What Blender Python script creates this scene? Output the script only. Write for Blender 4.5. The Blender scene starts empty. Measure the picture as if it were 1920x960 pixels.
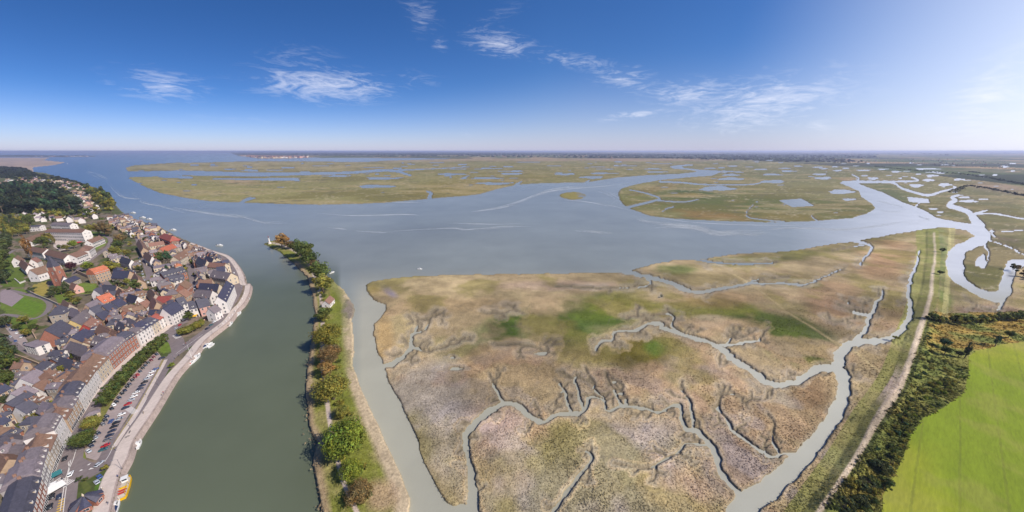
import bpy, bmesh, math, random
import numpy as np
from mathutils import Vector, Matrix
random.seed(7); rng = np.random.default_rng(7)
C = bpy.context.scene.collection
SC = bpy.context.scene
# ---------------------------------------------------------------- camera, sky, sun, exposure
H = 140.0; F = 600.0; TH = math.atan(197 / F); ST, CT = math.sin(TH), math.cos(TH)
cam_d = bpy.data.cameras.new('camera'); cam = bpy.data.objects.new('camera', cam_d); C.objects.link(cam)
cam_d.sensor_width = 36; cam_d.lens = F / 1920 * 36; cam_d.clip_start = 1; cam_d.clip_end = 200000
cam.location = (0, 0, H); cam.rotation_euler = (math.pi / 2 - TH, 0, 0); SC.camera = cam
SUN_AZ, SUN_EL = math.radians(112), math.radians(41)      # azimuth clockwise from +Y
sd = bpy.data.lights.new('sun', 'SUN'); sun = bpy.data.objects.new('sun', sd); C.objects.link(sun)
sd.energy = 4.6; sd.angle = math.radians(.5); sd.color = (1, .94, .85)
sv = Vector((math.sin(SUN_AZ) * math.cos(SUN_EL), math.cos(SUN_AZ) * math.cos(SUN_EL), math.sin(SUN_EL)))
sun.rotation_euler = sv.to_track_quat('Z', 'Y').to_euler(); sun.location = (300, -300, 400)
SC.view_settings.view_transform = 'Standard'; SC.view_settings.look = 'None'
SC.view_settings.exposure = 0.35; SC.view_settings.gamma = 1
SC.cycles.volume_bounces = 0; SC.cycles.max_bounces = 5; SC.cycles.transparent_max_bounces = 6
SC.cycles.use_denoising = True

def ray(x, y):
    u = (x - 960) / F; v = (y - 480) / F
    return u, CT - v * ST, ST + v * CT                     # right, forward, down
def G(x, y, z=0.):                                         # the point of the level z seen at (x, y)
    u, f, d = ray(x, y); s = (H - z) / d
    return u * s, f * s
def scl(x, y, z=0.):                                       # pixels of the photograph per metre there
    return F * ray(x, y)[2] / (H - z)

def build_world():
    w = bpy.data.worlds.new('World'); SC.world = w; w.use_nodes = True
    nt = w.node_tree; N = nt.nodes; Lk = nt.links.new; N.clear()
    out = N.new('ShaderNodeOutputWorld'); bg = N.new('ShaderNodeBackground'); Lk(bg.outputs[0], out.inputs[0])
    bg.inputs[1].default_value = .092
    sky = N.new('ShaderNodeTexSky'); sky.sky_type = 'NISHITA'; sky.sun_disc = False
    sky.sun_elevation = SUN_EL; sky.sun_rotation = SUN_AZ; sky.altitude = 100
    sky.air_density = 1.0; sky.dust_density = .6; sky.ozone_density = 3.2
    tc = N.new('ShaderNodeTexCoord'); sep = N.new('ShaderNodeSeparateXYZ'); Lk(tc.outputs['Generated'], sep.inputs[0])
    def M(op, a, b=None, c=None, clamp=False):
        n = N.new('ShaderNodeMath'); n.operation = op; n.use_clamp = clamp
        for i, q in enumerate((a, b, c)):
            if q is None: continue
            if isinstance(q, (int, float)): n.inputs[i].default_value = q
            else: Lk(q, n.inputs[i])
        return n.outputs[0]
    az = M('ARCTAN2', sep.outputs[0], sep.outputs[1]); el = M('ARCSINE', sep.outputs[2])
    comb = N.new('ShaderNodeCombineXYZ'); Lk(az, comb.inputs[0]); Lk(el, comb.inputs[1])
    def noise(sx, sy, scale, det, rough=.6, rot=0., dist=0.):
        mp = N.new('ShaderNodeMapping'); mp.inputs['Scale'].default_value = (sx, sy, 1); mp.inputs['Rotation'].default_value = (0, 0, rot)
        Lk(comb.outputs[0], mp.inputs[0])
        n = N.new('ShaderNodeTexNoise'); n.inputs['Scale'].default_value = scale; n.inputs['Detail'].default_value = det
        n.inputs['Roughness'].default_value = rough; n.inputs['Distortion'].default_value = dist
        Lk(mp.outputs[0], n.inputs['Vector']); return n.outputs[0]
    n1 = noise(1.0, 4.0, 9, 7, .62, .16, 2.2); n2 = noise(1.4, 6, 22, 5, .6, -.12, 1.6)
    n3 = noise(1, 3.2, 5, 5, .55, .1, .5)
    nn = M('ADD', M('MULTIPLY', n1, .76), M('MULTIPLY', n2, .24))
    tot = None
    # cirrus: centre and half size in the photograph, tilt, strength
    for (px, py, rx, ry, ti, s) in [(300, 158, 105, 22, .05, .75), (610, 160, 150, 28, .02, 1.0), (690, 165, 70, 16, 0, .5), (935, 82, 70, 22, -.15, .8), (790, 30, 38, 28, -.6, .5), (825, 82, 15, 16, .2, .5),
                                (1075, 112, 80, 15, -.2, .6), (1170, 148, 70, 24, -.25, .7), (1190, 214, 80, 9, .1, .8), (1290, 175, 100, 24, 0, .75), (1420, 195, 180, 44, .1, .85), (1535, 235, 40, 14, -.3, .45), (560, 118, 90, 26, .1, .35),
                                (780, 150, 60, 18, 0, .3), (1850, 190, 120, 60, -.3, .6), (1450, 175, 100, 22, .1, .6), (450, 225, 120, 8, 0, .18), (870, 252, 60, 7, 0, .25), (930, 30, 60, 12, .3, .22)]:
        a0 = math.atan2(ray(px, py)[0], ray(px, py)[1]); u, f, d = ray(px, py); e0 = math.atan2(-d, math.hypot(u, f))
        k = 1 / (F * (1 + u * u / 1.1)); rx *= k * 1.15; ry *= .0017 * 1.15
        dx = M('SUBTRACT', az, a0); dy = M('SUBTRACT', el, e0); c, sn = math.cos(ti), -math.sin(ti)
        xx = M('ADD', M('MULTIPLY', dx, c / rx), M('MULTIPLY', dy, -sn / rx)); yy = M('ADD', M('MULTIPLY', dx, sn / ry), M('MULTIPLY', dy, c / ry))
        r2 = M('ADD', M('MULTIPLY', xx, xx), M('MULTIPLY', yy, yy))
        m = M('MULTIPLY', M('SUBTRACT', 1, M('SQRT', r2), clamp=True), s)
        tot = m if tot is None else M('MAXIMUM', tot, m)
    cl = M('MULTIPLY', M('SUBTRACT', M('ADD', nn, M('MULTIPLY', tot, .20)), .54), 3.6, clamp=True)
    cl = M('ADD', M('MULTIPLY', cl, M('MULTIPLY', tot, 1.7, clamp=True)), M('MULTIPLY', M('MULTIPLY', tot, tot), M('MULTIPLY', n3, .26)), clamp=True)
    # glow of the sun put into the sky colour, whiter towards its side
    da = M('SUBTRACT', az, 1.75); de = M('SUBTRACT', el, .16)
    ang = M('SQRT', M('ADD', M('MULTIPLY', da, da), M('MULTIPLY', M('MULTIPLY', de, de), 1.7)))
    ve = M('SUBTRACT', 1, M('DIVIDE', ang, 1.22), clamp=True)
    ve = M('MULTIPLY', M('POWER', ve, 1.6), 2.3, clamp=True)
    lowe = M('POWER', M('SUBTRACT', 1, M('MULTIPLY', M('ABSOLUTE', el), M('ADD', 4.0, M('MULTIPLY', M('SUBTRACT', .2, az, clamp=True), 4))), clamp=True), 2.0)
    zs = M('ADD', 1.18, M('MULTIPLY', M('SUBTRACT', .1, az, clamp=True), 1.0)); cz = N.new('ShaderNodeCombineXYZ'); Lk(sep.outputs[0], cz.inputs[0]); Lk(sep.outputs[1], cz.inputs[1]); Lk(M('MULTIPLY', M('MAXIMUM', sep.outputs[2], .004), zs), cz.inputs[2])
    nv = N.new('ShaderNodeVectorMath'); nv.operation = 'NORMALIZE'; Lk(cz.outputs[0], nv.inputs[0]); Lk(nv.outputs[0], sky.inputs[0])
    hs = N.new('ShaderNodeHueSaturation'); hs.inputs['Saturation'].default_value = 1.15; hs.inputs['Value'].default_value = 1; tn = N.new('ShaderNodeVectorMath'); tn.operation = 'MULTIPLY'; tn.inputs[1].default_value = (.74, .82, 1.06); Lk(sky.outputs[0], tn.inputs[0]); Lk(tn.outputs[0], hs.inputs['Color'])
    def mix(fac, a, col):
        n = N.new('ShaderNodeMix'); n.data_type = 'RGBA'
        Lk(fac, n.inputs[0]); Lk(a, n.inputs[6]); n.inputs[7].default_value = (*col, 1); return n.outputs[2]
    c0 = mix(M('MULTIPLY', lowe, .62), hs.outputs[0], (5.9, 5.8, 7.9))
    c1 = mix(ve, c0, (11.0, 11.2, 11.9))
    c2 = mix(M('MULTIPLY', cl, .54), c1, (8.8, 8.9, 9.8))
    Lk(c2, bg.inputs[0])
build_world()

# ---------------------------------------------------------------- helpers
K = .80
def s2l(c): return tuple(((q / 255) / 12.92 if q / 255 < .04045 else ((q / 255 + .055) / 1.055) ** 2.4) for q in c)
def alb(c, k=None):
    l = s2l(c); return tuple(min(.85, q * (k or K)) for q in l)
MATS = {}
def nodes(m): m.use_nodes = True; return m.node_tree, m.node_tree.nodes['Principled BSDF']
def mat(name, rgb=None, rough=.8, spec=.3, var=.25, scale=1.5, detail=6, bump=.0, metal=0, attr=None, rnd=0., stretch=(1, 1, 1), lin=None, scale2=None, var2=.0, trans=0., rot=None):
    if name in MATS: return MATS[name]
    m = bpy.data.materials.new(name); nt, p = nodes(m); N = nt.nodes; L = nt.links.new
    p.inputs['Roughness'].default_value = rough; p.inputs['Specular IOR Level'].default_value = spec; p.inputs['Metallic'].default_value = metal
    if attr:
        a = N.new('ShaderNodeAttribute'); a.attribute_name = attr; col = a.outputs['Color']
    else:
        a = N.new('ShaderNodeRGB'); a.outputs[0].default_value = (*(lin or alb(rgb)), 1); col = a.outputs[0]
    tc = N.new('ShaderNodeTexCoord'); mp = N.new('ShaderNodeMapping'); mp.inputs['Scale'].default_value = stretch; L(tc.outputs['Object'], mp.inputs[0])
    if rot is not None: mp.vector_type = 'TEXTURE'; mp.inputs['Rotation'].default_value = (0, 0, rot)
    def nz(sc, d):
        n = N.new('ShaderNodeTexNoise'); n.inputs['Scale'].default_value = sc; n.inputs['Detail'].default_value = d; n.inputs['Roughness'].default_value = .62
        L(mp.outputs[0], n.inputs['Vector']); return n.outputs[0]
    def scaleby(col, fac, amt):
        mr = N.new('ShaderNodeMapRange'); mr.inputs[1].default_value = .3; mr.inputs[2].default_value = .7; mr.inputs[3].default_value = 1 - amt; mr.inputs[4].default_value = 1 + amt
        L(fac, mr.inputs[0]); v = N.new('ShaderNodeVectorMath'); v.operation = 'SCALE'; L(col, v.inputs[0]); L(mr.outputs[0], v.inputs['Scale']); return v.outputs[0]
    n1 = nz(scale, detail)
    if var: col = scaleby(col, n1, var)
    if var2: col = scaleby(col, nz(scale2, 5), var2)
    if rnd:
        oi = N.new('ShaderNodeObjectInfo'); h = N.new('ShaderNodeHueSaturation')
        mr = N.new('ShaderNodeMapRange'); mr.inputs[3].default_value = 1 - rnd; mr.inputs[4].default_value = 1 + rnd; L(oi.outputs['Random'], mr.inputs[0]); L(mr.outputs[0], h.inputs['Value'])
        m2 = N.new('ShaderNodeMapRange'); m2.inputs[3].default_value = .5 - rnd * .08; m2.inputs[4].default_value = .5 + rnd * .06
        mu = N.new('ShaderNodeMath'); mu.operation = 'FRACT'; mm = N.new('ShaderNodeMath'); mm.operation = 'MULTIPLY'; mm.inputs[1].default_value = 7.31; L(oi.outputs['Random'], mm.inputs[0]); L(mm.outputs[0], mu.inputs[0])
        L(mu.outputs[0], m2.inputs[0]); L(m2.outputs[0], h.inputs['Hue']); L(col, h.inputs['Color']); col = h.outputs[0]
    L(col, p.inputs['Base Color'])
    if trans:
        p.inputs['Subsurface Weight'].default_value = 0
        t = N.new('ShaderNodeBsdfTranslucent'); ms = N.new('ShaderNodeMixShader'); ms.inputs[0].default_value = trans
        L(col, t.inputs[0]); L(p.outputs[0], ms.inputs[1]); L(t.outputs[0], ms.inputs[2]); L(ms.outputs[0], N['Material Output'].inputs[0])
    if bump:
        b = N.new('ShaderNodeBump'); b.inputs['Strength'].default_value = min(1, bump); b.inputs['Distance'].default_value = bump; L(n1, b.inputs['Height']); L(b.outputs[0], p.inputs['Normal'])
    MATS[name] = m; return m

def np_mesh(name, V, Fq, col=None, smooth=False):
    me = bpy.data.meshes.new(name); V = np.asarray(V, np.float32); Fq = np.asarray(Fq, np.int32); k = Fq.shape[1]
    me.vertices.add(len(V)); me.vertices.foreach_set('co', V.ravel())
    me.loops.add(Fq.size); me.loops.foreach_set('vertex_index', Fq.ravel())
    me.polygons.add(len(Fq)); me.polygons.foreach_set('loop_start', np.arange(len(Fq), dtype=np.int32) * k)
    me.update(calc_edges=True)
    me.polygons.foreach_set('use_smooth', np.full(len(Fq), smooth, bool))
    if col is not None:
        a = me.color_attributes.new('Col', 'FLOAT_COLOR', 'POINT'); c = np.ones((len(V), 4), np.float32); c[:, :3] = col; a.data.foreach_set('color', c.ravel())
    return me
def obj(name, me, m=None, parent=None, loc=None, rz=0., kind=None, link=True):
    o = bpy.data.objects.new(name, me); C.objects.link(o)
    if m is not None and me is not None:
        ml = m if isinstance(m, (list, tuple)) else [m]
        if len(me.materials) == 0:
            for q in ml: me.materials.append(q)
        else:
            for i, q in enumerate(ml):
                if me.materials[i] != q: o.material_slots[i].link = 'OBJECT'; o.material_slots[i].material = q
    if parent: o.parent = parent
    if loc is not None: o.location = loc
    if rz: o.rotation_euler = (0, 0, rz)
    if kind: o['kind'] = kind
    return o
def tag(o, label, cat, group=None):
    o['label'] = label; o['category'] = cat
    if group: o['group'] = group
    return o
def thing(name, label, cat, loc, rz=0., group=None):
    o = bpy.data.objects.new(name, None); C.objects.link(o); o.location = loc; o.rotation_euler = (0, 0, rz); o.empty_display_size = .5
    return tag(o, label, cat, group)
class MB:                                                  # collects pieces of ONE mesh
    def __init__(s): s.v = []; s.f = []; s.mi = []
    def add(s, v, f, mi=0):
        n = len(s.v); s.v += [tuple(q) for q in v]; s.f += [tuple(i + n for i in q) for q in f]; s.mi += [mi] * len(f)
    def box(s, x0, x1, y0, y1, z0, z1, mi=0):
        s.add([(x0, y0, z0), (x1, y0, z0), (x1, y1, z0), (x0, y1, z0), (x0, y0, z1), (x1, y0, z1), (x1, y1, z1), (x0, y1, z1)],
              [(0, 3, 2, 1), (4, 5, 6, 7), (0, 1, 5, 4), (1, 2, 6, 5), (2, 3, 7, 6), (3, 0, 4, 7)], mi)
    def tube(s, a, b, r0, r1, n=6, mi=0):
        a, b = Vector(a), Vector(b); d = (b - a).normalized(); u = d.orthogonal().normalized(); w = d.cross(u); v = []
        for p, r in ((a, r0), (b, r1)):
            for i in range(n): t = i / n * 6.2832; v.append(p + u * r * math.cos(t) + w * r * math.sin(t))
        s.add(v, [(i, (i + 1) % n, n + (i + 1) % n, n + i) for i in range(n)] + [tuple(range(n - 1, -1, -1)), tuple(range(n, 2 * n))], mi)
    def loft(s, rings, mi=0, cap=True):
        n = len(rings[0]); v = [p for r in rings for p in r]; f = []
        for k in range(len(rings) - 1):
            for i in range(n): f.append((k * n + i, k * n + (i + 1) % n, (k + 1) * n + (i + 1) % n, (k + 1) * n + i))
        if cap: f += [tuple(range(n - 1, -1, -1)), tuple(range((len(rings) - 1) * n, len(rings) * n))]
        s.add(v, f, mi)
    def mesh(s, name, smooth=False):
        me = bpy.data.meshes.new(name); me.from_pydata(s.v, [], s.f); me.update()
        if any(s.mi): me.polygons.foreach_set('material_index', s.mi)
        if smooth: me.polygons.foreach_set('use_smooth', [True] * len(s.f))
        bm = bmesh.new(); bm.from_mesh(me); bmesh.ops.recalc_face_normals(bm, faces=bm.faces); bm.to_mesh(me); bm.free()
        return me
def ORD(n):
    w = 'first second third fourth fifth sixth seventh eighth ninth tenth eleventh twelfth thirteenth fourteenth fifteenth sixteenth seventeenth eighteenth nineteenth twentieth'.split()
    if n <= 20: return w[n - 1]
    t = ['twenty', 'thirty', 'forty', 'fifty', 'sixty'][n // 10 - 2]
    return t + '-' + w[n % 10 - 1] if n % 10 else ['twentieth', 'thirtieth', 'fortieth', 'fiftieth', 'sixtieth'][n // 10 - 2]

# ---------------------------------------------------------------- outlines, as seen in the photograph (all lie on the ground)
NORTH = [(242, 335), (270, 350), (300, 362), (340, 370), (375, 375), (400, 378), (460, 380), (525, 382.5), (600, 384), (660, 382.5), (725, 380), (780, 375), (825, 371), (875, 367), (900, 364), (935, 354), (970, 346.5), (1010, 344), (1050, 343),
         (1100, 342), (1157, 333), (1210, 329), (1275, 326), (1298, 323.5), (1309, 321), (1295, 318.5), (1262, 316), (1256, 312.5), (1270, 309.5), (1298, 308.5), (1299, 310), (1276, 312), (1282, 315), (1310, 318), (1340, 319.5), (1354, 321), (1345, 325), (1335, 329), (1295, 332), (1237, 337.5), (1195, 345),
         (1165, 353), (1159, 360), (1160, 372), (1166, 382), (1185, 393), (1220, 405), (1260, 409.5), (1295, 412), (1370, 415), (1445, 417), (1520, 415), (1560, 412), (1598, 409), (1629, 399), (1642, 390), (1635, 381), (1616, 369), (1611, 358), (1590, 349), (1576, 343),
         (1580, 339.5), (1600, 339.5), (1609, 344), (1626, 351), (1657, 362), (1691, 379), (1716, 388), (1738, 397), (1753, 407), (1772, 412.5), (1819, 419.5), (1836, 418), (1840, 422), (1849, 430), (1857, 437), (1857, 447), (1847, 457), (1833, 463), (1810, 473), (1805, 490), (1808, 500), (1805, 510), (1813, 527),
         (1830, 540), (1853, 548), (1868, 547), (1880, 523), (1884, 500), (1891, 488), (1920, 487), (2400, 478), (2400, 270), (880, 270), (880, 297), (800, 299), (725, 301), (675, 304), (575, 302), (480, 302), (400, 304), (325, 305), (250, 310), (235, 315), (242, 325)]
SOUTH = [(685, 536), (695, 529), (720, 523), (780, 517), (850, 515), (915, 514), (1065, 512), (1115, 511), (1175, 510.5), (1190, 505), (1220, 495), (1270, 487), (1310, 486), (1380, 476), (1455, 472), (1505, 467), (1560, 457), (1603, 452), (1680, 438), (1733, 430), (1780, 426), (1813, 432), (1829, 442), (1813, 452), (1793, 460),
         (1777, 473), (1773, 497), (1777, 513), (1790, 530), (1817, 547), (1847, 560), (1867, 567.5), (1885, 564), (1896, 545), (1900, 520), (1905, 505), (1920, 498), (2400, 492), (2400, 1300), (940, 1300), (902, 1010), (893, 965), (882, 950), (866, 945), (852, 951), (838, 943), (812, 900), (790, 850), (775, 805), (747, 752), (730, 720), (724, 698), (717, 684), (707, 660), (700, 625), (700, 610), (712, 596),
         (720, 587), (720, 572), (700, 562), (688, 547)]
COAST = [(330, 283.6), (430, 285.6), (447, 292), (487, 297), (540, 297), (580, 295.5), (675, 296), (775, 296.5), (890, 298), (890, 270), (330, 270)]
SPIT = [(-300, 296), (0, 294), (75, 294), (180, 293.6), (180, 292.6), (60, 291.6), (-300, 290)]
SAND = [(-400, 296), (0, 295), (95, 295.5), (82, 300), (125, 304.5), (100, 310), (62, 314), (64, 324), (-10, 330), (-400, 330)]
DYKE = [(494, 457), (510, 465), (525, 472), (540, 484), (555, 497), (577, 522), (585, 555), (589, 592), (585, 625), (578, 670), (576, 688), (574, 738), (577, 797), (594, 829), (587, 863), (595, 910), (604, 960), (625, 1040), (640, 1300), (900, 1300), (795, 1040), (768, 960), (770, 935), (745, 872), (714, 807), (682, 738), (661, 679),
        (664, 655), (659, 600), (664, 590), (663, 570), (645, 543), (620, 524), (600, 500), (590, 484), (570, 468), (550, 456), (525, 451), (507, 451)]
QE = [(222, 392), (240, 406), (280, 419), (302, 427), (325, 440), (360, 455), (400, 470), (430, 480), (447, 497), (457, 515), (461, 531), (470, 533), (467, 551), (457, 569), (448, 578), (432, 600), (415, 614), (385, 638), (362, 668), (335, 697), (318, 722), (295, 760), (277, 787), (260, 812), (250, 828), (240, 858), (226, 885), (215, 925), (207, 960), (196, 1010), (180, 1080), (150, 1300)]
TOWN = [(64, 322), (84, 324), (105, 332), (122, 336), (146, 340), (166, 348), (190, 362), (212, 380)] + QE + [(-500, 1300), (-500, 330), (-10, 328)]
FIELD = [(1827, 660), (1853, 655), (1877, 647), (1920, 643), (2400, 630), (2400, 1300), (1560, 1300), (1652, 960), (1653, 933), (1673, 893), (1693, 857), (1707, 813), (1727, 787), (1767, 767), (1807, 737), (1815, 700), (1815, 673)]
SCRUB = [(1745, 590), (1920, 585), (2400, 575), (2400, 1300), (1420, 1300), (1530, 975), (1600, 880), (1640, 800), (1690, 720), (1720, 645)]
CREEKS = [
 [(893, 1010, 26), (886, 945, 17), (884, 915, 13), (879, 870, 11), (872, 832, 10), (873, 815, 10), (890, 797, 11), (915, 772, 10), (945, 757, 8), (972, 765, 8), (997, 785, 8), (1022, 790, 7), (1050, 777, 6), (1085, 777, 6), (1097, 767, 5), (1102, 745, 3)],
 [(712, 688, 11), (730, 685, 8), (747, 677, 7), (760, 668, 6), (771, 655, 6), (770, 640, 5), (776, 627, 4), (786, 622, 3), (796, 616, 3), (804, 605, 2.5), (809, 596, 2.5), (822, 590, 2.5), (833, 584, 2)],
 [(772, 652, 4), (785, 657, 3), (797, 660, 2.5), (820, 655, 2.2), (850, 647, 2.2), (867, 638, 2.2), (870, 628, 1.5)], [(779, 622, 3), (783, 608, 2.2), (783, 598, 1.4)],
 [(900, 585, 1.3), (937, 589, 1.6), (960, 583, 1.3), (983, 590, 1.3)], [(925, 648, 1.8), (970, 645, 2), (1000, 652, 2.2), (1020, 660, 2.5), (1040, 666, 2)],
 [(1170, 508, 7), (1200, 516, 6), (1230, 523, 6), (1255, 530, 6.5), (1275, 540, 7), (1290, 546, 6), (1310, 548, 5), (1340, 543, 4.5), (1375, 537, 4), (1410, 531, 3.5), (1440, 532, 3), (1480, 532, 3), (1505, 534, 3), (1530, 526, 2.5), (1560, 512, 2), (1585, 504, 1.5)],
 [(1208, 519, 3), (1219, 529, 3), (1212, 537, 2.5), (1180, 540, 1.8), (1120, 541, 1.6), (1040, 537, 1.3)], [(1306, 487, 3), (1340, 492, 2.5), (1380, 495, 2.5), (1440, 494, 2), (1458, 492, 1.5)], [(1410, 531, 2), (1415, 525, 1.8), (1450, 522, 1.5), (1480, 520, 1)],
 [(1370, 1000, 52), (1398, 952, 46), (1447, 912, 38), (1497, 865, 31), (1535, 822, 27), (1562, 780, 25), (1580, 745, 23), (1585, 722, 21), (1578, 700, 21), (1571, 683, 19), (1579, 662, 17), (1597, 647, 14), (1625, 641, 10), (1655, 637, 9), (1680, 628, 9), (1695, 612, 9), (1705, 590, 8), (1706, 575, 7), (1702, 555, 6), (1704, 535, 5), (1708, 518, 4.5), (1717, 500, 4), (1720, 485, 3), (1723, 468, 2)],
 [(1573, 692, 14), (1555, 690, 13), (1533, 691, 12), (1513, 703, 11), (1490, 717, 11), (1463, 721, 11), (1440, 717, 10), (1420, 705, 10), (1400, 690, 9), (1373, 673, 9), (1353, 656, 8), (1330, 642, 7), (1305, 637, 6), (1280, 627, 6), (1255, 620, 6), (1242, 616, 6), (1240, 607, 5), (1230, 605, 5), (1215, 607, 5), (1192, 620, 4.5), (1172, 619, 4), (1150, 624, 4), (1147, 635, 4), (1125, 645, 3.5), (1117, 658, 3)],
 [(1265, 622, 4), (1259, 610, 3.5), (1262, 600, 3), (1255, 590, 3), (1230, 590, 2.5), (1205, 595, 2.3), (1180, 594, 2), (1165, 592, 1.5)], [(1352, 648, 4), (1380, 647, 3.5), (1400, 643, 3.5), (1420, 638, 3), (1428, 622, 2.5), (1440, 614, 2)], [(1420, 638, 2.5), (1438, 645, 1.8)], [(1366, 644, 3), (1374, 630, 2.5), (1370, 620, 2)], [(1385, 634, 1.5), (1400, 628, 1.5), (1415, 620, 1.5)],
 [(1490, 853, 6), (1470, 852, 4.5), (1447, 857, 4.5), (1427, 847, 4.5), (1400, 827, 4), (1373, 807, 4), (1353, 780, 3), (1347, 760, 2.5), (1352, 740, 2)], [(1462, 850, 3.5), (1450, 830, 3), (1452, 797, 2.5), (1440, 777, 2)], [(1400, 750, 2), (1380, 742, 1.6), (1360, 728, 1.3), (1352, 722, 1)],
 [(1405, 945, 14), (1370, 913, 9), (1347, 880, 9), (1340, 853, 8), (1323, 830, 8), (1310, 810, 7), (1287, 803, 6), (1280, 783, 6), (1277, 763, 5), (1260, 760, 4.5), (1237, 773, 4.5), (1213, 767, 4), (1177, 762, 4), (1140, 770, 3.5), (1130, 752, 3.2), (1110, 743, 3.2), (1100, 750, 3)],
 [(1325, 838, 4), (1290, 832, 3), (1280, 840, 3), (1260, 857, 3), (1237, 867, 3), (1213, 880, 2.5), (1180, 875, 2), (1147, 870, 2)], [(1300, 806, 4), (1298, 775, 3.5), (1290, 750, 3), (1275, 730, 2.6), (1277, 715, 2)], [(1165, 759, 3.2), (1155, 740, 3), (1140, 715, 2.5), (1136, 700, 2)], [(1175, 760, 3), (1168, 744, 2.4), (1152, 724, 2), (1146, 712, 1.5)], [(1130, 746, 3), (1112, 727, 2.6), (1101, 706, 2.3), (1098, 690, 1.8)],
 [(1090, 770, 4), (1086, 742, 3.6), (1076, 717, 3), (1079, 702, 2.4)], [(1072, 776, 3.6), (1063, 752, 3.2), (1056, 732, 3), (1040, 716, 2.4)], [(1030, 985, 8), (1043, 955, 7), (1075, 910, 6), (1095, 885, 5), (1112, 863, 4.5), (1104, 850, 3), (1085, 846, 2)], [(946, 757, 5), (932, 738, 4), (925, 720, 3), (916, 700, 2)],
 [(1600, 451, 3.5), (1627, 458, 3.2), (1635, 465, 3), (1624, 480, 2.5), (1612, 497, 2)], [(1627, 458, 2), (1590, 464, 1.6), (1560, 470, 1.2)], [(1598, 645, 10), (1610, 636, 8), (1623, 618, 7), (1625, 602, 6), (1637, 583, 5), (1641, 570, 4), (1653, 557, 3.2), (1655, 543, 2.2)], [(1630, 591, 3.5), (1607, 588, 3), (1587, 580, 2), (1570, 572, 1.4)], [(1607, 590, 2.4), (1582, 603, 2), (1560, 601, 1.6), (1540, 594, 1.2)],
 [(1600, 575, 1.3), (1575, 560, 1)], [(1640, 566, 1.5), (1622, 560, 1.2)],
 [(1836, 424, 18), (1824, 408, 11), (1816, 398, 8), (1798, 391, 7), (1780, 386, 7), (1783, 380, 6), (1792, 376, 5), (1784, 370, 4), (1797, 366, 3)], [(1826, 402, 5), (1841, 397, 3), (1852, 394, 1.5)], [(1830, 401, 3), (1867, 401, 2.4), (1916, 410, 2.4), (1990, 418, 2.4)], [(1857, 433, 3), (1873, 435, 2), (1920, 431, 2), (1990, 425, 2)], [(1860, 440, 2.2), (1873, 447, 1.6), (1907, 453, 1)], [(1852, 450, 2.5), (1890, 463, 2), (1920, 477, 1.8), (1960, 488, 1.6)],
 [(1845, 458, 3.5), (1853, 473, 2.8), (1853, 487, 2.4), (1844, 497, 2.4)], [(1880, 566, 5), (1872, 578, 3), (1858, 583, 2), (1833, 577, 1.6), (1807, 557, 1)],
 [(1600, 341.5, 4), (1669, 342, 3), (1691, 353, 3), (1719, 362, 3.4), (1742, 366, 3.6), (1766, 359, 3), (1791, 352.5, 2.6), (1787, 349.5, 2)], [(1595, 341, 3.5), (1660, 340.5, 3), (1720, 339, 2.4), (1708, 332, 2)], [(1607, 340, 2.4), (1610, 334, 2), (1597, 327, 1)], [(1237, 340.5, 3), (1280, 342.5, 2.6), (1320, 346, 2.4), (1392, 346.5, 2), (1422, 344, 1.8), (1428, 341, 1.6)], [(1355, 321, 2.4), (1395, 323, 1.2)],
 [(1178, 389, 4), (1200, 383, 3.4), (1225, 377, 3.2), (1237, 372, 2.6), (1210, 362, 2), (1180, 356, 1.4)], [(1230, 376, 2), (1280, 378.5, 2), (1310, 374, 1.2)], [(1262, 388, 2.4), (1250, 391, 2), (1242, 397, 1.6)], [(1470, 415.5, 2), (1440, 413, 2), (1405, 408, 1.8), (1400, 398, 1.6), (1412, 384, 1)], [(1532, 414, 2), (1520, 404, 1.4)],
 [(150, 327, 14), (240, 327, 9), (330, 324.5, 8), (400, 325.5, 7), (480, 327, 6), (560, 326, 4.5), (650, 324, 4), (730, 319.5, 4), (770, 329, 2.6)], [(730, 320, 3), (800, 317, 1.4), (880, 313, 1)], [(805, 371, 6), (808, 362, 4), (800, 359, 2)], [(968, 347, 5), (978, 340, 2)], [(865, 335, 2), (880, 329, 1.4)], [(1098, 342, 3), (1106, 338, 1.6)], [(1716, 388, 2.4), (1724, 380, 1.6)], [(450, 380, 3), (466, 373, 5), (480, 371, 1)], [(300, 330, 5), (360, 333, 3)], [(400, 335, 2), (470, 336, 3), (540, 336, 4), (560, 337, 2)],
]
def gullies():
    r = random.Random(12); o = []
    for c in CREEKS:
        S = smooth_line(c, 4)
        if S[:, 1].mean() < 470 and S[:, 0].mean() < 1560: continue
        i = 2
        while i < len(S) - 2:
            y = S[i, 1]; k = max(.16, min(1, (y - 380) / 330)); t = S[i + 1, :2] - S[i - 1, :2]; t = t / (np.hypot(*t) + 1e-6); n = np.array((-t[1], t[0])) * r.choice((-1, 1))
            d = n + t * r.uniform(-.5, .5); L_ = r.uniform(8, 52) * k; w = r.uniform(1.5, 2.6) * (.35 + .65 * k); p = S[i, :2].copy(); P = [(p[0], p[1], w * 1.2)]
            a = math.atan2(d[1], d[0])
            for j in range(6): a += r.gauss(0, .6); p = p + np.array((math.cos(a), math.sin(a) * .75)) * L_ / 6; P.append((p[0], p[1], w * (1 - .12 * j)))
            o.append(P)
            if L_ > 14:
                for q in (P[2], P[4]):
                    b = a + r.choice((-1, 1)) * r.uniform(.7, 1.5); o.append([(q[0] + math.cos(b) * t_ * L_ * .35 + r.gauss(0, .6), q[1] + math.sin(b) * t_ * L_ * .27, w * .8 * (1 - .4 * t_)) for t_ in (0, .35, .7, 1)])
            i += max(1, int(r.uniform(1.5, 6)))
    return o
GULLIES = None
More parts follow.
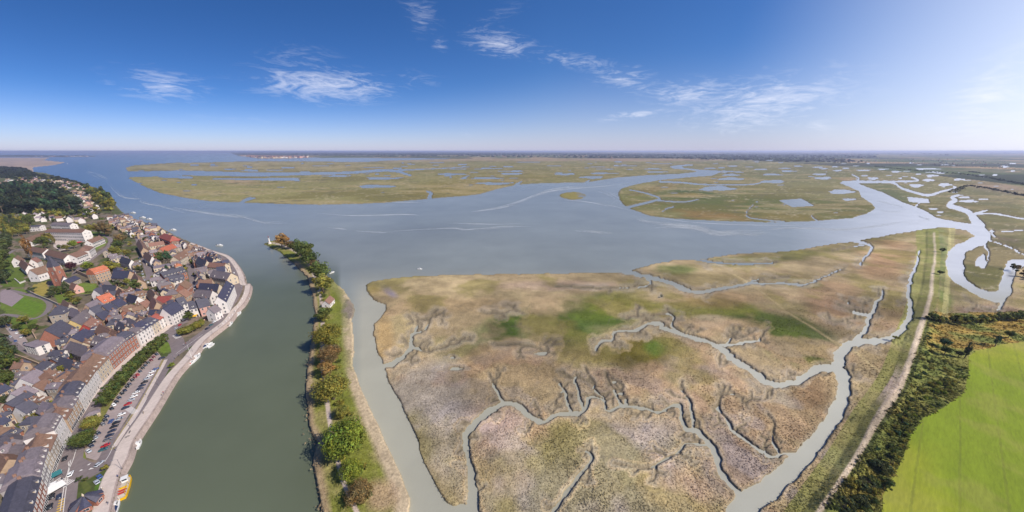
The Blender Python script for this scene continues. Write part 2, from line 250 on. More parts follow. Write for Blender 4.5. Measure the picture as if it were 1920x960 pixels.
PONDS = [(1345, 353.5, 32, 4), (1370, 335.5, 24, 2.4), (1450, 340.5, 22, 2.8), (1578, 359.5, 21, 4), (1370, 328, 16, 1.8), (1445, 327, 15, 1.5), (1537, 327, 13, 1.5), (1543, 334, 16, 2.3), (1425, 317.5, 15, .9), (1470, 316, 12, 1), (1478, 321, 14, 1.3), (1332, 315.5, 12, 1), (1373, 311.5, 10, .8), (1497, 311.5, 10, .8),
         (1533, 313.5, 10, .8), (1543, 316, 9, 1), (1571, 320, 9, 1.2), (1565, 312.5, 7, .8), (1587, 315.5, 8, .8), (1637, 334.7, 10, 2.2), (1718, 348, 12, 3), (1741, 337.5, 11, 2), (1772, 346, 12, 2.7), (1798, 336.6, 10, 1.7), (1748, 329.5, 11, 1.7), (1680, 322, 9, 1.3), (1655, 317, 11, 1), (1618, 319.6, 14, 1), (1763, 324, 10, 1.2),
         (1742, 316.6, 26, 1), (1809, 370, 10, 1.7), (1814, 377, 14, 2.4), (1866, 328, 5, 1.4), (1886, 313, 6, 1.4), (1899, 320.5, 4, 1.4), (1840, 491, 10, 12), (632, 330.3, 24, 1.6), (717, 334.5, 27, 2), (705, 349.5, 34, 2.6), (850, 326.5, 22, 1.5), (912, 334, 27, 1.9), (927, 344, 32, 2.2), (960, 321, 24, 1), (957, 326, 20, 1.6), (1059, 326.5, 19, 1.7),
         (1110, 332.5, 22, 2.2), (1132, 325, 27, 1.2), (957, 312.5, 18, .7), (925, 316, 15, .8), (1135, 317, 17, .9), (1230, 322.5, 16, 1.2), (1225, 316.5, 18, .8), (1155, 303.5, 16, .6), (1120, 313, 14, .7), (1040, 311, 14, .6), (860, 317, 16, .7), (820, 305, 14, .5), (990, 304, 22, .5), (1240, 307, 20, .6), (1180, 311, 18, .6), (540, 314.5, 16, .7), (600, 311, 16, .6), (655, 310.5, 12, .5),
         (470, 320, 16, 1.4), (430, 317, 12, 1), (520, 319, 16, 1), (700, 314, 20, .7), (775, 307.5, 16, .5), (1015, 664, 12, 3), (848, 671, 5, 1.8), (855, 692, 12, 2.6), (1238, 556, 2, 2), (1592, 374, 12, 2), (1688, 334, 4, 1), (1770, 350, 4, 1), (1790, 360, 5, 1.4), (1830, 378, 4, 1.2), (1750, 392, 8, 1.6), (1763, 398, 6, 1.6), (1760, 404, 5, 1), (1470, 384, 2, 1)]
QUADS = [[(1459, 375.5), (1503, 372.5), (1526, 386), (1486, 388.5)], [(1701, 369), (1740, 373), (1743, 381), (1722, 380), (1705, 378.5)], [(1553, 359), (1590, 356), (1602, 361), (1575, 364)]]

def inpoly(X, Y, P):
    r = np.zeros(X.shape, bool); P = np.asarray(P, float); n = len(P)
    m = (X >= P[:, 0].min()) & (X <= P[:, 0].max()) & (Y >= P[:, 1].min()) & (Y <= P[:, 1].max())
    x, y = X[m], Y[m]; q = np.zeros(x.shape, bool)
    for i in range(n):
        x0, y0 = P[i]; x1, y1 = P[(i + 1) % n]
        if y0 == y1: continue
        c = ((y0 > y) != (y1 > y)) & (x < (x1 - x0) * (y - y0) / (y1 - y0) + x0); q ^= c
    r[m] = q; return r
def one(x, y, P): return bool(inpoly(np.array([float(x)]), np.array([float(y)]), P)[0])
def smooth_line(P, n=5):                                   # Catmull-Rom through the points (any number of values per point)
    P = np.asarray(P, float); Q = np.vstack([2 * P[0] - P[1], P, 2 * P[-1] - P[-2]]); o = []
    for i in range(1, len(Q) - 2):
        for t in np.arange(n) / n:
            a, b, c, d = Q[i - 1], Q[i], Q[i + 1], Q[i + 2]
            o.append(.5 * (2 * b + (c - a) * t + (2 * a - 5 * b + 4 * c - d) * t * t + (3 * b - a - 3 * c + d) * t ** 3))
    o.append(Q[-2]); return np.array(o)
def linedist(X, Y, P):
    P = np.asarray(P, float); r = P[:, 2].max() / 2 + 16; D = np.full(X.shape, 1e3)
    i0, i1 = np.searchsorted(Y[:, 0], (P[:, 1].min() - r, P[:, 1].max() + r)); j0, j1 = np.searchsorted(X[0, :], (P[:, 0].min() - r - 8, P[:, 0].max() + r + 8))
    if i1 > i0 and j1 > j0: D[i0:i1, j0:j1] = _linedist(X[i0:i1, j0:j1], Y[i0:i1, j0:j1], P)
    return D
def _linedist(X, Y, P):                              # distance to a polyline minus its half width
    D = np.full(X.shape, 1e3)
    for (x0, y0, w0), (x1, y1, w1) in zip(P[:-1], P[1:]):
        r = max(w0, w1) / 2 + 14
        m = (X > min(x0, x1) - r) & (X < max(x0, x1) + r) & (Y > min(y0, y1) - r) & (Y < max(y0, y1) + r)
        if not m.any(): continue
        x, y = X[m], Y[m]; dx, dy = x1 - x0, y1 - y0
        t = np.clip(((x - x0) * dx + (y - y0) * dy) / (dx * dx + dy * dy + 1e-9), 0, 1)
        d = np.hypot(x - x0 - t * dx, y - y0 - t * dy) - (w0 + (w1 - w0) * t) / 2
        D[m] = np.minimum(D[m], d)
    return D
def vnoise(X, Y, f, seed=0):                               # value noise in metres
    r = np.random.default_rng(seed); T = r.random((256, 256)); x, y = X * f, Y * f
    xi, yi = np.floor(x).astype(int), np.floor(y).astype(int); fx, fy = x - xi, y - yi; fx = fx * fx * (3 - 2 * fx); fy = fy * fy * (3 - 2 * fy)
    g = lambda a, b: T[a & 255, b & 255]
    return (g(xi, yi) * (1 - fx) + g(xi + 1, yi) * fx) * (1 - fy) + (g(xi, yi + 1) * (1 - fx) + g(xi + 1, yi + 1) * fx) * fy
def fbm(X, Y, f, seed=0, o=4):
    s = 0; a = .5
    for i in range(o): s = s + a * vnoise(X + 37 * i, Y - 91 * i, f * 2 ** i, seed + i); a *= .5
    return s / (1 - .5 ** o)

GULLIES = gullies()
ZT, ZD = 3.0, 2.0
PATHS_G = []
SANDPATH = smooth_line([(1750, 440, 2), (1752, 480, 2.5), (1746, 525, 5), (1743, 553, 6), (1733, 593, 8), (1720, 630, 11), (1706, 675, 11), (1690, 718, 13), (1668, 755, 17), (1640, 795, 15), (1618, 837, 12), (1594, 877, 11), (1567, 917, 10), (1540, 957, 10), (1500, 1020, 10)])
TRACK = smooth_line([(1375, 515, 1), (1412, 537, 1.6), (1442, 560, 1.8), (1480, 590, 2), (1517, 612, 2.4), (1560, 640, 3), (1573, 647, 3), (1597, 658, 3), (1625, 680, 3.4), (1647, 698, 3)])
DYKEPATH = smooth_line([(512, 455, 2), (535, 462, 2.5), (560, 475, 3.5), (580, 497, 4.5), (592, 525, 5), (602, 560, 5), (605, 600, 6), (604, 640, 6), (606, 690, 6.5), (612, 740, 7), (618, 790, 7), (630, 850, 7), (643, 900, 7.5), (660, 940, 8), (680, 985, 9), (710, 1060, 10)])
# colour zones: centre, half size, tilt, colour as lit, strength
ZONES = [
 (1035, 614, 165, 36, -.2, (82, 98, 42), 1.1), (1110, 590, 70, 16, -.1, (92, 104, 40), .8), (1200, 662, 75, 34, 0, (92, 82, 34), 1.0), (1230, 655, 25, 16, 0, (84, 108, 42), .7), (1440, 600, 130, 24, .25, (74, 86, 34), .95), (1500, 640, 70, 45, .5, (84, 94, 38), .95), (1265, 506, 34, 9, 0, (82, 96, 48), .8),
 (1380, 525, 190, 12, 0, (104, 92, 56), .6), (1420, 485, 140, 10, -.1, (98, 96, 52), .8), (1640, 450, 120, 14, -.2, (104, 98, 52), .6), (1300, 578, 220, 14, 0, (118, 116, 52), .8), (1660, 490, 60, 30, -.3, (150, 108, 78), .55), (1560, 560, 60, 30, 0, (132, 100, 76), .55), (1700, 640, 60, 90, .4, (126, 106, 66), .5),
 (760, 600, 30, 40, 0, (150, 136, 92), .4), (830, 560, 100, 30, 0, (180, 152, 112), .5), (960, 690, 160, 40, 0, (178, 150, 112), .4), (800, 740, 70, 50, 0, (168, 158, 148), .6), (840, 830, 60, 70, 0, (164, 152, 142), .6), (960, 900, 160, 60, 0, (164, 150, 130), .5), (1060, 940, 60, 40, 0, (140, 136, 136), .6), (1180, 900, 130, 90, 0, (158, 144, 138), .7), (1170, 830, 100, 50, 0, (162, 148, 138), .6),
 (930, 835, 60, 70, 0, (184, 150, 132), .6), (1020, 830, 70, 40, 0, (150, 136, 96), .6), (1330, 730, 90, 60, 0, (158, 134, 116), .5), (1420, 770, 90, 60, 0, (126, 116, 80), .6), (1250, 880, 70, 50, 0, (130, 122, 92), .5), (1400, 860, 70, 50, 0, (136, 114, 104), .6), (1520, 750, 50, 60, 0, (138, 104, 74), .6), (700, 545, 14, 10, 0, (176, 146, 92), .7), (730, 548, 20, 8, .6, (140, 128, 138), .8),
 (1340, 605, 30, 9, -.1, (172, 152, 120), .9), (1330, 597, 22, 5, 0, (170, 154, 122), .8), (870, 540, 160, 16, 0, (172, 152, 116), .5), (1050, 536, 120, 8, 0, (172, 146, 126), .7), (1620, 620, 60, 50, 0, (120, 104, 74), .6), (1560, 590, 50, 30, 0, (136, 106, 82), .5), (1650, 560, 60, 50, 0, (122, 100, 72), .6), (1350, 560, 120, 16, 0, (160, 126, 92), .5), (720, 640, 18, 60, 0, (178, 144, 92), .5),
 (1760, 480, 22, 60, .05, (110, 118, 70), .9), (1770, 560, 16, 50, .05, (104, 114, 58), .9), (1840, 590, 60, 16, 0, (118, 92, 84), .7), (1800, 540, 40, 30, .6, (98, 98, 58), .6), (1745, 450, 20, 18, 0, (130, 134, 92), .7), (1840, 505, 40, 40, 0, (94, 98, 52), .8), (1880, 470, 50, 30, 0, (104, 92, 62), .7),
 # far islands
 (420, 365, 260, 22, .08, (150, 142, 92), .6), (600, 350, 280, 30, 0, (142, 136, 88), .4), (900, 350, 130, 20, -.15, (140, 124, 72), .6), (500, 312, 250, 9, 0, (158, 146, 108), .7), (450, 340, 40, 6, 0, (176, 150, 124), .7), (1000, 318, 300, 14, 0, (128, 124, 78), .5), (1000, 298, 420, 4, 0, (166, 140, 116), .8), (1330, 299, 250, 2.5, 0, (150, 124, 110), .7),
 (1400, 385, 220, 26, .05, (86, 96, 48), .8), (1300, 362, 60, 12, 0, (70, 88, 50), .8), (1180, 375, 40, 18, 0, (116, 116, 66), .8), (1330, 403, 60, 9, .1, (140, 112, 70), .8), (1290, 366, 40, 5, 0, (146, 128, 76), .8), (1380, 378, 26, 6, 0, (118, 108, 64), .6), (1490, 407, 70, 7, 0, (132, 116, 68), .7), (1330, 337, 60, 8, 0, (122, 112, 70), .8), (1240, 352, 60, 7, -.2, (126, 110, 68), .8), (1590, 395, 70, 20, 0, (92, 96, 52), .6), (1590, 401, 40, 5, 0, (134, 118, 74), .6), (1680, 380, 60, 25, .5, (92, 102, 66), .8), (1770, 400, 30, 16, 0, (104, 106, 60), .6),
 (1860, 345, 70, 12, .2, (158, 136, 116), .9), (1480, 320, 220, 18, 0, (104, 108, 70), .6), (1860, 440, 70, 40, 0, (100, 98, 68), .5), (1840, 385, 80, 26, 0, (110, 108, 76), .7), (1070, 330, 100, 10, 0, (128, 120, 70), .5), (1590, 336, 14, 2.5, 0, (160, 128, 100), .8), (700, 300, 160, 4, 0, (160, 146, 122), .6)]

def terrain():
    xs = np.concatenate([np.arange(-420, 0, 30), np.arange(0, 1921, 2.0), np.arange(1950, 2370, 30)])
    ys = np.concatenate([[283.55, 283.9, 284.3], np.arange(284.8, 302, .6), np.arange(302, 420, 1.0), np.arange(420, 964, 2.0), np.arange(970, 1200, 16)])
    X, Y = np.meshgrid(xs, ys); GX, GY = G(X, Y)
    jx = (vnoise(GX, GY, .12, 5) - .5) * 5 * np.clip((Y - 300) / 300, .12, 1); jy = (vnoise(GX, GY, .12, 6) - .5) * 3.2 * np.clip((Y - 300) / 300, .05, 1)
    jx += (vnoise(GX, GY, .035, 15) - .5) * 7 * np.clip((Y - 300) / 300, .2, .8)
    Xj, Yj = X + jx, Y + jy
    north, south = inpoly(Xj, Yj, NORTH), inpoly(Xj, Yj, SOUTH)
    coast, sand, spit = inpoly(X, Y, COAST), inpoly(Xj, Y, SAND), inpoly(X, Y, SPIT)
    dyke, town = inpoly(X + jx * .6, Y, DYKE), inpoly(X - 1.5, Y - .5, TOWN)
    isle = ((Xj - 1074) / 25) ** 2 + ((Yj - 367) / 7) ** 2 < 1
    bend = np.zeros(X.shape)
    WL = np.zeros(X.shape); D = np.full(X.shape, 1e3); ns = np.clip((Y - 400) / 250, .05, 1)
    jx2 = (vnoise(GX, GY, .13, 25) - .5) * 7 * ns; jy2 = (vnoise(GX, GY, .13, 26) - .5) * 5 * ns; wj = (fbm(GX, GY, .28, 27, 4) - .5) * 11 * ns
    for c in CREEKS + GULLIES:
        c = np.array(c, float); s = smooth_line(c, 6)
        # small meanders, larger nearer the camera
        for a in range(0, len(s) - 1, 4):
            sg = s[a:a + 5].copy(); wm = sg[:, 2].mean(); sg[:, 2] *= 1.0 if wm < 3 else 1.14
            d = linedist(X + jx * .6 + jx2, Y + jy * .6 + jy2, sg) + wj * min(.75, max(.16, wm / 11)); D = np.minimum(D, d); WL = np.where(d < 0, np.maximum(WL, wm), WL)
    for (a, b, rx, ry) in PONDS:
        ex = ((X - a) / rx); ey = ((Y - b) / ry); an = np.arctan2(ey, ex); rr = np.hypot(ex, ey) / (1 + .16 * np.sin(3 * an + a) + .1 * np.sin(5 * an + b))
        D = np.minimum(D, np.where(rr < 3, (rr - 1) * max(ry, .8), 1e3))
    for q in QUADS: D = np.where(inpoly(X, Y, q), -2, D)
    marsh = north | south | isle
    # random far pools, small
    r2 = np.random.default_rng(3)
    for i in range(150):
        a, b = r2.uniform(260, 1900), r2.uniform(300, 345) if i < 110 else r2.uniform(345, 400)
        rx, ry = r2.uniform(2, 9) , r2.uniform(.35, .8)
        D = np.minimum(D, np.where((np.abs(X - a) < rx) & (np.abs(Y - b) < ry), -.5, 1e3))
    water = D < 0
    landw = np.where(marsh & ~water, 1., 0.); landw = np.where(coast | sand | spit | dyke | town, 1., landw)
    hgt = np.where(marsh, .8, 0.); hgt = np.where(coast | spit, 3., hgt); hgt = np.where(sand, .5, hgt); hgt = np.where(dyke, ZD, hgt); hgt = np.where(town, ZT, hgt)
    def blur(A, n=1):
        for _ in range(n):
            P = np.pad(A, 1, mode='edge'); A = (P[:-2, 1:-1] + P[2:, 1:-1] + P[1:-1, :-2] + P[1:-1, 2:] + 2 * P[1:-1, 1:-1]) / 6
        return A
    lw = blur(landw, 2); hb = blur(hgt, 1)
    hb = np.where(town, ZT, hb)
    z = np.where(landw > .5, np.maximum(hb, .25) * np.clip((lw - .25) / .6, .05, 1), -1.2 * np.clip((1 - lw) / .7, .1, 1))
    small = marsh & water & (WL > 0) & (WL < np.where(Y > 570, 2.7, 1.7)) & (Y > 440); z = np.where(small, np.maximum(z, .04 + .3 * np.clip((2.7 - WL) / 2, 0, 1)), z)
    z = np.where(town & (lw > .7), ZT, z)
    # relief of the marsh and the rough ground
    near = np.clip((Y - 420) / 250, 0, 1)
    rel = (fbm(GX, GY, .22, 11, 4) - .5) * .9 * near + (fbm(GX, GY, .02, 21, 3) - .5) * .7 * np.clip((Y - 330) / 200, 0, 1)
    soft = np.clip((D - 1) / 5, 0, 1)
    fieldm = inpoly(X, Y, FIELD); scr = inpoly(X, Y, SCRUB)
    z = z + np.where(marsh & ~water & ~fieldm, rel * soft, 0) + np.where(dyke, (fbm(GX, GY, .3, 31, 3) - .5) * .5, 0)
    z = np.where(fieldm, 1.0, z)
    # embankment that carries the sandy path, bank of the dyke
    ep = linedist(X, Y, [(x + 8, y, 14 + .02 * (y - 430)) for x, y, w in SANDPATH]); z = z + np.where(south, 1.8 * np.clip(1 - ep / 22, 0, 1), 0)
    px = np.where(dyke | town, 1., 0.); zz = np.where(dyke | town, z, 0)
    GX, GY = G(X, Y, zz * px)
    # ---- colours, the things' own
    def fill(c): return np.ones(X.shape + (3,)) * np.array(s2l(c))
    col = fill((158, 138, 104))
    col[north] = s2l((132, 126, 84)); col[isle] = s2l((140, 130, 76))
    def blend(w, c):
        w = np.clip(w, 0, 1)[..., None]; col[:] = col * (1 - w) + np.array(s2l(c)) * w
    wob = (fbm(GX, GY, .02, 41, 4) - .5)
    farw = np.clip((420 - Y) / 80, 0, 1); wob2 = (fbm(GX, GY * .5, .004, 43, 4) - .5)
    for (a, b, rx, ry, ti, c, s) in ZONES:
        m = (np.abs(X - a) < rx * 2.2) & (np.abs(Y - b) < max(rx * abs(math.sin(ti)), ry) * 2.6 + 3)
        dx, dy = X - a, Y - b; u = (dx * math.cos(ti) + dy * math.sin(ti)) / rx; v = (-dx * math.sin(ti) + dy * math.cos(ti)) / ry
        rr = np.hypot(u, v) + (wob * (1 - farw) + wob2 * farw) * 1.6
        blend(np.where(m & marsh, s * np.clip(1.35 - rr, 0, .7) / .7, 0), c)
    # patches of other plants: reddish, lilac-grey, olive
    n1, n2, n3 = fbm(GX, GY, .03, 51, 4), fbm(GX, GY, .045, 61, 4), fbm(GX, GY, .025, 71, 4)
    nearS = south & ~scr & ~fieldm
    blend(np.where(nearS, np.clip((n1 - .55) * 5, 0, .5) * np.clip((Y - 500) / 150, .3, 1), 0), (180, 146, 116))
    blend(np.where(nearS, np.clip((n2 - .55) * 4, 0, .38) * np.clip((Y - 600) / 200, 0, 1), 0), (156, 146, 146))
    blend(np.where(nearS, np.clip((n3 - .55) * 5, 0, .6), 0), (126, 116, 62))
    nf = fbm(GX * .55, GY, .006, 81, 5); nf2 = fbm(GX * .4 + GY * .1, GY * 1.2, .012, 83, 4)
    blend(np.where(north, np.clip((nf - .54) * 6, 0, .55), 0), (112, 104, 60)); blend(np.where(north, np.clip((nf2 - .56) * 6, 0, .5), 0), (168, 150, 112))
    mm_ = fbm(GX, GY, .09, 161, 4); blend(np.where(south & ~scr & ~fieldm & ~water & (Y > 480), np.clip((9 + 16 * (mm_ - .5) - D) / 6, 0, 1) * .42 * np.clip((mm_ - .35) * 5, 0, 1), 0), (160, 148, 134))
    # banks: wet mud by the water, pale levee edge above it
    edge = np.where(marsh & ~water, np.clip(1 - D / 4.5, 0, 1), 0) * np.clip((Y - 330) / 250, .1, .8)
    blend(edge, (140, 126, 104)); blend(np.where(landw < .5, .9, 0), (138, 128, 106)); blend(np.where(small, .85, 0), (122, 112, 98))
    outer = np.where(marsh, np.clip((1 - lw) * 2.0, 0, .6), 0); blend(outer, (120, 106, 82))
    rg = np.abs(fbm(GX * .5, GY, .012, 301, 4) - .5); rg2 = np.abs(fbm(GX * .6 + 900, GY, .02, 311, 4) - .5)
    blend(np.where(north & ~water, np.clip(1 - rg / .026, 0, 1) * .75, 0), (104, 100, 74)); blend(np.where(north & ~water, np.clip(1 - rg2 / .02, 0, 1) * .6, 0), (182, 168, 138))
    rg3 = np.abs(fbm(GX, GY, .035, 321, 4) - .5); blend(np.where(south & ~scr & ~fieldm & (Y > 560), np.clip(1 - rg3 / .012, 0, 1) * .4, 0), (112, 104, 88))
    blend(np.where(marsh & (D > 4.5) & (D < 9), .35 * np.clip((Y - 500) / 200, 0, 1), 0), (190, 164, 124))
    # far country behind the bay: fields, woods and hedges to the horizon
    far = coast | (north & (Y < 297 + np.clip((X - 1300) / 620, 0, 1) ** 1.5 * 52 - (X < 900) * 3))
    cell = vnoise(GX, GY, .0017, 91); cell2 = vnoise(GX * .7 + 300, GY * 1.3, .0009, 92)
    blend(np.where(far, 1, 0), (112, 110, 82)); blend(np.where(far & (cell > .55), .9, 0), (84, 96, 58)); blend(np.where(far & (cell < .3), .9, 0), (168, 142, 108)); blend(np.where(far & (cell2 > .62), .9, 0), (56, 64, 50))
    blend(np.where(far & (Y > 288) & (Y < 297) & (X > 1100) & (X < 1640), .85, 0), (54, 62, 48)); blend(np.where(far & (Y < 291) & (X < 1000), .8, 0), (52, 62, 50))
    blend(np.where(sand, 1, 0), (176, 152, 130)); blend(np.where(spit, 1, 0), (74, 78, 70))
    ss = fbm(GX, GY, .004, 95, 3); blend(np.where(sand, np.clip((ss - .5) * 4, 0, .6), 0), (140, 124, 110))
    # dyke: grass, worn edges, rough bank
    edgeD = np.clip((1 - lw) * 3, 0, 1)
    blend(np.where(dyke, 1, 0), (126, 128, 58)); nd = fbm(GX, GY, .08, 97, 4); blend(np.where(dyke, np.clip((nd - .5) * 5, 0, .7), 0), (150, 138, 92))
    Ld = linedist(X, Y, [(x, y, 9) for x, y in DYKE[4:17]]); blend(np.where(dyke, np.clip(1.4 - Ld / (3 + .02 * (Y - 450)), 0, .95), 0), (164, 142, 112))
    Rd = linedist(X, Y, [(x - 4, y, 7 + .06 * max(0, y - 520)) for x, y in [(768, 970), (770, 935), (745, 872), (714, 807), (682, 738), (661, 679), (660, 655), (655, 600), (655, 570), (640, 543), (620, 524), (600, 500)]])
    blend(np.where(dyke, np.clip(1.25 - Rd / (5 + .02 * (Y - 500)), 0, .95), 0), (190, 170, 142))
    blend(np.where(dyke & (((X - 652) / 12) ** 2 + ((Y - 580) / 18) ** 2 < 1 + (nd - .5) * 2), .8, 0), (122, 112, 104))
    blend(np.where(dyke, np.clip(1 - ((X - 715) / 40) ** 2 - ((Y - 930) / 40) ** 2, 0, .8), 0), (178, 150, 122))
    blend(np.where(dyke, np.clip(1.1 - np.abs(X - (622 + (Y - 480) * .085)) / 24 * (1 + .5 * (nd > .55)), 0, .8), 0), (116, 122, 52))
    # embankments, scrub and field
    gn = fbm(GX, GY, .06, 99, 4)
    strip = south & ~fieldm & (linedist(X, Y, [(x - 12, y, 40 + .1 * (y - 430)) for x, y, w in SANDPATH]) < 0)
    blend(np.where(strip, .75, 0), (128, 128, 66)); blend(np.where(strip, np.clip((gn - .5) * 5, 0, .7), 0), (150, 138, 90)); blend(np.where(scr, .95, 0), (132, 130, 66)); blend(np.where(scr & (Y < 665) & (X > 1735), np.clip((gn - .42) * 6, 0, .9), 0), (158, 128, 66)); blend(np.where(scr, np.clip((gn - .56) * 6, 0, .5), 0), (150, 128, 66)); blend(np.where(scr, np.clip((.44 - gn) * 8, 0, .7), 0), (100, 110, 54))
    blend(np.where(south & ((np.abs(X - (1785 - (Y - 430) * .09)) < 6) & (Y < 610)), .6, 0), (166, 156, 108))
    fv = fbm(GX, GY, .012, 131, 4); fr = np.abs(np.sin((GX * .6 - GY * .8) * .26)) ; blend(np.where(fieldm, 1, 0), (144, 152, 42)); blend(np.where(fieldm, np.clip((fv - .45) * 6, 0, .85), 0), (166, 158, 72)); blend(np.where(fieldm, np.clip((.45 - fv) * 5, 0, .6), 0), (112, 136, 30)); blend(np.where(fieldm & (fr < .1), .45, 0), (112, 118, 46)); blend(np.where(fieldm, np.clip((gn - .55) * 4, 0, .5), 0), (146, 146, 66))
    # town ground: gardens, yards and lawns
    tn = fbm(GX, GY, .05, 103, 4); tn2 = fbm(GX, GY, .11, 105, 3)
    blend(np.where(town, 1, 0), (112, 102, 84)); blend(np.where(town, np.clip((tn - .5) * 8, 0, .9), 0), (74, 86, 42)); blend(np.where(town, np.clip((tn2 - .55) * 8, 0, .8), 0), (140, 122, 108))
    blend(np.where(town & (Y < 400), .75, 0), (84, 92, 52))
    for p, c in LAWNS: blend(np.where(town & inpoly(X + wob * 8, Y + wob * 6, p), .95, 0), c)
    if True:
        sp = linedist(X + jx * .4, Y, SANDPATH); blend(np.where(south, np.clip(.7 - sp / 3, 0, 1), 0), (198, 178, 152))
        blend(np.where(south & (sp < 14) & (np.abs(X - 1662) < 40) & (np.abs(Y - 722) < 50) & ~scr, np.clip(1.25 - np.hypot((X - 1662) / 32, (Y - 722) / 40), 0, 1), 0), (196, 172, 150))
        tp = linedist(X, Y, TRACK); blend(np.where(south, np.clip(.6 - tp / 1.5, 0, 1) * .85, 0), (172, 152, 112))
        dp = linedist(X, Y, DYKEPATH); blend(np.where(dyke, np.clip(.8 - dp / 2, 0, 1), 0), (190, 172, 160))
    pv = fbm(GX * .8, GY, .011, 141, 5); pw = fbm(GX + GY * .3, GY * 1.6, .05, 151, 4); col = np.where((south & ~fieldm)[..., None], col * (1 + np.clip((pv - .5) * 1.5, -.22, .22) + np.clip((pw - .5) * .9, -.16, .16))[..., None], col)
    mk = (south & ~scr & ~fieldm)[..., None]; col = np.where(mk, col * np.array((1.14, 1.18, 1.20)) * np.where(Y[..., None] > 560, np.array((.97, .95, .95)), 1), col)
    blend(np.where(south & ~fieldm, np.clip(1.2 - linedist(X + jx * .3, Y, [(x + w * .5 + 7, y, 3) for x, y, w in SANDPATH if y > 600]) / 2, 0, 1) * .7, 0), (66, 72, 44))
    cls = np.zeros(X.shape, int)                            # 0 marsh
    cls[far] = 1; cls[sand | spit] = 2; cls[dyke] = 3; cls[scr & ~water] = 4; cls[fieldm] = 5; cls[town] = 6
    V = np.stack([GX, GY, z], -1); ny, nx = X.shape
    idx = np.arange(ny * nx).reshape(ny, nx); Q = np.stack([idx[1:, :-1], idx[1:, 1:], idx[:-1, 1:], idx[:-1, :-1]], -1).reshape(-1, 4)
    fc = cls[1:, :-1].ravel(); zm = z.ravel()[Q].max(1)
    keep = zm > -1.19
    Vf = V.reshape(-1, 3); Cf = (col * K).reshape(-1, 3)
    mm = [mat('marsh_plants', attr='Col', rough=.95, spec=.1, var=.34, scale=1.1, detail=9, bump=.45, var2=.16, scale2=.1),
          mat('far_country', attr='Col', rough=.95, spec=.1, var=.25, scale=.01, detail=6), mat('wet_sand', attr='Col', rough=.6, spec=.3, var=.15, scale=.02),
          mat('dyke_grass', attr='Col', rough=.95, spec=.1, var=.3, scale=.8, detail=7, bump=.4, var2=.15, scale2=.1), mat('rough_grass', attr='Col', rough=.95, spec=.1, var=.35, scale=.6, detail=7, bump=.6, var2=.2, scale2=.08),
          mat('young_crop', attr='Col', rough=.9, spec=.15, var=.16, scale=.6, detail=9, bump=.12, var2=.1, scale2=.05, stretch=(.45, 3.2, 1), rot=-.92), mat('town_soil', attr='Col', rough=.95, spec=.1, var=.25, scale=.4, detail=7, bump=.2)]
    for k, nm in enumerate(['salt_marsh', 'far_farmland', 'sand_flat', 'dyke_ground', 'scrub_ground', 'crop_field', 'town_ground']):
        q = Q[(fc == k) & keep]; un, inv = np.unique(q, return_inverse=True)
        obj(nm, np_mesh(nm, Vf[un], inv.reshape(-1, 4), Cf[un], True), mm[k], kind='structure')
    return X, Y, V, col * K, cls, z, D
LAWNS = [([(0, 545), (40, 540), (95, 562), (92, 585), (65, 600), (20, 590), (0, 578)], (104, 120, 52)), ([(22, 560), (40, 558), (82, 570), (78, 583), (60, 592), (25, 578)], (98, 124, 44)), ([(0, 470), (25, 475), (45, 510), (45, 540), (0, 535)], (96, 112, 48)), ([(62, 535), (88, 528), (92, 548), (80, 555), (62, 550)], (158, 142, 72)),
         ([(95, 545), (130, 545), (135, 565), (110, 570)], (104, 120, 48)), ([(145, 532), (182, 530), (175, 550), (150, 552)], (112, 130, 54)), ([(178, 450), (200, 450), (196, 462), (182, 470), (176, 460)], (112, 132, 54)), ([(160, 432), (205, 440), (212, 450), (165, 440)], (100, 118, 46)), ([(15, 600), (70, 600), (60, 625), (25, 622)], (96, 110, 46)),
         ([(300, 647), (315, 640), (327, 643), (322, 658), (306, 662), (292, 655)], (104, 122, 52)), ([(140, 850), (150, 838), (160, 850), (160, 868), (150, 874), (141, 870)], (120, 126, 60)), ([(180, 900), (190, 890), (202, 905), (198, 918), (188, 925), (176, 918)], (84, 112, 44)), ([(10, 585), (45, 605), (55, 625), (20, 615)], (96, 112, 46)), ([(100, 445), (135, 448), (130, 466), (100, 466)], (150, 136, 126)), ([(150, 905), (160, 900), (172, 915), (160, 925)], (90, 96, 50))]
TX, TY, TV, TCOL, TCLS, TZ, TD = terrain()

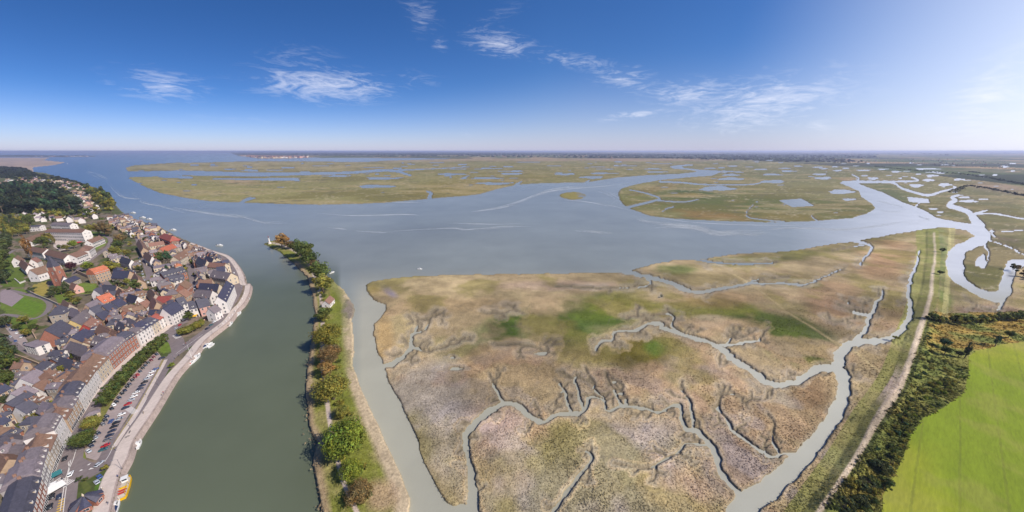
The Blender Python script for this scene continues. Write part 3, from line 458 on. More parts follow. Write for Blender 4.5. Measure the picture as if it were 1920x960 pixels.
# ---------------------------------------------------------------- water
def water():
    xs = np.concatenate([np.arange(-700, 0, 60), np.arange(0, 1921, 8), np.arange(1960, 2700, 60)]); ys = np.concatenate([[283.15, 283.4, 283.8], np.arange(284.5, 300, 1.5), np.arange(300, 480, 4), np.arange(480, 980, 8), np.arange(990, 1400, 30)])
    X, Y = np.meshgrid(xs, ys); GX, GY = G(X, Y); V = np.stack([GX, GY, np.zeros_like(GX)], -1)
    col = np.ones(X.shape + (3,)) * np.array((.185, .20, .185))
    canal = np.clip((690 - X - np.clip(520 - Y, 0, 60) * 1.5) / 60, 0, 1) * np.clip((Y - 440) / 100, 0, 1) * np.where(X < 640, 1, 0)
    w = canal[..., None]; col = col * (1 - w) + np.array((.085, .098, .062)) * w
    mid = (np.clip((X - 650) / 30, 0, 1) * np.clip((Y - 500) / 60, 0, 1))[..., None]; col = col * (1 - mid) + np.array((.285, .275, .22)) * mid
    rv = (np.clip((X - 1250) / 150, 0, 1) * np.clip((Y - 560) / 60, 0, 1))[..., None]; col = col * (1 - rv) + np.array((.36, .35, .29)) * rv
    rgt = (np.clip((X - 1480) / 250, 0, 1) * np.clip((560 - Y) / 60, 0, 1))[..., None]; col = col * (1 - rgt) + np.array((.45, .45, .465)) * rgt  # right channels paler: silt, plus bright sky reflection put into the colour
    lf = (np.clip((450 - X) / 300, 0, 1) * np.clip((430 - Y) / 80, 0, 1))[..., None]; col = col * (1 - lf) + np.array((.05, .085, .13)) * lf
    n = fbm(GX, GY * .6, .006, 7, 4); n_ = fbm(GX * .35 + GY * .2, GY * 1.1, .02, 9, 4); col = col * (.80 + .26 * n[..., None] + .26 * n_[..., None])
    ny, nx = X.shape; idx = np.arange(ny * nx).reshape(ny, nx); Q = np.stack([idx[1:, :-1], idx[1:, 1:], idx[:-1, 1:], idx[:-1, :-1]], -1).reshape(-1, 4)
    m = mat('river_water', attr='Col', rough=.24, spec=.5, var=.06, scale=.02, detail=4); nt = m.node_tree; p = nt.nodes['Principled BSDF']; L = nt.links.new
    p.inputs['IOR'].default_value = 1.33
    tc = nt.nodes.new('ShaderNodeTexCoord'); nz = nt.nodes.new('ShaderNodeTexNoise'); nz.inputs['Scale'].default_value = .12; nz.inputs['Detail'].default_value = 4; L(tc.outputs['Object'], nz.inputs['Vector'])
    b = nt.nodes.new('ShaderNodeBump'); b.inputs['Strength'].default_value = .12; b.inputs['Distance'].default_value = .5; L(nz.outputs[0], b.inputs['Height']); L(b.outputs[0], p.inputs['Normal'])
    obj('river_water', np_mesh('river_water', V.reshape(-1, 3), Q, col.reshape(-1, 3), True), m, kind='structure')
water()

def strip(name, P, z, m, kind='structure', sub=5, parent=None, label=None):      # a flat ribbon: (x, y, width in metres)
    S = smooth_line(P, sub); gx, gy = G(S[:, 0], S[:, 1], z); pts = np.stack([gx, gy], -1); t = np.gradient(pts, axis=0); t /= np.linalg.norm(t, axis=1)[:, None] + 1e-9
    nrm = np.stack([-t[:, 1], t[:, 0]], -1) * S[:, 2:3] / 2
    E = [pts + nrm, pts - nrm]
    for e in E:                                             # no folds on the inside of a tight bend
        for i in range(1, len(e)):
            if np.dot(e[i] - e[i - 1], t[i]) < 0: e[i] = e[i - 1] + t[i] * .02
    V = np.concatenate([np.c_[E[0], np.full(len(pts), z)], np.c_[E[1], np.full(len(pts), z)]]); n = len(pts)
    f = [(n + i, n + i + 1, i + 1, i) for i in range(n - 1)]
    return obj(name, np_mesh(name, V, f), m, kind=kind, parent=parent)
def sheet(name, P, z, m, kind='structure'):
    v = [(*G(x, y, z), z) for x, y in P]; me = bpy.data.meshes.new(name); me.from_pydata(v, [], [tuple(range(len(v)))]); me.update()
    bm = bmesh.new(); bm.from_mesh(me); bmesh.ops.triangulate(bm, faces=bm.faces)
    for f in bm.faces:
        if f.normal.z < 0: f.normal_flip()
    bm.to_mesh(me); bm.free(); return obj(name, me, m, kind=kind)
def foam():
    m = mat('foam_white', (176, 182, 188), rough=.9, var=.1); V = []; Fq = []
    lines = [([(1080, 432), (1120, 435), (1150, 437)], 9, 6), ([(1225, 428), (1270, 424), (1310, 428), (1345, 437), (1380, 435), (1420, 436), (1450, 430)], 26, 9), ([(1420, 434), (1460, 428), (1520, 428), (1580, 430), (1640, 424), (1690, 417), (1742, 412)], 14, 3.5), ([(1240, 420), (1290, 424), (1330, 430)], 20, 10),
             ([(1635, 375), (1660, 380), (1690, 388), (1688, 396), (1660, 397), (1640, 388)], 7, 2.5), ([(1725, 398), (1722, 405), (1740, 412), (1690, 420)], 6, 3), ([(900, 394), (930, 390), (975, 378), (1010, 364), (1050, 356), (1120, 350), (1180, 345)], 9, 3), ([(880, 398), (930, 391), (965, 384)], 6, 3), ([(1040, 368), (1055, 374), (1090, 377), (1130, 383), (1170, 391), (1200, 400)], 6, 3),
             ([(420, 401), (450, 405), (480, 414), (500, 417), (545, 415)], 7, 4), ([(330, 389), (380, 398), (430, 405), (470, 410)], 7, 6), ([(205, 338), (213, 350), (222, 362), (235, 370), (262, 372), (250, 362), (265, 360)], 7, 4), ([(262, 372), (270, 380), (310, 388), (350, 398)], 6, 5), ([(615, 427), (640, 429), (655, 430)], 8, 3), ([(660, 432), (700, 435), (740, 435)], 5, 3), ([(720, 435), (770, 431), (850, 428), (880, 430), (960, 424), (1000, 424)], 9, 3.5), ([(840, 418), (900, 420), (980, 420)], 5, 3),
             ([(580, 398), (660, 404), (760, 402), (790, 405)], 5, 2.5), ([(990, 365), (1060, 352), (1140, 350)], 5, 4), ([(1130, 360), (1160, 372), (1150, 388)], 8, 9), ([(160, 320), (185, 330), (200, 338)], 5, 5), ([(1180, 392), (1260, 412), (1360, 420), (1500, 422), (1600, 416)], 5, 1.6), ([(700, 375), (760, 379), (820, 376)], 3, 1.5), ([(1190, 402), (1210, 415), (1300, 421)], 7, 6)]
    r = np.random.default_rng(5)
    for P, k, wob in lines:
        base = smooth_line([(x, y, 0) for x, y in P], 10)
        for j in range(k * 2):
            off = r.normal(0, wob * .16, 2); a0 = r.integers(0, max(1, len(base) // 2)); a1 = r.integers(a0 + 4, max(a0 + 5, len(base) + 1)); S = base[a0:a1].copy()
            if len(S) < 3: continue
            S[:, 1] += off[1] + np.cumsum(r.normal(0, .07 + wob * .03, len(S))); S[:, 0] += off[0] * 4
            gx, gy = G(S[:, 0], S[:, 1]); n = len(S); ta = np.sin(np.linspace(0, np.pi, n)) ** .6 * np.clip(np.interp(np.arange(n), np.arange(0, n + 3, 3), r.uniform(-.35, 1.1, len(np.arange(0, n + 3, 3)))), 0, 1)
            w = scl(S[:, 0], S[:, 1]) ; w = (r.uniform(.2, .85) * ta * (.4 + r.random(n))) * .55          # half width in pixels
            gx2, gy2 = G(S[:, 0], S[:, 1] + w + .08); b = len(V)
            V += [(x, y, .03 + .004 * (j % 9)) for x, y in zip(gx, gy)] + [(x, y, .03 + .004 * (j % 9)) for x, y in zip(gx2, gy2)]
            Fq += [(b + n + i, b + n + i + 1, b + i + 1, b + i) for i in range(n - 1)]
    obj('foam', np_mesh('foam', V, Fq), m, kind='stuff')
foam()

# ---------------------------------------------------------------- streets, quay, paving
ASPH = mat('asphalt', (128, 116, 116), rough=.9, var=.14, scale=.6, var2=.12, scale2=.08); PAVE = mat('pale_paving', (204, 188, 178), rough=.9, var=.1, scale=.8, var2=.08, scale2=.1); GRAV = mat('car_park_gravel', (164, 148, 144), rough=.95, var=.14, scale=.5, var2=.1, scale2=.06)
STONE = mat('quay_stone', (170, 152, 144), rough=.9, var=.2, scale=.9, var2=.2, scale2=.2, bump=.1); PAINT = mat('road_paint', (226, 220, 216), rough=.8, var=.08); YPAINT = mat('yellow_road_paint', (210, 170, 60), rough=.8, var=.1); KERB = mat('kerb_stone', (176, 166, 158), var=.12)
strip('seafront_pavement', [(345, 578, 4), (327, 604, 5), (297, 627, 5), (260, 657, 5), (243, 670, 5), (220, 694, 5), (195, 721, 5), (178, 749, 5), (161, 777, 5), (140, 812, 5), (126, 842, 5), (115, 870, 5), (107, 897, 5), (93, 962, 5), (75, 1040, 5)], ZT + .016, PAVE)
strip('hedge_street', [(330, 612, 5), (300, 636, 5), (262, 664, 4.5), (240, 684, 4.5), (215, 708, 4.5), (192, 736, 4.5), (172, 770, 5), (152, 806, 6), (140, 832, 7), (133, 850, 8), (124, 880, 9), (117, 905, 9), (108, 960, 9), (92, 1040, 9)], ZT + .024, ASPH)
strip('quay_road', [(130, 868, 7), (150, 882, 8), (172, 882, 9), (190, 872, 8), (204, 855, 7), (218, 826, 6.5), (250, 789, 6.5), (275, 747, 6.5), (299, 704, 6.5), (317, 674, 6.5), (340, 655, 8), (375, 630, 8), (400, 610, 8), (423, 582, 8), (437, 562, 8), (446, 540, 8), (444, 520, 8), (433, 499, 8), (412, 482, 7), (385, 474, 6)], ZT + .032, ASPH)
strip('junction_road', [(335, 658, 7), (331, 640, 8), (322, 628, 8), (330, 612, 7), (350, 601, 6), (360, 590, 6), (363, 575, 6), (364, 550, 6), (362, 525, 6), (356, 500, 6), (345, 475, 6), (325, 455, 5), (300, 440, 5), (270, 425, 5), (240, 412, 5)], ZT + .028, ASPH)
strip('back_street', [(345, 590, 5), (315, 575, 4), (296, 590, 4), (280, 578, 4), (262, 560, 5), (240, 548, 5), (262, 530, 6), (280, 520, 6), (276, 500, 6), (269, 478, 6), (261, 455, 6), (253, 435, 5), (235, 415, 4), (200, 405, 4), (170, 402, 4), (150, 380, 5), (160, 355, 5)], ZT + .020, ASPH)
strip('school_lane', [(232, 548, 5), (210, 540, 4.5), (190, 522, 4.5), (160, 505, 5), (140, 514, 5), (165, 490, 6), (185, 475, 6), (203, 462, 5), (207, 448, 5), (190, 440, 4)], ZT + .036, ASPH)
strip('upper_lane', [(-20, 627, 6), (10, 634, 6), (40, 648, 6), (70, 664, 6), (90, 672, 5), (104, 655, 4), (120, 632, 4), (140, 606, 4), (165, 590, 4)], ZT + .040, ASPH)
strip('park_path', [(0, 590, 4), (30, 592, 3.5), (60, 598, 3.5), (84, 588, 3.5), (93, 572, 3.5), (82, 560, 3.5), (50, 552, 3.5), (20, 545, 4), (0, 545, 5)], ZT + .044, ASPH)
strip('garden_track', [(-10, 487, 4), (12, 478, 4), (30, 468, 4), (60, 470, 4)], ZT + .016, ASPH)
sheet('sports_court', [(0, 548), (12, 541), (45, 556), (22, 575), (0, 566)], ZT + .05, mat('court_surface', (150, 134, 136), var=.08, scale=.3))
sheet('car_park', [(287, 664), (296, 660), (305, 672), (297, 688), (284, 712), (270, 736), (256, 758), (240, 781), (226, 803), (212, 826), (205, 841), (192, 855), (180, 863), (162, 858), (158, 845), (168, 826), (182, 797), (207, 756), (230, 726), (250, 701), (270, 682)], ZT + .012, GRAV)
sheet('school_yard', [(102, 450), (135, 450), (132, 466), (112, 470), (100, 462)], ZT + .05, PAVE)
sheet('lane_car_park', [(8, 612), (20, 607), (40, 622), (52, 640), (45, 652), (30, 640)], ZT + .05, GRAV)
VERGE = mat('dry_verge', (150, 134, 92), rough=.95, var=.35, scale=.8, bump=.1)
strip('verge', [(210, 843, 1.6), (228, 812, 1.6), (243, 788, 1.6), (259, 763, 1.6), (273, 739, 1.6), (287, 714, 1.6), (300, 690, 1.6), (306, 675, 1.6)], ZT + .055, VERGE); strip('footway', [(214, 838, 1.8), (232, 810, 1.8), (248, 786, 1.8), (264, 760, 1.8), (277, 736, 1.8), (291, 711, 1.8), (304, 688, 1.8), (311, 674, 1.8)], ZT + .058, PAVE)
strip('hedge_verge', [(155, 838, 3), (166, 820, 3), (182, 792, 3.4), (205, 752, 3.6), (228, 722, 3.4), (248, 698, 3), (268, 678, 2.6), (288, 660, 2.4)], ZT + .05, mat('green_verge', (118, 116, 60), rough=.95, var=.35, scale=.8, bump=.1))
def quay():
    q = [p for p in QE[5:]]; S = smooth_line([(x, y, 0) for x, y in q], 4)
    T = [(*G(x, y, ZT), ZT) for x, y, _ in S]; n = len(T); tang = np.gradient(np.array(T)[:, :2], axis=0); tang /= np.linalg.norm(tang, axis=1)[:, None]
    out = np.stack([-tang[:, 1], tang[:, 0]], -1)           # towards the water
    if np.dot(out[n // 2], np.array(G(420, 760)) - np.array(T[n // 2][:2])) < 0: out = -out
    A = np.array(T)[:, :2]; ring = []
    for off, z in ((-.5, ZT + .05), (-.5, ZT + .22), (.05, ZT + .22), (.05, ZT - .3), (-.1, ZT - .3), (1.5, -1.)): ring.append(np.c_[A + out * off, np.full(n, z)])
    V = np.concatenate(ring); f = []
    for k in range(5): f += [(k * n + i, k * n + i + 1, (k + 1) * n + i + 1, (k + 1) * n + i) for i in range(n - 1)]
    me = np_mesh('quay_wall', V, f); o = obj('quay_wall', me, STONE); tag(o, 'long curved stone quay wall between the promenade and the green water', 'wall')
    # promenade
    wd = np.interp(np.arange(n), [0, 12, 28, 45, 60, n], [3, 4.2, 4.2, 4.6, 4.6, 4.6]); L1 = A - out * .5; L2 = A - out * (wd[:, None] + .5)
    obj('promenade', np_mesh('promenade', np.concatenate([np.c_[L1, np.full(n, ZT + .048)], np.c_[L2, np.full(n, ZT + .048)]]), [(i, i + 1, n + i + 1, n + i) for i in range(n - 1)]), PAVE, kind='structure')
    L3 = A - out * (wd[:, None] + .75); V = np.concatenate([np.c_[L2, np.full(n, z)] for z in (ZT, ZT + .13)] + [np.c_[L3, np.full(n, z)] for z in (ZT + .13, ZT)]); f = []
    for k in range(3): f += [(k * n + i, k * n + i + 1, (k + 1) * n + i + 1, (k + 1) * n + i) for i in range(n - 1)]
    obj('promenade_kerb', np_mesh('promenade_kerb', V, f), KERB, kind='structure')
    return A, out
QA, QO = quay()
def crossing(px, py, dx, dy, n, w=.55, ln=3.4, m=None, step=1.1, z=ZT + .062):      # zebra: bars set along (dx, dy)
    a = np.array(G(px, py, z)); b = np.array(G(px + dx, py + dy, z)); d = (b - a) / np.linalg.norm(b - a); e = np.array((-d[1], d[0])); mb = MB()
    for i in range(n):
        c = a + d * (i - n / 2) * step; q = [c + d * s * w / 2 + e * t * ln / 2 for s, t in ((-1, -1), (1, -1), (1, 1), (-1, 1))]; mb.add([(*p, z) for p in q], [(0, 1, 2, 3)])
    obj('road_marking', mb.mesh('zebra'), m or PAINT, kind='structure')
crossing(118, 905, 10, 2, 8); crossing(248, 770, 9, 6, 8, ln=2.6); crossing(332, 631, 10, 9, 8); crossing(112, 955, -2, 9, 7, ln=1.6, m=YPAINT, w=.7, step=1.6)
for P in ([(133, 862, .2), (127, 885, .2), (122, 900, .2), (118, 925, .2), (113, 958, .2)], [(143, 842, .2), (137, 862, .2), (131, 876, .2), (128, 890, .2), (122, 930, .2), (118, 965, .2)], [(196, 866, .18), (205, 852, .18), (220, 824, .18), (251, 788, .18), (276, 746, .18)], [(330, 663, .2), (355, 645, .2), (380, 627, .2)], [(131, 878, .2), (128, 868, .2), (134, 862, .2)]): strip('road_marking', P, ZT + .066, PAINT)
for (x, y, x1, y1) in ((165, 872, 170, 868), (150, 882, 156, 881), (168, 879, 176, 878)): strip('road_marking', [(x, y, 1.0), ((x + x1) / 2, (y + y1) / 2, .5), (x1, y1, .1)], ZT + .07, PAINT)

# ---------------------------------------------------------------- trees
def leafy(name, n, shape, leaf, seed, flat=1.):
    r = np.random.default_rng(seed); cl = r.normal(size=(max(9, n // 55), 3)); cl /= np.linalg.norm(cl, axis=1)[:, None]; cl *= r.uniform(.35, .95, (len(cl), 1)) ; cl[:, 2] = cl[:, 2] * .95
    cr = r.uniform(.2, .42, len(cl)); k = r.integers(0, len(cl), n); d = r.normal(size=(n, 3)); d /= np.linalg.norm(d, axis=1)[:, None]
    P = cl[k] + d * cr[k][:, None] * r.uniform(.55, 1, (n, 1)) ** .6
    if shape == 'poplar': P *= (.42, .42, 1)
    elif shape == 'cone': P *= np.c_[(.62 - .5 * P[:, 2:3]).clip(.05, 1), (.62 - .5 * P[:, 2:3]).clip(.05, 1), np.ones((n, 1))]
    elif shape == 'box': P = np.sign(P) * np.abs(P) ** .6; P *= (1, 1, .8)
    elif shape == 'bush': P[:, 2] = np.abs(P[:, 2]) * .8 - .3
    else: P *= (1, 1, .85)
    nr = d + P * .6 + r.normal(0, .35, (n, 3)); nr /= np.linalg.norm(nr, axis=1)[:, None]
    a = np.cross(nr, r.normal(size=(n, 3))); a /= np.linalg.norm(a, axis=1)[:, None]; b = np.cross(nr, a); s = leaf * r.uniform(.6, 1.35, (n, 1))
    V = np.stack([P + a * s, P + b * s * .7, P - a * s, P - b * s * .7 + nr * s * .3], 1).reshape(-1, 3)
    tint = (r.uniform(.68, 1.32, (n, 1)) * (1 + .22 * r.normal(size=len(cl))[k][:, None])).clip(.45, 1.7); hue = r.normal(0, .07, (n, 1)) + .09 * r.normal(size=len(cl))[k][:, None]
    c = np.concatenate([tint * (1 + hue), tint, tint * (1 - hue)], 1); c = np.repeat(c, 4, 0)
    return np_mesh(name, V, np.arange(4 * n).reshape(-1, 4), c)
def trunkmesh(name, seed, low=-1.7, limb=True):
    r = random.Random(seed); m = MB(); m.tube((0, 0, low), (.03, .02, -.5), .085, .06, 7); m.tube((.03, .02, -.5), (0, .05, .5), .06, .02, 6)
    for i in range(6 if limb else 3):
        t = i * 1.05 + r.random(); m.tube((.02, .02, -.75 + .17 * i), (.6 * math.cos(t), .6 * math.sin(t), -.15 + .2 * i), .032, .008, 5)
    return m.mesh(name)
def leafmat(name, rgb, rnd=.12):
    m = mat(name, rgb, rough=.85, spec=.15, var=.16, scale=2.2, rnd=rnd, trans=.36, attr=None); nt = m.node_tree; p = nt.nodes['Principled BSDF']; l = p.inputs['Base Color'].links[0].from_socket
    a = nt.nodes.new('ShaderNodeAttribute'); a.attribute_name = 'Col'; v = nt.nodes.new('ShaderNodeVectorMath'); v.operation = 'MULTIPLY'; nt.links.new(l, v.inputs[0]); nt.links.new(a.outputs['Color'], v.inputs[1]); nt.links.new(v.outputs[0], p.inputs['Base Color'])
    t = [n for n in nt.nodes if n.type == 'BSDF_TRANSLUCENT'][0]; nt.links.new(v.outputs[0], t.inputs[0]); return m
LEAF = {k: leafmat('leaves_' + k, tuple(min(235, q * 1.16 + 6) for q in c)) for k, c in dict(green=(80, 90, 44), bright=(112, 122, 44), dark=(74, 82, 52), olive=(120, 116, 52), gold=(126, 120, 52), orange=(132, 102, 60), copper=(84, 48, 54), brown=(122, 102, 66), pine=(58, 84, 56), deep=(46, 56, 40)).items()}
BARK = mat('bark', (112, 96, 82), var=.25, scale=3)
CROWN = {'round': [leafy('crown_round', 1700, 'round', .085, s) for s in (1, 2, 3, 4)], 'fine': [leafy('crown_fine', 7000, 'round', .05, s) for s in (21, 22, 23)], 'poplar': [leafy('crown_poplar', 1100, 'poplar', .075, s) for s in (5, 6)], 'cone': [leafy('crown_cone', 1200, 'cone', .08, 8)], 'box': [leafy('crown_box', 1900, 'box', .09, s) for s in (9, 10, 11)],
         'bush': [leafy('crown_bush', 800, 'bush', .11, s) for s in (12, 13, 14)], 'low': [leafy('crown_low', 330, 'round', .19, s) for s in (15, 16, 17)], 'lowcone': [leafy('crown_low_cone', 260, 'cone', .17, 18)], 'bushlow': [leafy('crown_bush_low', 260, 'bush', .2, s) for s in (31, 32)]}
TRUNK = [trunkmesh('trunk', s) for s in (1, 2, 3)]; STEM = trunkmesh('stem', 9, -1.0, False); TRUNKLOW = trunkmesh('trunk_low', 4, -1.7, False)
def along(P, n, jit, seed):
    r = np.random.default_rng(seed); S = smooth_line([(x, y, 0) for x, y in P], 8); g = np.array([G(x, y, 1) for x, y, _ in S]); d = np.r_[0, np.cumsum(np.linalg.norm(np.diff(g, axis=0), axis=1))]
    s = (np.arange(n) + r.random(n)) / n * d[-1]; return np.c_[np.interp(s, d, g[:, 0]), np.interp(s, d, g[:, 1])] + r.normal(0, jit, (n, 2))
TREES = []
def tree(px, py, rad, kind='round', leaf='green', label='', cat='tree', group=None, hz=1., z0=ZT, name=None, cam_r=None, crown_up=1.45, at=None):
    """crown centre seen at (px, py), crown radius in metres"""
    ch = crown_up * rad * hz
    x, y = at if at else G(px, py, z0 + ch)
    nm = name or {'bush': 'shrub', 'bushlow': 'shrub', 'cone': 'conifer', 'lowcone': 'conifer', 'poplar': 'poplar_tree', 'box': 'clipped_lime_tree'}.get(kind, 'tree')
    o = thing(nm, label, cat, (x, y, z0), random.random() * 6.28, group)
    c = obj('crown', random.choice(CROWN[kind]), LEAF[leaf], o); c.location = (0, 0, ch); c.scale = (rad, rad, rad * hz); c.rotation_euler = (0, 0, random.random() * 6.28)
    if 'bush' in kind: t = obj('stem', STEM, BARK, o); t.location = (0, 0, rad); t.scale = (rad,) * 3
    else:
        t = obj('trunk', TRUNKLOW if kind in ('low', 'lowcone') else random.choice(TRUNK), BARK, o); k = ch / 1.7; t.location = (0, 0, ch); t.scale = (rad, rad, k * 1.02)
    TREES.append((x, y, rad)); return o
def rm(px, py, r): return r / scl(px, py, 6)
DY = 'trees along the dyke'
for (px, py, r, kd, lf, lb, hz) in [
    (526, 449, 10, 'round', 'orange', 'rusty orange round tree nearest the small white light tower on the dyke', 1), (543, 457, 8, 'round', 'brown', 'low brown tree between the rusty orange tree and the tall green clump on the dyke', .8), (559, 463, 11, 'round', 'green', 'tall green tree at the light tower end of the dense dyke clump', 1.1), (571, 469, 13, 'round', 'green', 'largest green tree in the middle of the dense dyke clump near the tip', 1.1), (580, 482, 12, 'round', 'green', 'green tree at the landward end of the dense dyke clump', 1),
    (590, 494, 8, 'round', 'brown', 'small brownish tree between the dense green clump and the olive trees on the dyke', .9), (600, 507, 15, 'round', 'green', 'broad green tree above the olive tree at the dyke path', 1), (603, 529, 14, 'round', 'olive', 'broad olive tree overhanging the dyke path just above the white house', .95), (606, 586, 13, 'round', 'green', 'neat round dark green tree in front of the white dyke house', .75), (612, 626, 20, 'fine', 'gold', 'yellowing round tree on the dyke below the neat round tree', .9),
    (617, 662, 17, 'fine', 'brown', 'brownish tree on the dyke below the yellowing round tree', .9), (613, 690, 14, 'round', 'orange', 'smaller orange tree halfway along the dyke', .9), (621, 724, 25, 'fine', 'olive', 'wide olive brown spreading tree halfway along the dyke', .75), (642, 770, 14, 'fine', 'olive', 'small olive tree just behind the big bright green dyke tree', .9), (645, 820, 39, 'fine', 'bright', 'biggest bright yellow green tree in the near part of the dyke', .8), (657, 880, 22, 'fine', 'bright', 'smaller bright green tree just below the biggest dyke tree', .85), (672, 922, 26, 'fine', 'brown', 'thin brown autumn tree by the near end of the dyke path', .6),
    (628, 644, 9, 'round', 'gold', 'little golden tree between the yellowing tree and the brownish tree', .9)]:
    o = tree(px, py, rm(px, py, r * (1.2 if py < 540 else 1.18 if py < 760 else .95)), kd, lf, lb, 'tree', DY, hz, ZD, crown_up=1.3)
for i, (x, y) in enumerate(along([(598, 540), (612, 600), (618, 650), (624, 700), (636, 760), (652, 850), (672, 900), (690, 960)], 30, 3.0, 61)):
    tree(0, 0, random.uniform(1.5, 3.4), 'bush', random.choice(['olive', 'gold', 'green', 'olive', 'bright']), f'{ORD(i + 1)} low bush from the white cottage end in the scrub beside the dyke path', 'shrub', 'low bushes along the dyke path', 1.0, ZD, at=(x, y), crown_up=.75)
HR = [(307, 631), (185, 757)]
hl = smooth_line([(309, 630, 0), (280, 654, 0), (252, 680, 0), (230, 704, 0), (208, 730, 0), (190, 753, 0)], 5)
gpts = np.array([G(x, y, ZT + 5) for x, y, _ in hl]); dl = np.r_[0, np.cumsum(np.linalg.norm(np.diff(gpts, axis=0), axis=1))]; nL = int(dl[-1] / 5.2)
for i in range(nL):
    s = (i + .5) / nL * dl[-1]; x, y = np.interp(s, dl, gpts[:, 0]), np.interp(s, dl, gpts[:, 1])
    tree(0, 0, 3.3, 'box', 'green', f'clipped lime tree, {ORD(i + 1)} from the far end of the long row by the car park', 'tree', 'clipped limes in the row beside the car park', 1.05, at=(x + random.uniform(-.3, .3), y + random.uniform(-.3, .3)), crown_up=1.5)
for i, (px, py) in enumerate([(342, 620), (350, 618), (358, 614), (366, 610), (373, 606)]): tree(px, py, 3.2, 'box', 'olive', f'clipped olive lime tree, {ORD(i + 1)} from the junction in the short row before the red awnings', 'tree', 'short row of clipped limes', .9)
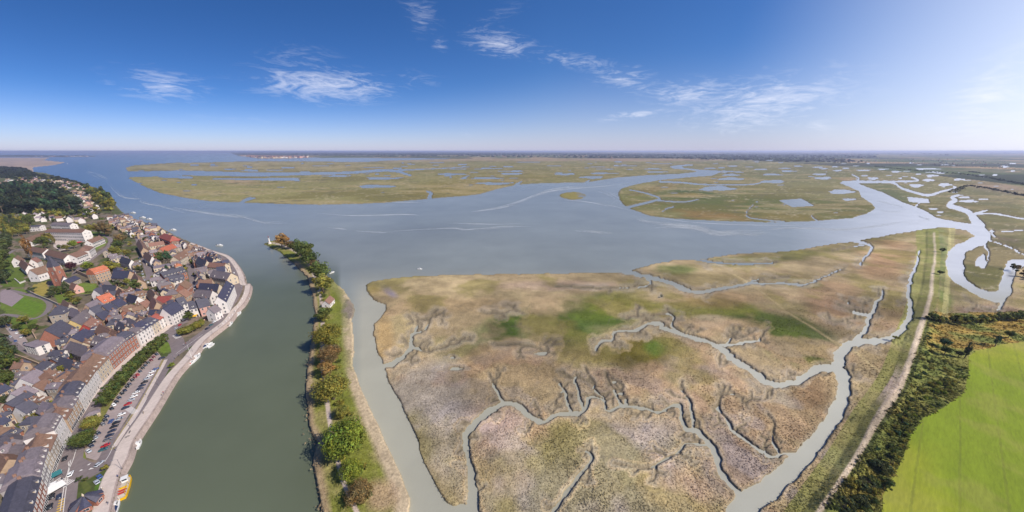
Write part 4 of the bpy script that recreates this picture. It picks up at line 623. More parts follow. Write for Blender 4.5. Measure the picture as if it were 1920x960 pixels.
for (px, py, r, kd, lf, lb, hz) in [
    (170, 791, 13, 'fine', 'olive', 'olive round tree by the kiosk at the near end of the clipped lime row', 1), (152, 822, 17, 'fine', 'green', 'large leafy green tree at the entrance end of the car park', .9), (352, 591, 8, 'round', 'green', 'round green tree beside the red and yellow awnings', 1), (377, 602, 5, 'round', 'bright', 'bright little round tree at the quay end of the short clipped row', 1), (321, 683, 5, 'bush', 'bright', 'planted bright shrub on the small island at the promenade crossing', 1), (196, 876, 6, 'bush', 'olive', 'scruffy olive shrub at the corner where the car park road meets the promenade', 1),
    (49, 462, 11, 'poplar', 'orange', 'tall orange autumn tree beside the long brown school roof', 1.6), (131, 497, 8, 'round', 'copper', 'dark copper tree at the bend of the curved white school', 1.1), (165, 497, 9, 'round', 'bright', 'round light green tree just left of the orange roofed mansion', .9), (205, 499, 12, 'round', 'gold', 'golden tree just right of the orange roofed mansion', .9), (98, 446, 6, 'poplar', 'olive', 'slim olive tree at the near corner of the white school block', 1.4), (78, 452, 9, 'round', 'green', 'green tree left of the school yard', 1.1), (88, 444, 7, 'round', 'gold', 'yellowish tree behind the green tree left of the school yard', 1.2), (136, 457, 7, 'round', 'bright', 'yellow green tree in the school yard', .9), (123, 463, 6, 'round', 'olive', 'olive tree in the school yard beside the curved roof', 1),
    (182, 427, 8, 'round', 'olive', 'olive tree right of the white school block, nearest to it', 1.1), (192, 425, 9, 'round', 'brown', 'brownish tall tree in the clump right of the white school block', 1.2), (201, 430, 8, 'round', 'brown', 'brownish tree at the outer end of the clump right of the white school block', 1.1), (165, 427, 6, 'round', 'olive', 'small olive tree at the right end of the white school block', 1), (220, 457, 8, 'round', 'green', 'green tree above the lawn by the school lane bend', 1.1), (216, 470, 9, 'round', 'olive', 'dark olive tree beside the school lane bend', 1.1), (237, 472, 6, 'round', 'olive', 'olive tree left of the long street lined with cars', 1), (225, 445, 8, 'round', 'brown', 'brown tree above the school lane bend', 1),
    (100, 541, 7, 'round', 'dark', 'dark green tree beside the chapel garden', 1), (121, 535, 8, 'cone', 'dark', 'pointed dark conifer below the brick chapel tower', 1.3), (112, 543, 7, 'round', 'green', 'green tree between the chapel garden and the dark conifer', 1), (132, 552, 8, 'round', 'olive', 'olive tree below the dark conifer', 1), (141, 562, 8, 'round', 'olive', 'spreading olive tree on the slope above the lilac roofs', .9), (94, 551, 6, 'round', 'dark', 'small dark tree by the garden wall above the running track', .9), (92, 595, 6, 'poplar', 'dark', 'narrow dark tree above the big slate roofed hall', 1.2), (232, 581, 6, 'round', 'bright', 'light green tree behind the seafront roofs', 1.1), (252, 573, 6, 'round', 'bright', 'bright yellow green tree in a courtyard behind the seafront', 1), (250, 533, 10, 'round', 'green', 'green tree at the foot of the long street bend', .9), (238, 527, 6, 'round', 'olive', 'small olive tree beside the slate chapel hall', 1),
    (115, 585, 8, 'round', 'green', 'green tree beside the turreted slate villa', 1), (57, 541, 6, 'bush', 'dark', 'dark rounded shrub at the edge of the running track', 1), (165, 548, 5, 'bush', 'green', 'rounded shrub on the walled lawn', 1), (5, 515, 10, 'round', 'dark', 'dark tree at the left edge above the running track', 1.2), (5, 600, 10, 'round', 'dark', 'dark tree at the left edge below the running track', 1.1), (16, 603, 6, 'poplar', 'gold', 'slender yellowing tree below the grey court', 1.2), (45, 598, 8, 'round', 'olive', 'olive tree below the oval lawn', 1), (47, 622, 7, 'round', 'olive', 'olive tree between the lane car park and the slate hall', 1.1), (62, 612, 7, 'round', 'green', 'green tree on the bank above the slate hall', .9), (30, 612, 7, 'round', 'green', 'green tree on the bank behind the lane car park', .9),
    (8, 672, 13, 'round', 'dark', 'large dark tree at the left edge below the lane', 1.2), (25, 678, 9, 'round', 'green', 'green tree below the lane beside the large dark tree', 1), (27, 706, 8, 'round', 'green', 'green tree left of the lilac roof', 1), (12, 700, 9, 'round', 'dark', 'dark tree under the large dark tree at the left edge', 1), (120, 690, 9, 'round', 'olive', 'olive tree in the long shaded courtyard', 1.1), (122, 652, 6, 'round', 'dark', 'dark tree beside two cars in a yard', 1), (138, 663, 8, 'cone', 'green', 'left one of two rounded conifers in a court', 1.1), (150, 666, 7, 'cone', 'green', 'right one of two rounded conifers in a court', 1.1), (70, 752, 8, 'round', 'bright', 'yellow green tree in a garden behind the arched dormer house', 1), (60, 780, 11, 'round', 'olive', 'broad olive tree in the garden behind the tall white house', .8), (35, 845, 6, 'bush', 'bright', 'bright shrub in a back garden near the lower left corner', 1), (25, 908, 11, 'round', 'dark', 'dark tree in a shaded garden at the lower left', .9), (7, 748, 10, 'round', 'dark', 'dark tree at the left edge beside grey roofs', 1),
    (297, 481, 8, 'round', 'green', 'left one of two trees in the walled yard between streets', 1.2), (311, 478, 9, 'cone', 'pine', 'blue green conifer in the walled yard between streets', 1.2), (274, 448, 5, 'round', 'dark', 'dark tree behind the long brown gable by the street', 1), (312, 501, 5, 'cone', 'pine', 'small conifer in the paved yard', 1.2), (277, 543, 6, 'bush', 'green', 'shrubby green tree by the stone gable', 1), (255, 576, 4, 'bush', 'bright', 'bright shrub in a small courtyard', 1), (287, 519, 4, 'round', 'olive', 'small olive tree by the brick row', 1), (308, 562, 5, 'round', 'bright', 'bright tree beside the terracotta roofs', 1), (297, 549, 4, 'bush', 'green', 'green shrub below the slate row', 1), (268, 625, 5, 'round', 'bright', 'bright tree in the front garden above the lime row', 1), (281, 618, 5, 'round', 'olive', 'olive tree in the front garden nearest the junction', 1), (260, 634, 4, 'bush', 'green', 'green shrub before the white slate houses', 1),
    (146, 897, 5, 'bush', 'dark', 'dark shrub above the star roofed pavilion', 1), (158, 898, 4, 'bush', 'green', 'green shrub at the top of the star roofed pavilion', 1), (92, 490, 4, 'bush', 'green', 'green shrub near the chapel', 1)]:
    tree(px, py, rm(px, py, r), kd, lf, lb, 'tree' if 'shrub' not in lb else 'shrub', 'town trees', hz)

def scatter(poly, n, seed, sep=0.):
    r = np.random.default_rng(seed); P = np.array(poly, float); gp = np.array([G(x, y, ZT) for x, y in P]); lo, hi = gp.min(0), gp.max(0); out = []
    t = 0
    while len(out) < n and t < n * 400:
        t += 1; q = r.uniform(lo, hi)
        if bool(inpoly(np.array([q[0]]), np.array([q[1]]), gp)[0]) and all((q[0] - a) ** 2 + (q[1] - b) ** 2 > sep * sep for a, b in out[-160:]): out.append(tuple(q))
    return out
LN = dict(deep='dark green', dark='dark green', green='green', pine='blue green', olive='olive', brown='brown', gold='yellowing', orange='orange', copper='copper')
def copse(poly, n, seed, sep, kinds, leaves, label, group, r0, r1, hz=1.1, z0=ZT, cat='tree', up=1.3):
    for (x, y) in scatter(poly, n, seed, sep):
        kd, lf = random.choice(kinds), random.choice(leaves); tree(0, 0, random.uniform(r0, r1), kd, lf, LN[lf] + (' conifer' if 'cone' in kd else ' tree') + label, cat, LN[lf] + ' ' + group, hz * random.uniform(.85, 1.2), z0, at=(x, y), crown_up=up)
copse([(0, 352), (45, 350), (100, 358), (135, 376), (155, 390), (150, 404), (118, 404), (60, 400), (0, 404)], 105, 1, 13, ['low', 'low', 'lowcone'], ['deep', 'deep', 'deep', 'pine', 'dark'], ' in the dense wood above the town', 'trees of the wood above the town', 9, 14, 1.2)
copse([(166, 356), (190, 366), (222, 396), (205, 404), (190, 392), (172, 372)], 26, 2, 12, ['low'], ['olive', 'green', 'dark', 'olive'], ' on the wooded slope down to the estuary', 'trees on the estuary slope', 8, 12)
copse([(30, 336), (95, 334), (150, 350), (165, 360), (150, 372), (100, 358), (40, 350)], 30, 7, 22, ['low'], ['deep', 'olive', 'dark'], ' among the far houses on the headland', 'trees among the far houses', 5, 8)
copse([(0, 415), (30, 410), (62, 425), (60, 440), (30, 452), (0, 452)], 26, 3, 9, ['round', 'poplar'], ['olive', 'gold', 'green', 'dark'], ' in the grove left of the school', 'trees of the grove left of the school', 6, 9)
copse([(0, 452), (18, 460), (16, 490), (0, 540)], 12, 4, 9, ['round'], ['dark', 'green'], ' at the left edge beside the park', 'trees at the park edge', 6, 9)
copse([(60, 400), (110, 404), (160, 402), (185, 398), (190, 412), (130, 414), (60, 414)], 20, 5, 12, ['low'], ['olive', 'green', 'dark', 'gold'], ' among the villas below the wood', 'garden trees among the villas', 5, 8)
copse([(0, 655), (30, 660), (35, 700), (20, 730), (0, 720)], 8, 6, 8, ['round'], ['dark', 'green'], ' in the shaded garden at the left edge below the lane', 'trees in the shaded left garden', 4.5, 6)

# scrub and hedges at the lower right
FIELDG = np.array([G(x, y, 1) for x, y in FIELD])
for (P, n, j, r0, r1, lv, lb, gr, kd, nm, sd) in [
    ([(1750, 604), (1743, 640), (1727, 700), (1705, 760), (1674, 820), (1645, 880), (1617, 930), (1596, 975)], 42, 1.4, 1.2, 2.2, ['olive', 'olive', 'green', 'pine', 'green'], 'hedge shrub from the far end of the row beside the sandy embankment path', 'shrubs of the hedge beside the embankment path', 'bush', None, 1),
    ([(1750, 606), (1790, 607), (1840, 604), (1890, 600), (1960, 596)], 40, 1.6, 2.4, 3.8, ['dark', 'green', 'green', 'olive'], 'hedgerow tree from the left between river marsh and autumn scrub', 'trees of the hedgerow below the river loop', 'low', 'hedgerow_tree', 2),
    ([(1790, 700), (1770, 740), (1740, 760), (1720, 780), (1705, 800), (1690, 840), (1665, 880), (1640, 930)], 36, 1.6, .9, 1.8, ['olive', 'bright', 'green', 'olive'], 'scrub bush from the top along the edge of the bright green field', 'bushes along the field edge', 'bush', None, 3),
    ([(1800, 690), (1780, 720), (1760, 740), (1740, 740)], 22, 6, 1.1, 2.2, ['olive', 'olive', 'bright', 'gold'], 'thicket bush from the corner of the bright field', 'bushes of the thicket by the field corner', 'bush', None, 4),
    ([(1590, 965), (1610, 940), (1635, 900), (1650, 870)], 22, 3, 1.6, 3, ['dark', 'olive', 'green'], 'bush from the bottom between the sandy path and the field', 'bushes at the bottom between path and field', 'bush', None, 5),
    ([(1905, 505), (1915, 515), (1930, 525), (1950, 515)], 14, 2.4, 2.2, 3.6, ['olive', 'brown', 'dark'], 'bush from the left in the dark clump on the outer river bend', 'bushes of the clump on the river bend', 'low', 'bush', 6)]:
    for i, (x, y) in enumerate([q for q in along(P, n, j, sd) if not inpoly(np.array([q[0]]), np.array([q[1]]), FIELDG)[0]]):
        tree(0, 0, random.uniform(r0, r1), kd, random.choice(lv), ORD(i + 1) + ' ' + lb, 'tree' if nm == 'hedgerow_tree' else 'shrub', gr, random.uniform(.8, 1.3), 1.0, nm, at=(x, y), crown_up=.75 if 'bush' in kd else 1.2)
for (px, py, r, lf, kd, lb) in [(1773, 640, 9, 'pine', 'round', 'grey green willow standing in the autumn scrub below the hedgerow'), (1775, 655, 8, 'green', 'round', 'second willow close below the grey green willow in the scrub'), (1872, 637, 8, 'pine', 'poplar', 'slim leaning willow at the right of the scrub near the field'), (1817, 655, 10, 'dark', 'poplar', 'dark slim willow standing at the top corner of the bright field'), (1800, 662, 6, 'dark', 'round', 'low dark tree beside the slim willow at the field corner'), (1764, 510, 5, 'dark', 'low', 'lone dark tree on the grassy embankment strip between rivers'), (1768, 468, 5, 'dark', 'low', 'lone dark tree near the far end of the grassy embankment'), (1680, 632, 5, 'olive', 'bush', 'olive bush at the sandy bank where the grass widens'), (1240, 555, 2.2, 'dark', 'bush', 'lone dark bush in the open tan marsh'), (1895, 625, 7, 'green', 'round', 'green willow at the right edge above the field')]:
    tree(px, py, rm(px, py, r), kd, lf, lb, 'shrub' if 'bush' in lb else 'tree', None, 1.3 if kd == 'poplar' else 1, 1.0)

def clumps(name, pts, m, seed, tri=8):
    """many small leafy lumps in one mesh: pts rows x, y, z, radius, height, r, g, b"""
    r = np.random.default_rng(seed); n = len(pts); d = r.normal(size=(n, tri, 3)); d[..., 2] = np.abs(d[..., 2]); d /= np.linalg.norm(d, axis=2)[..., None]
    P = pts[:, None, :3] + d * np.stack([pts[:, 3], pts[:, 3], pts[:, 4]], -1)[:, None] * r.uniform(.5, 1, (n, tri, 1))
    nr = d + r.normal(0, .4, d.shape); a = np.cross(nr, r.normal(size=d.shape)); a /= np.linalg.norm(a, axis=2)[..., None]; b = np.cross(nr, a); b /= np.linalg.norm(b, axis=2)[..., None]
    s = (pts[:, 3] * .62)[:, None, None] * r.uniform(.6, 1.3, (n, tri, 1)); sz = np.array((1, 1, 1.))
    V = np.stack([P + a * s, P + b * s, P - (a + b) * s * .7], 2).reshape(-1, 3)
    c = np.repeat(np.repeat(pts[:, 5:8], tri, 0) * r.uniform(.82, 1.2, (n * tri, 1)), 3, 0)
    return obj(name, np_mesh(name, V, np.arange(len(V)).reshape(-1, 3), c), m, kind='stuff')
TUFT = mat('reed_blades', attr='Col', rough=.9, spec=.1, var=.1, scale=.3, trans=.2)
def tufts():
    r = np.random.default_rng(17); sel = (TX >= -20) & (TX <= 1940) & (TY > 470) & (TY < 964) & (TCLS == 0) & (TZ > .45) & (TD > 2.5)
    iy, ix = np.nonzero(sel); p = .42; k = r.random(len(iy)) < p * np.clip((TY[iy, ix] - 440) / 220, .25, 1); iy, ix = iy[k], ix[k]
    v = TV[iy, ix] ; n = len(iy); sc = 1 / scl(TX[iy, ix], TY[iy, ix]); v = v + np.c_[r.uniform(-1, 1, n) * sc * 1.4, r.uniform(-1, 1, n) * sc * 1.8, np.zeros(n)]
    big = fbm(v[:, 0], v[:, 1], .06, 201, 3); rad = r.uniform(.22, .5, n) * (.5 + big); h = r.uniform(.2, .6, n) * (.3 + 1.2 * big)
    clumps('marsh_reeds', np.c_[v[:, :2], v[:, 2] - .08, rad, h, TCOL[iy, ix] * r.uniform(.98, 1.22, (n, 1))], TUFT, 18, 5)
    sel = (TX >= -20) & (TX <= 1940) & (TY > 440) & (TY < 964) & ((TCLS == 4) | (TCLS == 3)) & (TZ > .3); iy, ix = np.nonzero(sel)
    pth = (TCOL[iy, ix, 0] / (TCOL[iy, ix, 2] + .01)) > 1.9
    k = pth & (r.random(len(iy)) < np.where(TCLS[iy, ix] == 4, .34, .3)); iy, ix = iy[k], ix[k]; v = TV[iy, ix]; n = len(iy); b4 = TCLS[iy, ix] == 4
    big = fbm(v[:, 0], v[:, 1], .09, 205, 3)
    clumps('rough_scrub', np.c_[v[:, :2] + r.uniform(-.5, .5, (n, 2)), v[:, 2] - .05, np.where(b4, .4 + .9 * big, .3), np.where(b4, .25 + 1.3 * big ** 2, .3) * r.uniform(.6, 1.3, n), TCOL[iy, ix] * r.uniform(.75, 1.2, (n, 1))], TUFT, 19, 5)
    # rough bank of pale reeds along the canal side of the dyke
    P = along([(x + 9 + .02 * (y - 460), y) for x, y in DYKE[2:18]], 2800, 2.0, 21); n = len(P); c = np.array(s2l((168, 146, 116))) * K
    clumps('bank_reeds', np.c_[P, np.full(n, 1.2), r.uniform(.35, .7, n), r.uniform(.4, 1.0, n), c * r.uniform(.75, 1.25, (n, 1))], TUFT, 22, 6)
tufts()
def far_woods():
    r = np.random.default_rng(31); rows = []
    def band(P, n, rad, h, c, jit=0):
        for x, y in zip(*[np.array(q) for q in zip(*scatter(P, n, int(r.integers(1e6))))]): rows.append((x, y, 1.5, r.uniform(*rad), r.uniform(*h), *(np.array(s2l(c)) * K * r.uniform(.7, 1.3))))
    band([(600, 289), (800, 288.4), (1100, 288), (1640, 291), (1640, 296), (1300, 297), (1100, 296), (700, 293)], 1500, (18, 42), (12, 20), (56, 66, 50)); band([(340, 284.2), (600, 285), (900, 286), (1100, 287), (1000, 290), (470, 291), (445, 287)], 900, (25, 60), (14, 24), (52, 62, 50))
    band([(1100, 284.6), (1900, 285), (1900, 292), (1100, 287)], 500, (25, 70), (12, 20), (60, 70, 54)); band([(1250, 295), (1560, 297), (1640, 305), (1560, 305), (1250, 297.5)], 380, (10, 24), (10, 16), (58, 66, 48)); band([(-60, 291.6), (60, 292), (175, 293.2), (60, 293.6), (-60, 293.8)], 160, (20, 45), (8, 15), (60, 66, 58))
    for P, n, c in (([(1640, 312), (1720, 320), (1800, 326), (1850, 333), (1925, 347)], 260, (56, 64, 50)), ([(1818, 348), (1850, 353), (1880, 359), (1925, 368)], 90, (62, 66, 52)), ([(1750, 310), (1765, 310.5)], 30, (54, 64, 48)), ([(1820, 322), (1836, 324)], 30, (54, 64, 48)), ([(1785, 361), (1800, 354), (1815, 348)], 40, (66, 68, 52)), ([(1660, 300), (1760, 302), (1900, 308)], 120, (58, 66, 52)), ([(1500, 300), (1700, 306), (1925, 318)], 120, (58, 66, 52))):
        for x, y in along(P, n, 7, int(r.integers(1e6))): rows.append((x, y, 1, r.uniform(2.2, 5), r.uniform(3, 7), *(np.array(s2l(c)) * K * r.uniform(.7, 1.3))))
    clumps('far_woods', np.array(rows), mat('far_leaves', attr='Col', rough=.9, spec=.1, var=.1, trans=.1), 33, 9)
    rows = []
    band([(0, 313), (45, 316), (75, 330), (55, 338), (0, 335)], 260, (7, 12), (9, 16), (48, 56, 40)); band([(70, 328), (110, 333), (165, 348), (172, 358), (150, 346), (100, 338), (70, 336)], 110, (5, 9), (8, 14), (56, 62, 42)); band([(0, 352), (100, 356), (150, 388), (150, 402), (0, 402)], 420, (6, 11), (8, 18), (42, 50, 36)); band([(30, 335), (140, 345), (165, 358), (150, 372), (60, 352), (0, 352)], 120, (4, 6), (5, 9), (70, 76, 46)); band([(165, 402), (300, 440), (260, 450), (190, 415)], 60, (2.5, 4), (3, 6), (84, 92, 48))
    clumps('wood_on_the_hill', np.array(rows), mat('hill_leaves', attr='Col', rough=.9, spec=.1, var=.1, trans=.15), 34, 22)
far_woods()

# ---------------------------------------------------------------- houses
W = {k: mat('wall_' + k, c, rough=.9, var=v, scale=1.2, var2=.08, scale2=.3) for k, c, v in [('white', (222, 214, 210), .06), ('cream', (200, 183, 160), .08), ('tan', (178, 152, 128), .12), ('brick', (160, 108, 90), .14), ('stone', (176, 162, 148), .14), ('yellow', (206, 180, 124), .08), ('pink', (206, 160, 148), .08), ('red', (166, 70, 62), .1), ('grey', (160, 152, 150), .1)]}
R = {k: mat('roof_' + k, c, rough=.75, spec=.35, var=.22, scale=1.1, var2=.16, scale2=.35, stretch=(1, 1, 3), bump=.06, rnd=.1) for k, c in dict(slate=(78, 76, 88), blue=(66, 66, 86), grey=(116, 106, 110), lilac=(132, 120, 126), brown=(126, 98, 82), red=(156, 86, 74), orange=(180, 108, 78), terracotta=(140, 104, 90)).items()}
GLASS = mat('window_glass', lin=(.03, .035, .05), rough=.12, spec=.6, var=0); FRAME = mat('white_joinery', (226, 222, 220), rough=.6, var=.04); DOORM = mat('door_paint', (84, 70, 74), rough=.5, var=.1); CHIM = mat('chimney_brick', (146, 112, 96), var=.2, scale=2); LEAD = mat('lead_gutter', (118, 116, 124), rough=.6, var=.1)
def _win(w, h):
    m = MB(); d = .07; t = .09
    for x0, x1, z0, z1 in ((-w / 2 - t, -w / 2, -h / 2 - t, h / 2 + t), (w / 2, w / 2 + t, -h / 2 - t, h / 2 + t), (-w / 2, w / 2, h / 2, h / 2 + t), (-w / 2 - .05, w / 2 + .05, -h / 2 - t, -h / 2), (-.035, .035, -h / 2, h / 2)): m.box(x0, x1, -d, 0, z0, z1, 1)
    m.box(-w / 2, w / 2, -.025, 0, -h / 2, h / 2, 0); return m.mesh('window')
WIN = {'tall': _win(1.05, 1.75), 'sq': _win(1.1, 1.2), 'wide': _win(2.6, 1.4), 'shop': _win(2.6, 2.2)}
def _door(): m = MB(); m.box(-.55, .55, -.06, 0, 0, 2.2, 0); m.box(-.68, -.55, -.1, 0, 0, 2.32, 1); m.box(.55, .68, -.1, 0, 0, 2.32, 1); m.box(-.55, .55, -.1, 0, 2.2, 2.32, 1); return m.mesh('door')
DOOR = _door()
def _chim(): m = MB(); m.box(-.5, .5, -.3, .3, 0, 2.2, 0); m.box(-.58, .58, -.38, .38, 1.85, 2.0, 0); [m.tube((x, 0, 2.2), (x, 0, 2.6), .13, .11, 6) for x in (-.25, .25)]; return m.mesh('chimney')
CHIMNEY = _chim()
def _dorm():
    m = MB(); w, h, d = .65, 1.35, 2.0; m.box(-w, w, 0, d, 0, h, 0); m.add([(-w - .15, -.12, h), (w + .15, -.12, h), (0, -.12, h + .55), (-w - .15, d, h), (w + .15, d, h), (0, d, h + .55)], [(0, 1, 2), (0, 2, 5, 3), (1, 4, 5, 2), (3, 5, 4), (0, 3, 4, 1)], 1); return m.mesh('dormer')
DORMER = _dorm(); DWIN = _win(.7, .95)
HOUSES = []
def free(x, y, r, k=.78): return all((x - a) ** 2 + (y - b) ** 2 > ((r + c) * k) ** 2 for a, b, c, _ in HOUSES)
def house(x, y, rz, L, Wd, ev, rg, wall, roof, kind='gable', name='house', label='', cat='house', group=None, dorm=0, chim=1, st=2, shop=False, win='tall', z0=ZT, wins=True, sides=(1, -1)):
    o = thing(name, label, cat, (x, y, z0), rz, group); a, b = L / 2, Wd / 2; m = MB()
    lod = not wins
    if kind == 'gable':
        m.add([(-a, -b, -.4), (a, -b, -.4), (a, b, -.4), (-a, b, -.4), (-a, -b, ev), (a, -b, ev), (a, b, ev), (-a, b, ev), (-a, 0, rg - .12), (a, 0, rg - .12)], [(0, 1, 5, 4), (1, 2, 6, 9, 5), (2, 3, 7, 6), (3, 0, 4, 8, 7), (4, 5, 9, 8), (6, 7, 8, 9)])
    else: m.box(-a, a, -b, b, -.4, ev)
    if not lod and kind != 'flat':
        for s in (-1, 1): m.box(-a - .08, a + .08, s * b - .1, s * b + .1, ev - .22, ev - .02)       # cornice
    obj('wall', m.mesh('wall'), W[wall], o)
    r = MB(); ov = .35; t = .16
    if kind == 'gable':
        sl = (rg - ev) / b
        for s in (-1, 1):
            y0 = s * (b + ov); zz = ev - ov * sl; q = [(-a - ov, y0, zz), (a + ov, y0, zz), (a + ov, 0, rg), (-a - ov, 0, rg)]
            r.add(q + [(x_, y_, z_ + t) for x_, y_, z_ in q], [(0, 1, 2, 3), (4, 7, 6, 5), (0, 4, 5, 1), (1, 5, 6, 2), (3, 2, 6, 7), (0, 3, 7, 4)])
        r.box(-a - ov, a + ov, -.14, .14, rg + .08, rg + t + .12)
    elif kind == 'hip':
        k = min(b, a - .4); q = [(-a - ov, -b - ov, ev), (a + ov, -b - ov, ev), (a + ov, b + ov, ev), (-a - ov, b + ov, ev), (-a + k, 0, rg), (a - k, 0, rg)]; r.add(q, [(0, 1, 5, 4), (1, 2, 5), (2, 3, 4, 5), (3, 0, 4), (0, 3, 2, 1)])
    elif kind == 'mansard':
        k = 1.15; h = ev + (rg - ev) * .66; q = [(-a - .15, -b - .3, ev), (a + .15, -b - .3, ev), (a + .15, b + .3, ev), (-a - .15, b + .3, ev), (-a, -b + k, h), (a, -b + k, h), (a, b - k, h), (-a, b - k, h), (-a, 0, rg), (a, 0, rg)]
        r.add(q, [(0, 1, 5, 4), (2, 3, 7, 6), (1, 2, 6, 9, 5), (3, 0, 4, 8, 7), (4, 5, 9, 8), (6, 7, 8, 9), (0, 3, 2, 1)])
    else: r.box(-a - .2, a + .2, -b - .2, b + .2, ev, ev + .3)
    ro = obj('roof', r.mesh('roof'), R[roof], o)
    for i in range(chim):
        c = obj('chimney', CHIMNEY, CHIM, o); c.scale = (.8, .75, .7); c.location = ((a - .6) * (1 if i == 0 else -1 if i == 1 else 0), random.uniform(-.2, .2), rg - (.5 if kind != 'hip' else 1.2)); c.rotation_euler = (0, 0, math.pi / 2)
        if kind == 'hip': c.location.x *= .5
    ca, sa = math.cos(rz), math.sin(rz); cx, cy = -x, -y
    fl = ev / st
    for s in (-1, 1):                                       # -1: the -y side
        nx, ny = -sa * s, ca * s
        if nx * cx + ny * cy <= 0 or s not in sides: continue
        if wins:
            n = max(2, int(L / (2.5 if win == 'tall' else 3.1)))
            for f in range(st):
                for i in range(n):
                    xx = -a + L * (i + .5) / n
                    if f == 0 and i == n // 2 and not shop: q = obj('door', DOOR, [DOORM, FRAME], o); q.location = (xx, s * b, .02)
                    else: q = obj('window', WIN['shop' if shop and f == 0 else win], [GLASS, FRAME], o); q.location = (xx, s * (b + .004), fl * f + fl * .52)
                    if s > 0: q.rotation_euler = (0, 0, math.pi)
        nd = dorm
        for i in range(nd):
            q = obj('dormer', DORMER, [W['white'] if wall != 'brick' else W['cream'], R[roof]], o); g = obj('window', DWIN, [GLASS, FRAME], q); g.location = (0, -.005, .68); xx = -a + L * (i + .5) / nd
            if kind == 'mansard': q.location = (xx, s * (b - .05), ev + .35)
            else: q.location = (xx, s * (b - .55), ev + .45 * (rg - ev) / b + .1)
            if s > 0: q.rotation_euler = (0, 0, math.pi)
    if wins:
        for s in (-1, 1):
            nx, ny = ca * s, sa * s
            if nx * cx + ny * cy <= 0: continue
            for f in range(st):
                for i in range(1 if Wd < 7.5 else 2):
                    q = obj('window', WIN[win if win != 'wide' else 'sq'], [GLASS, FRAME], o); q.location = (s * (a + .004), (0 if Wd < 7.5 else (-1) ** i * Wd * .22), fl * f + fl * .52); q.rotation_euler = (0, 0, s * math.pi / 2)
    HOUSES.append((x, y, math.hypot(L, Wd) / 2, o)); return o
def hridge(p, q, Wd, ev, rg, *args, **kw):                 # a house whose ridge ends are seen at p and q
    Wd *= .86 if p[1] < 600 else .8
    if p[1] < 600: ev *= 1.15; rg *= 1.22
    A, B = np.array(G(*p, ZT + rg)), np.array(G(*q, ZT + rg)); c = (A + B) / 2; d = B - A; L = np.linalg.norm(d)
    if p[1] > 640 and not free(c[0], c[1], Wd / 2, .62): print('skip', p); return
    return house(c[0], c[1], math.atan2(d[1], d[0]), max(4.5, L), Wd, ev, rg, *args, **kw)
def hbase(p, q, Wd, ev, rg, *args, **kw):                  # a house whose front foot runs from p to q; the depth lies away from the river
    A, B = np.array(G(*p, ZT)), np.array(G(*q, ZT)); d = B - A; L = np.linalg.norm(d); e = np.array((-d[1], d[0])) / L
    if e[0] > 0: e = -e
    c = (A + B) / 2 + e * Wd / 2; rz = math.atan2(d[1], d[0]); s = -1 if np.dot((math.sin(rz), -math.cos(rz)), -e) > 0 else 1
    if s == 1: rz += math.pi
    return house(c[0], c[1], rz, L - .05, Wd, ev, rg, *args, **kw)
SF = 'houses of the seafront row'
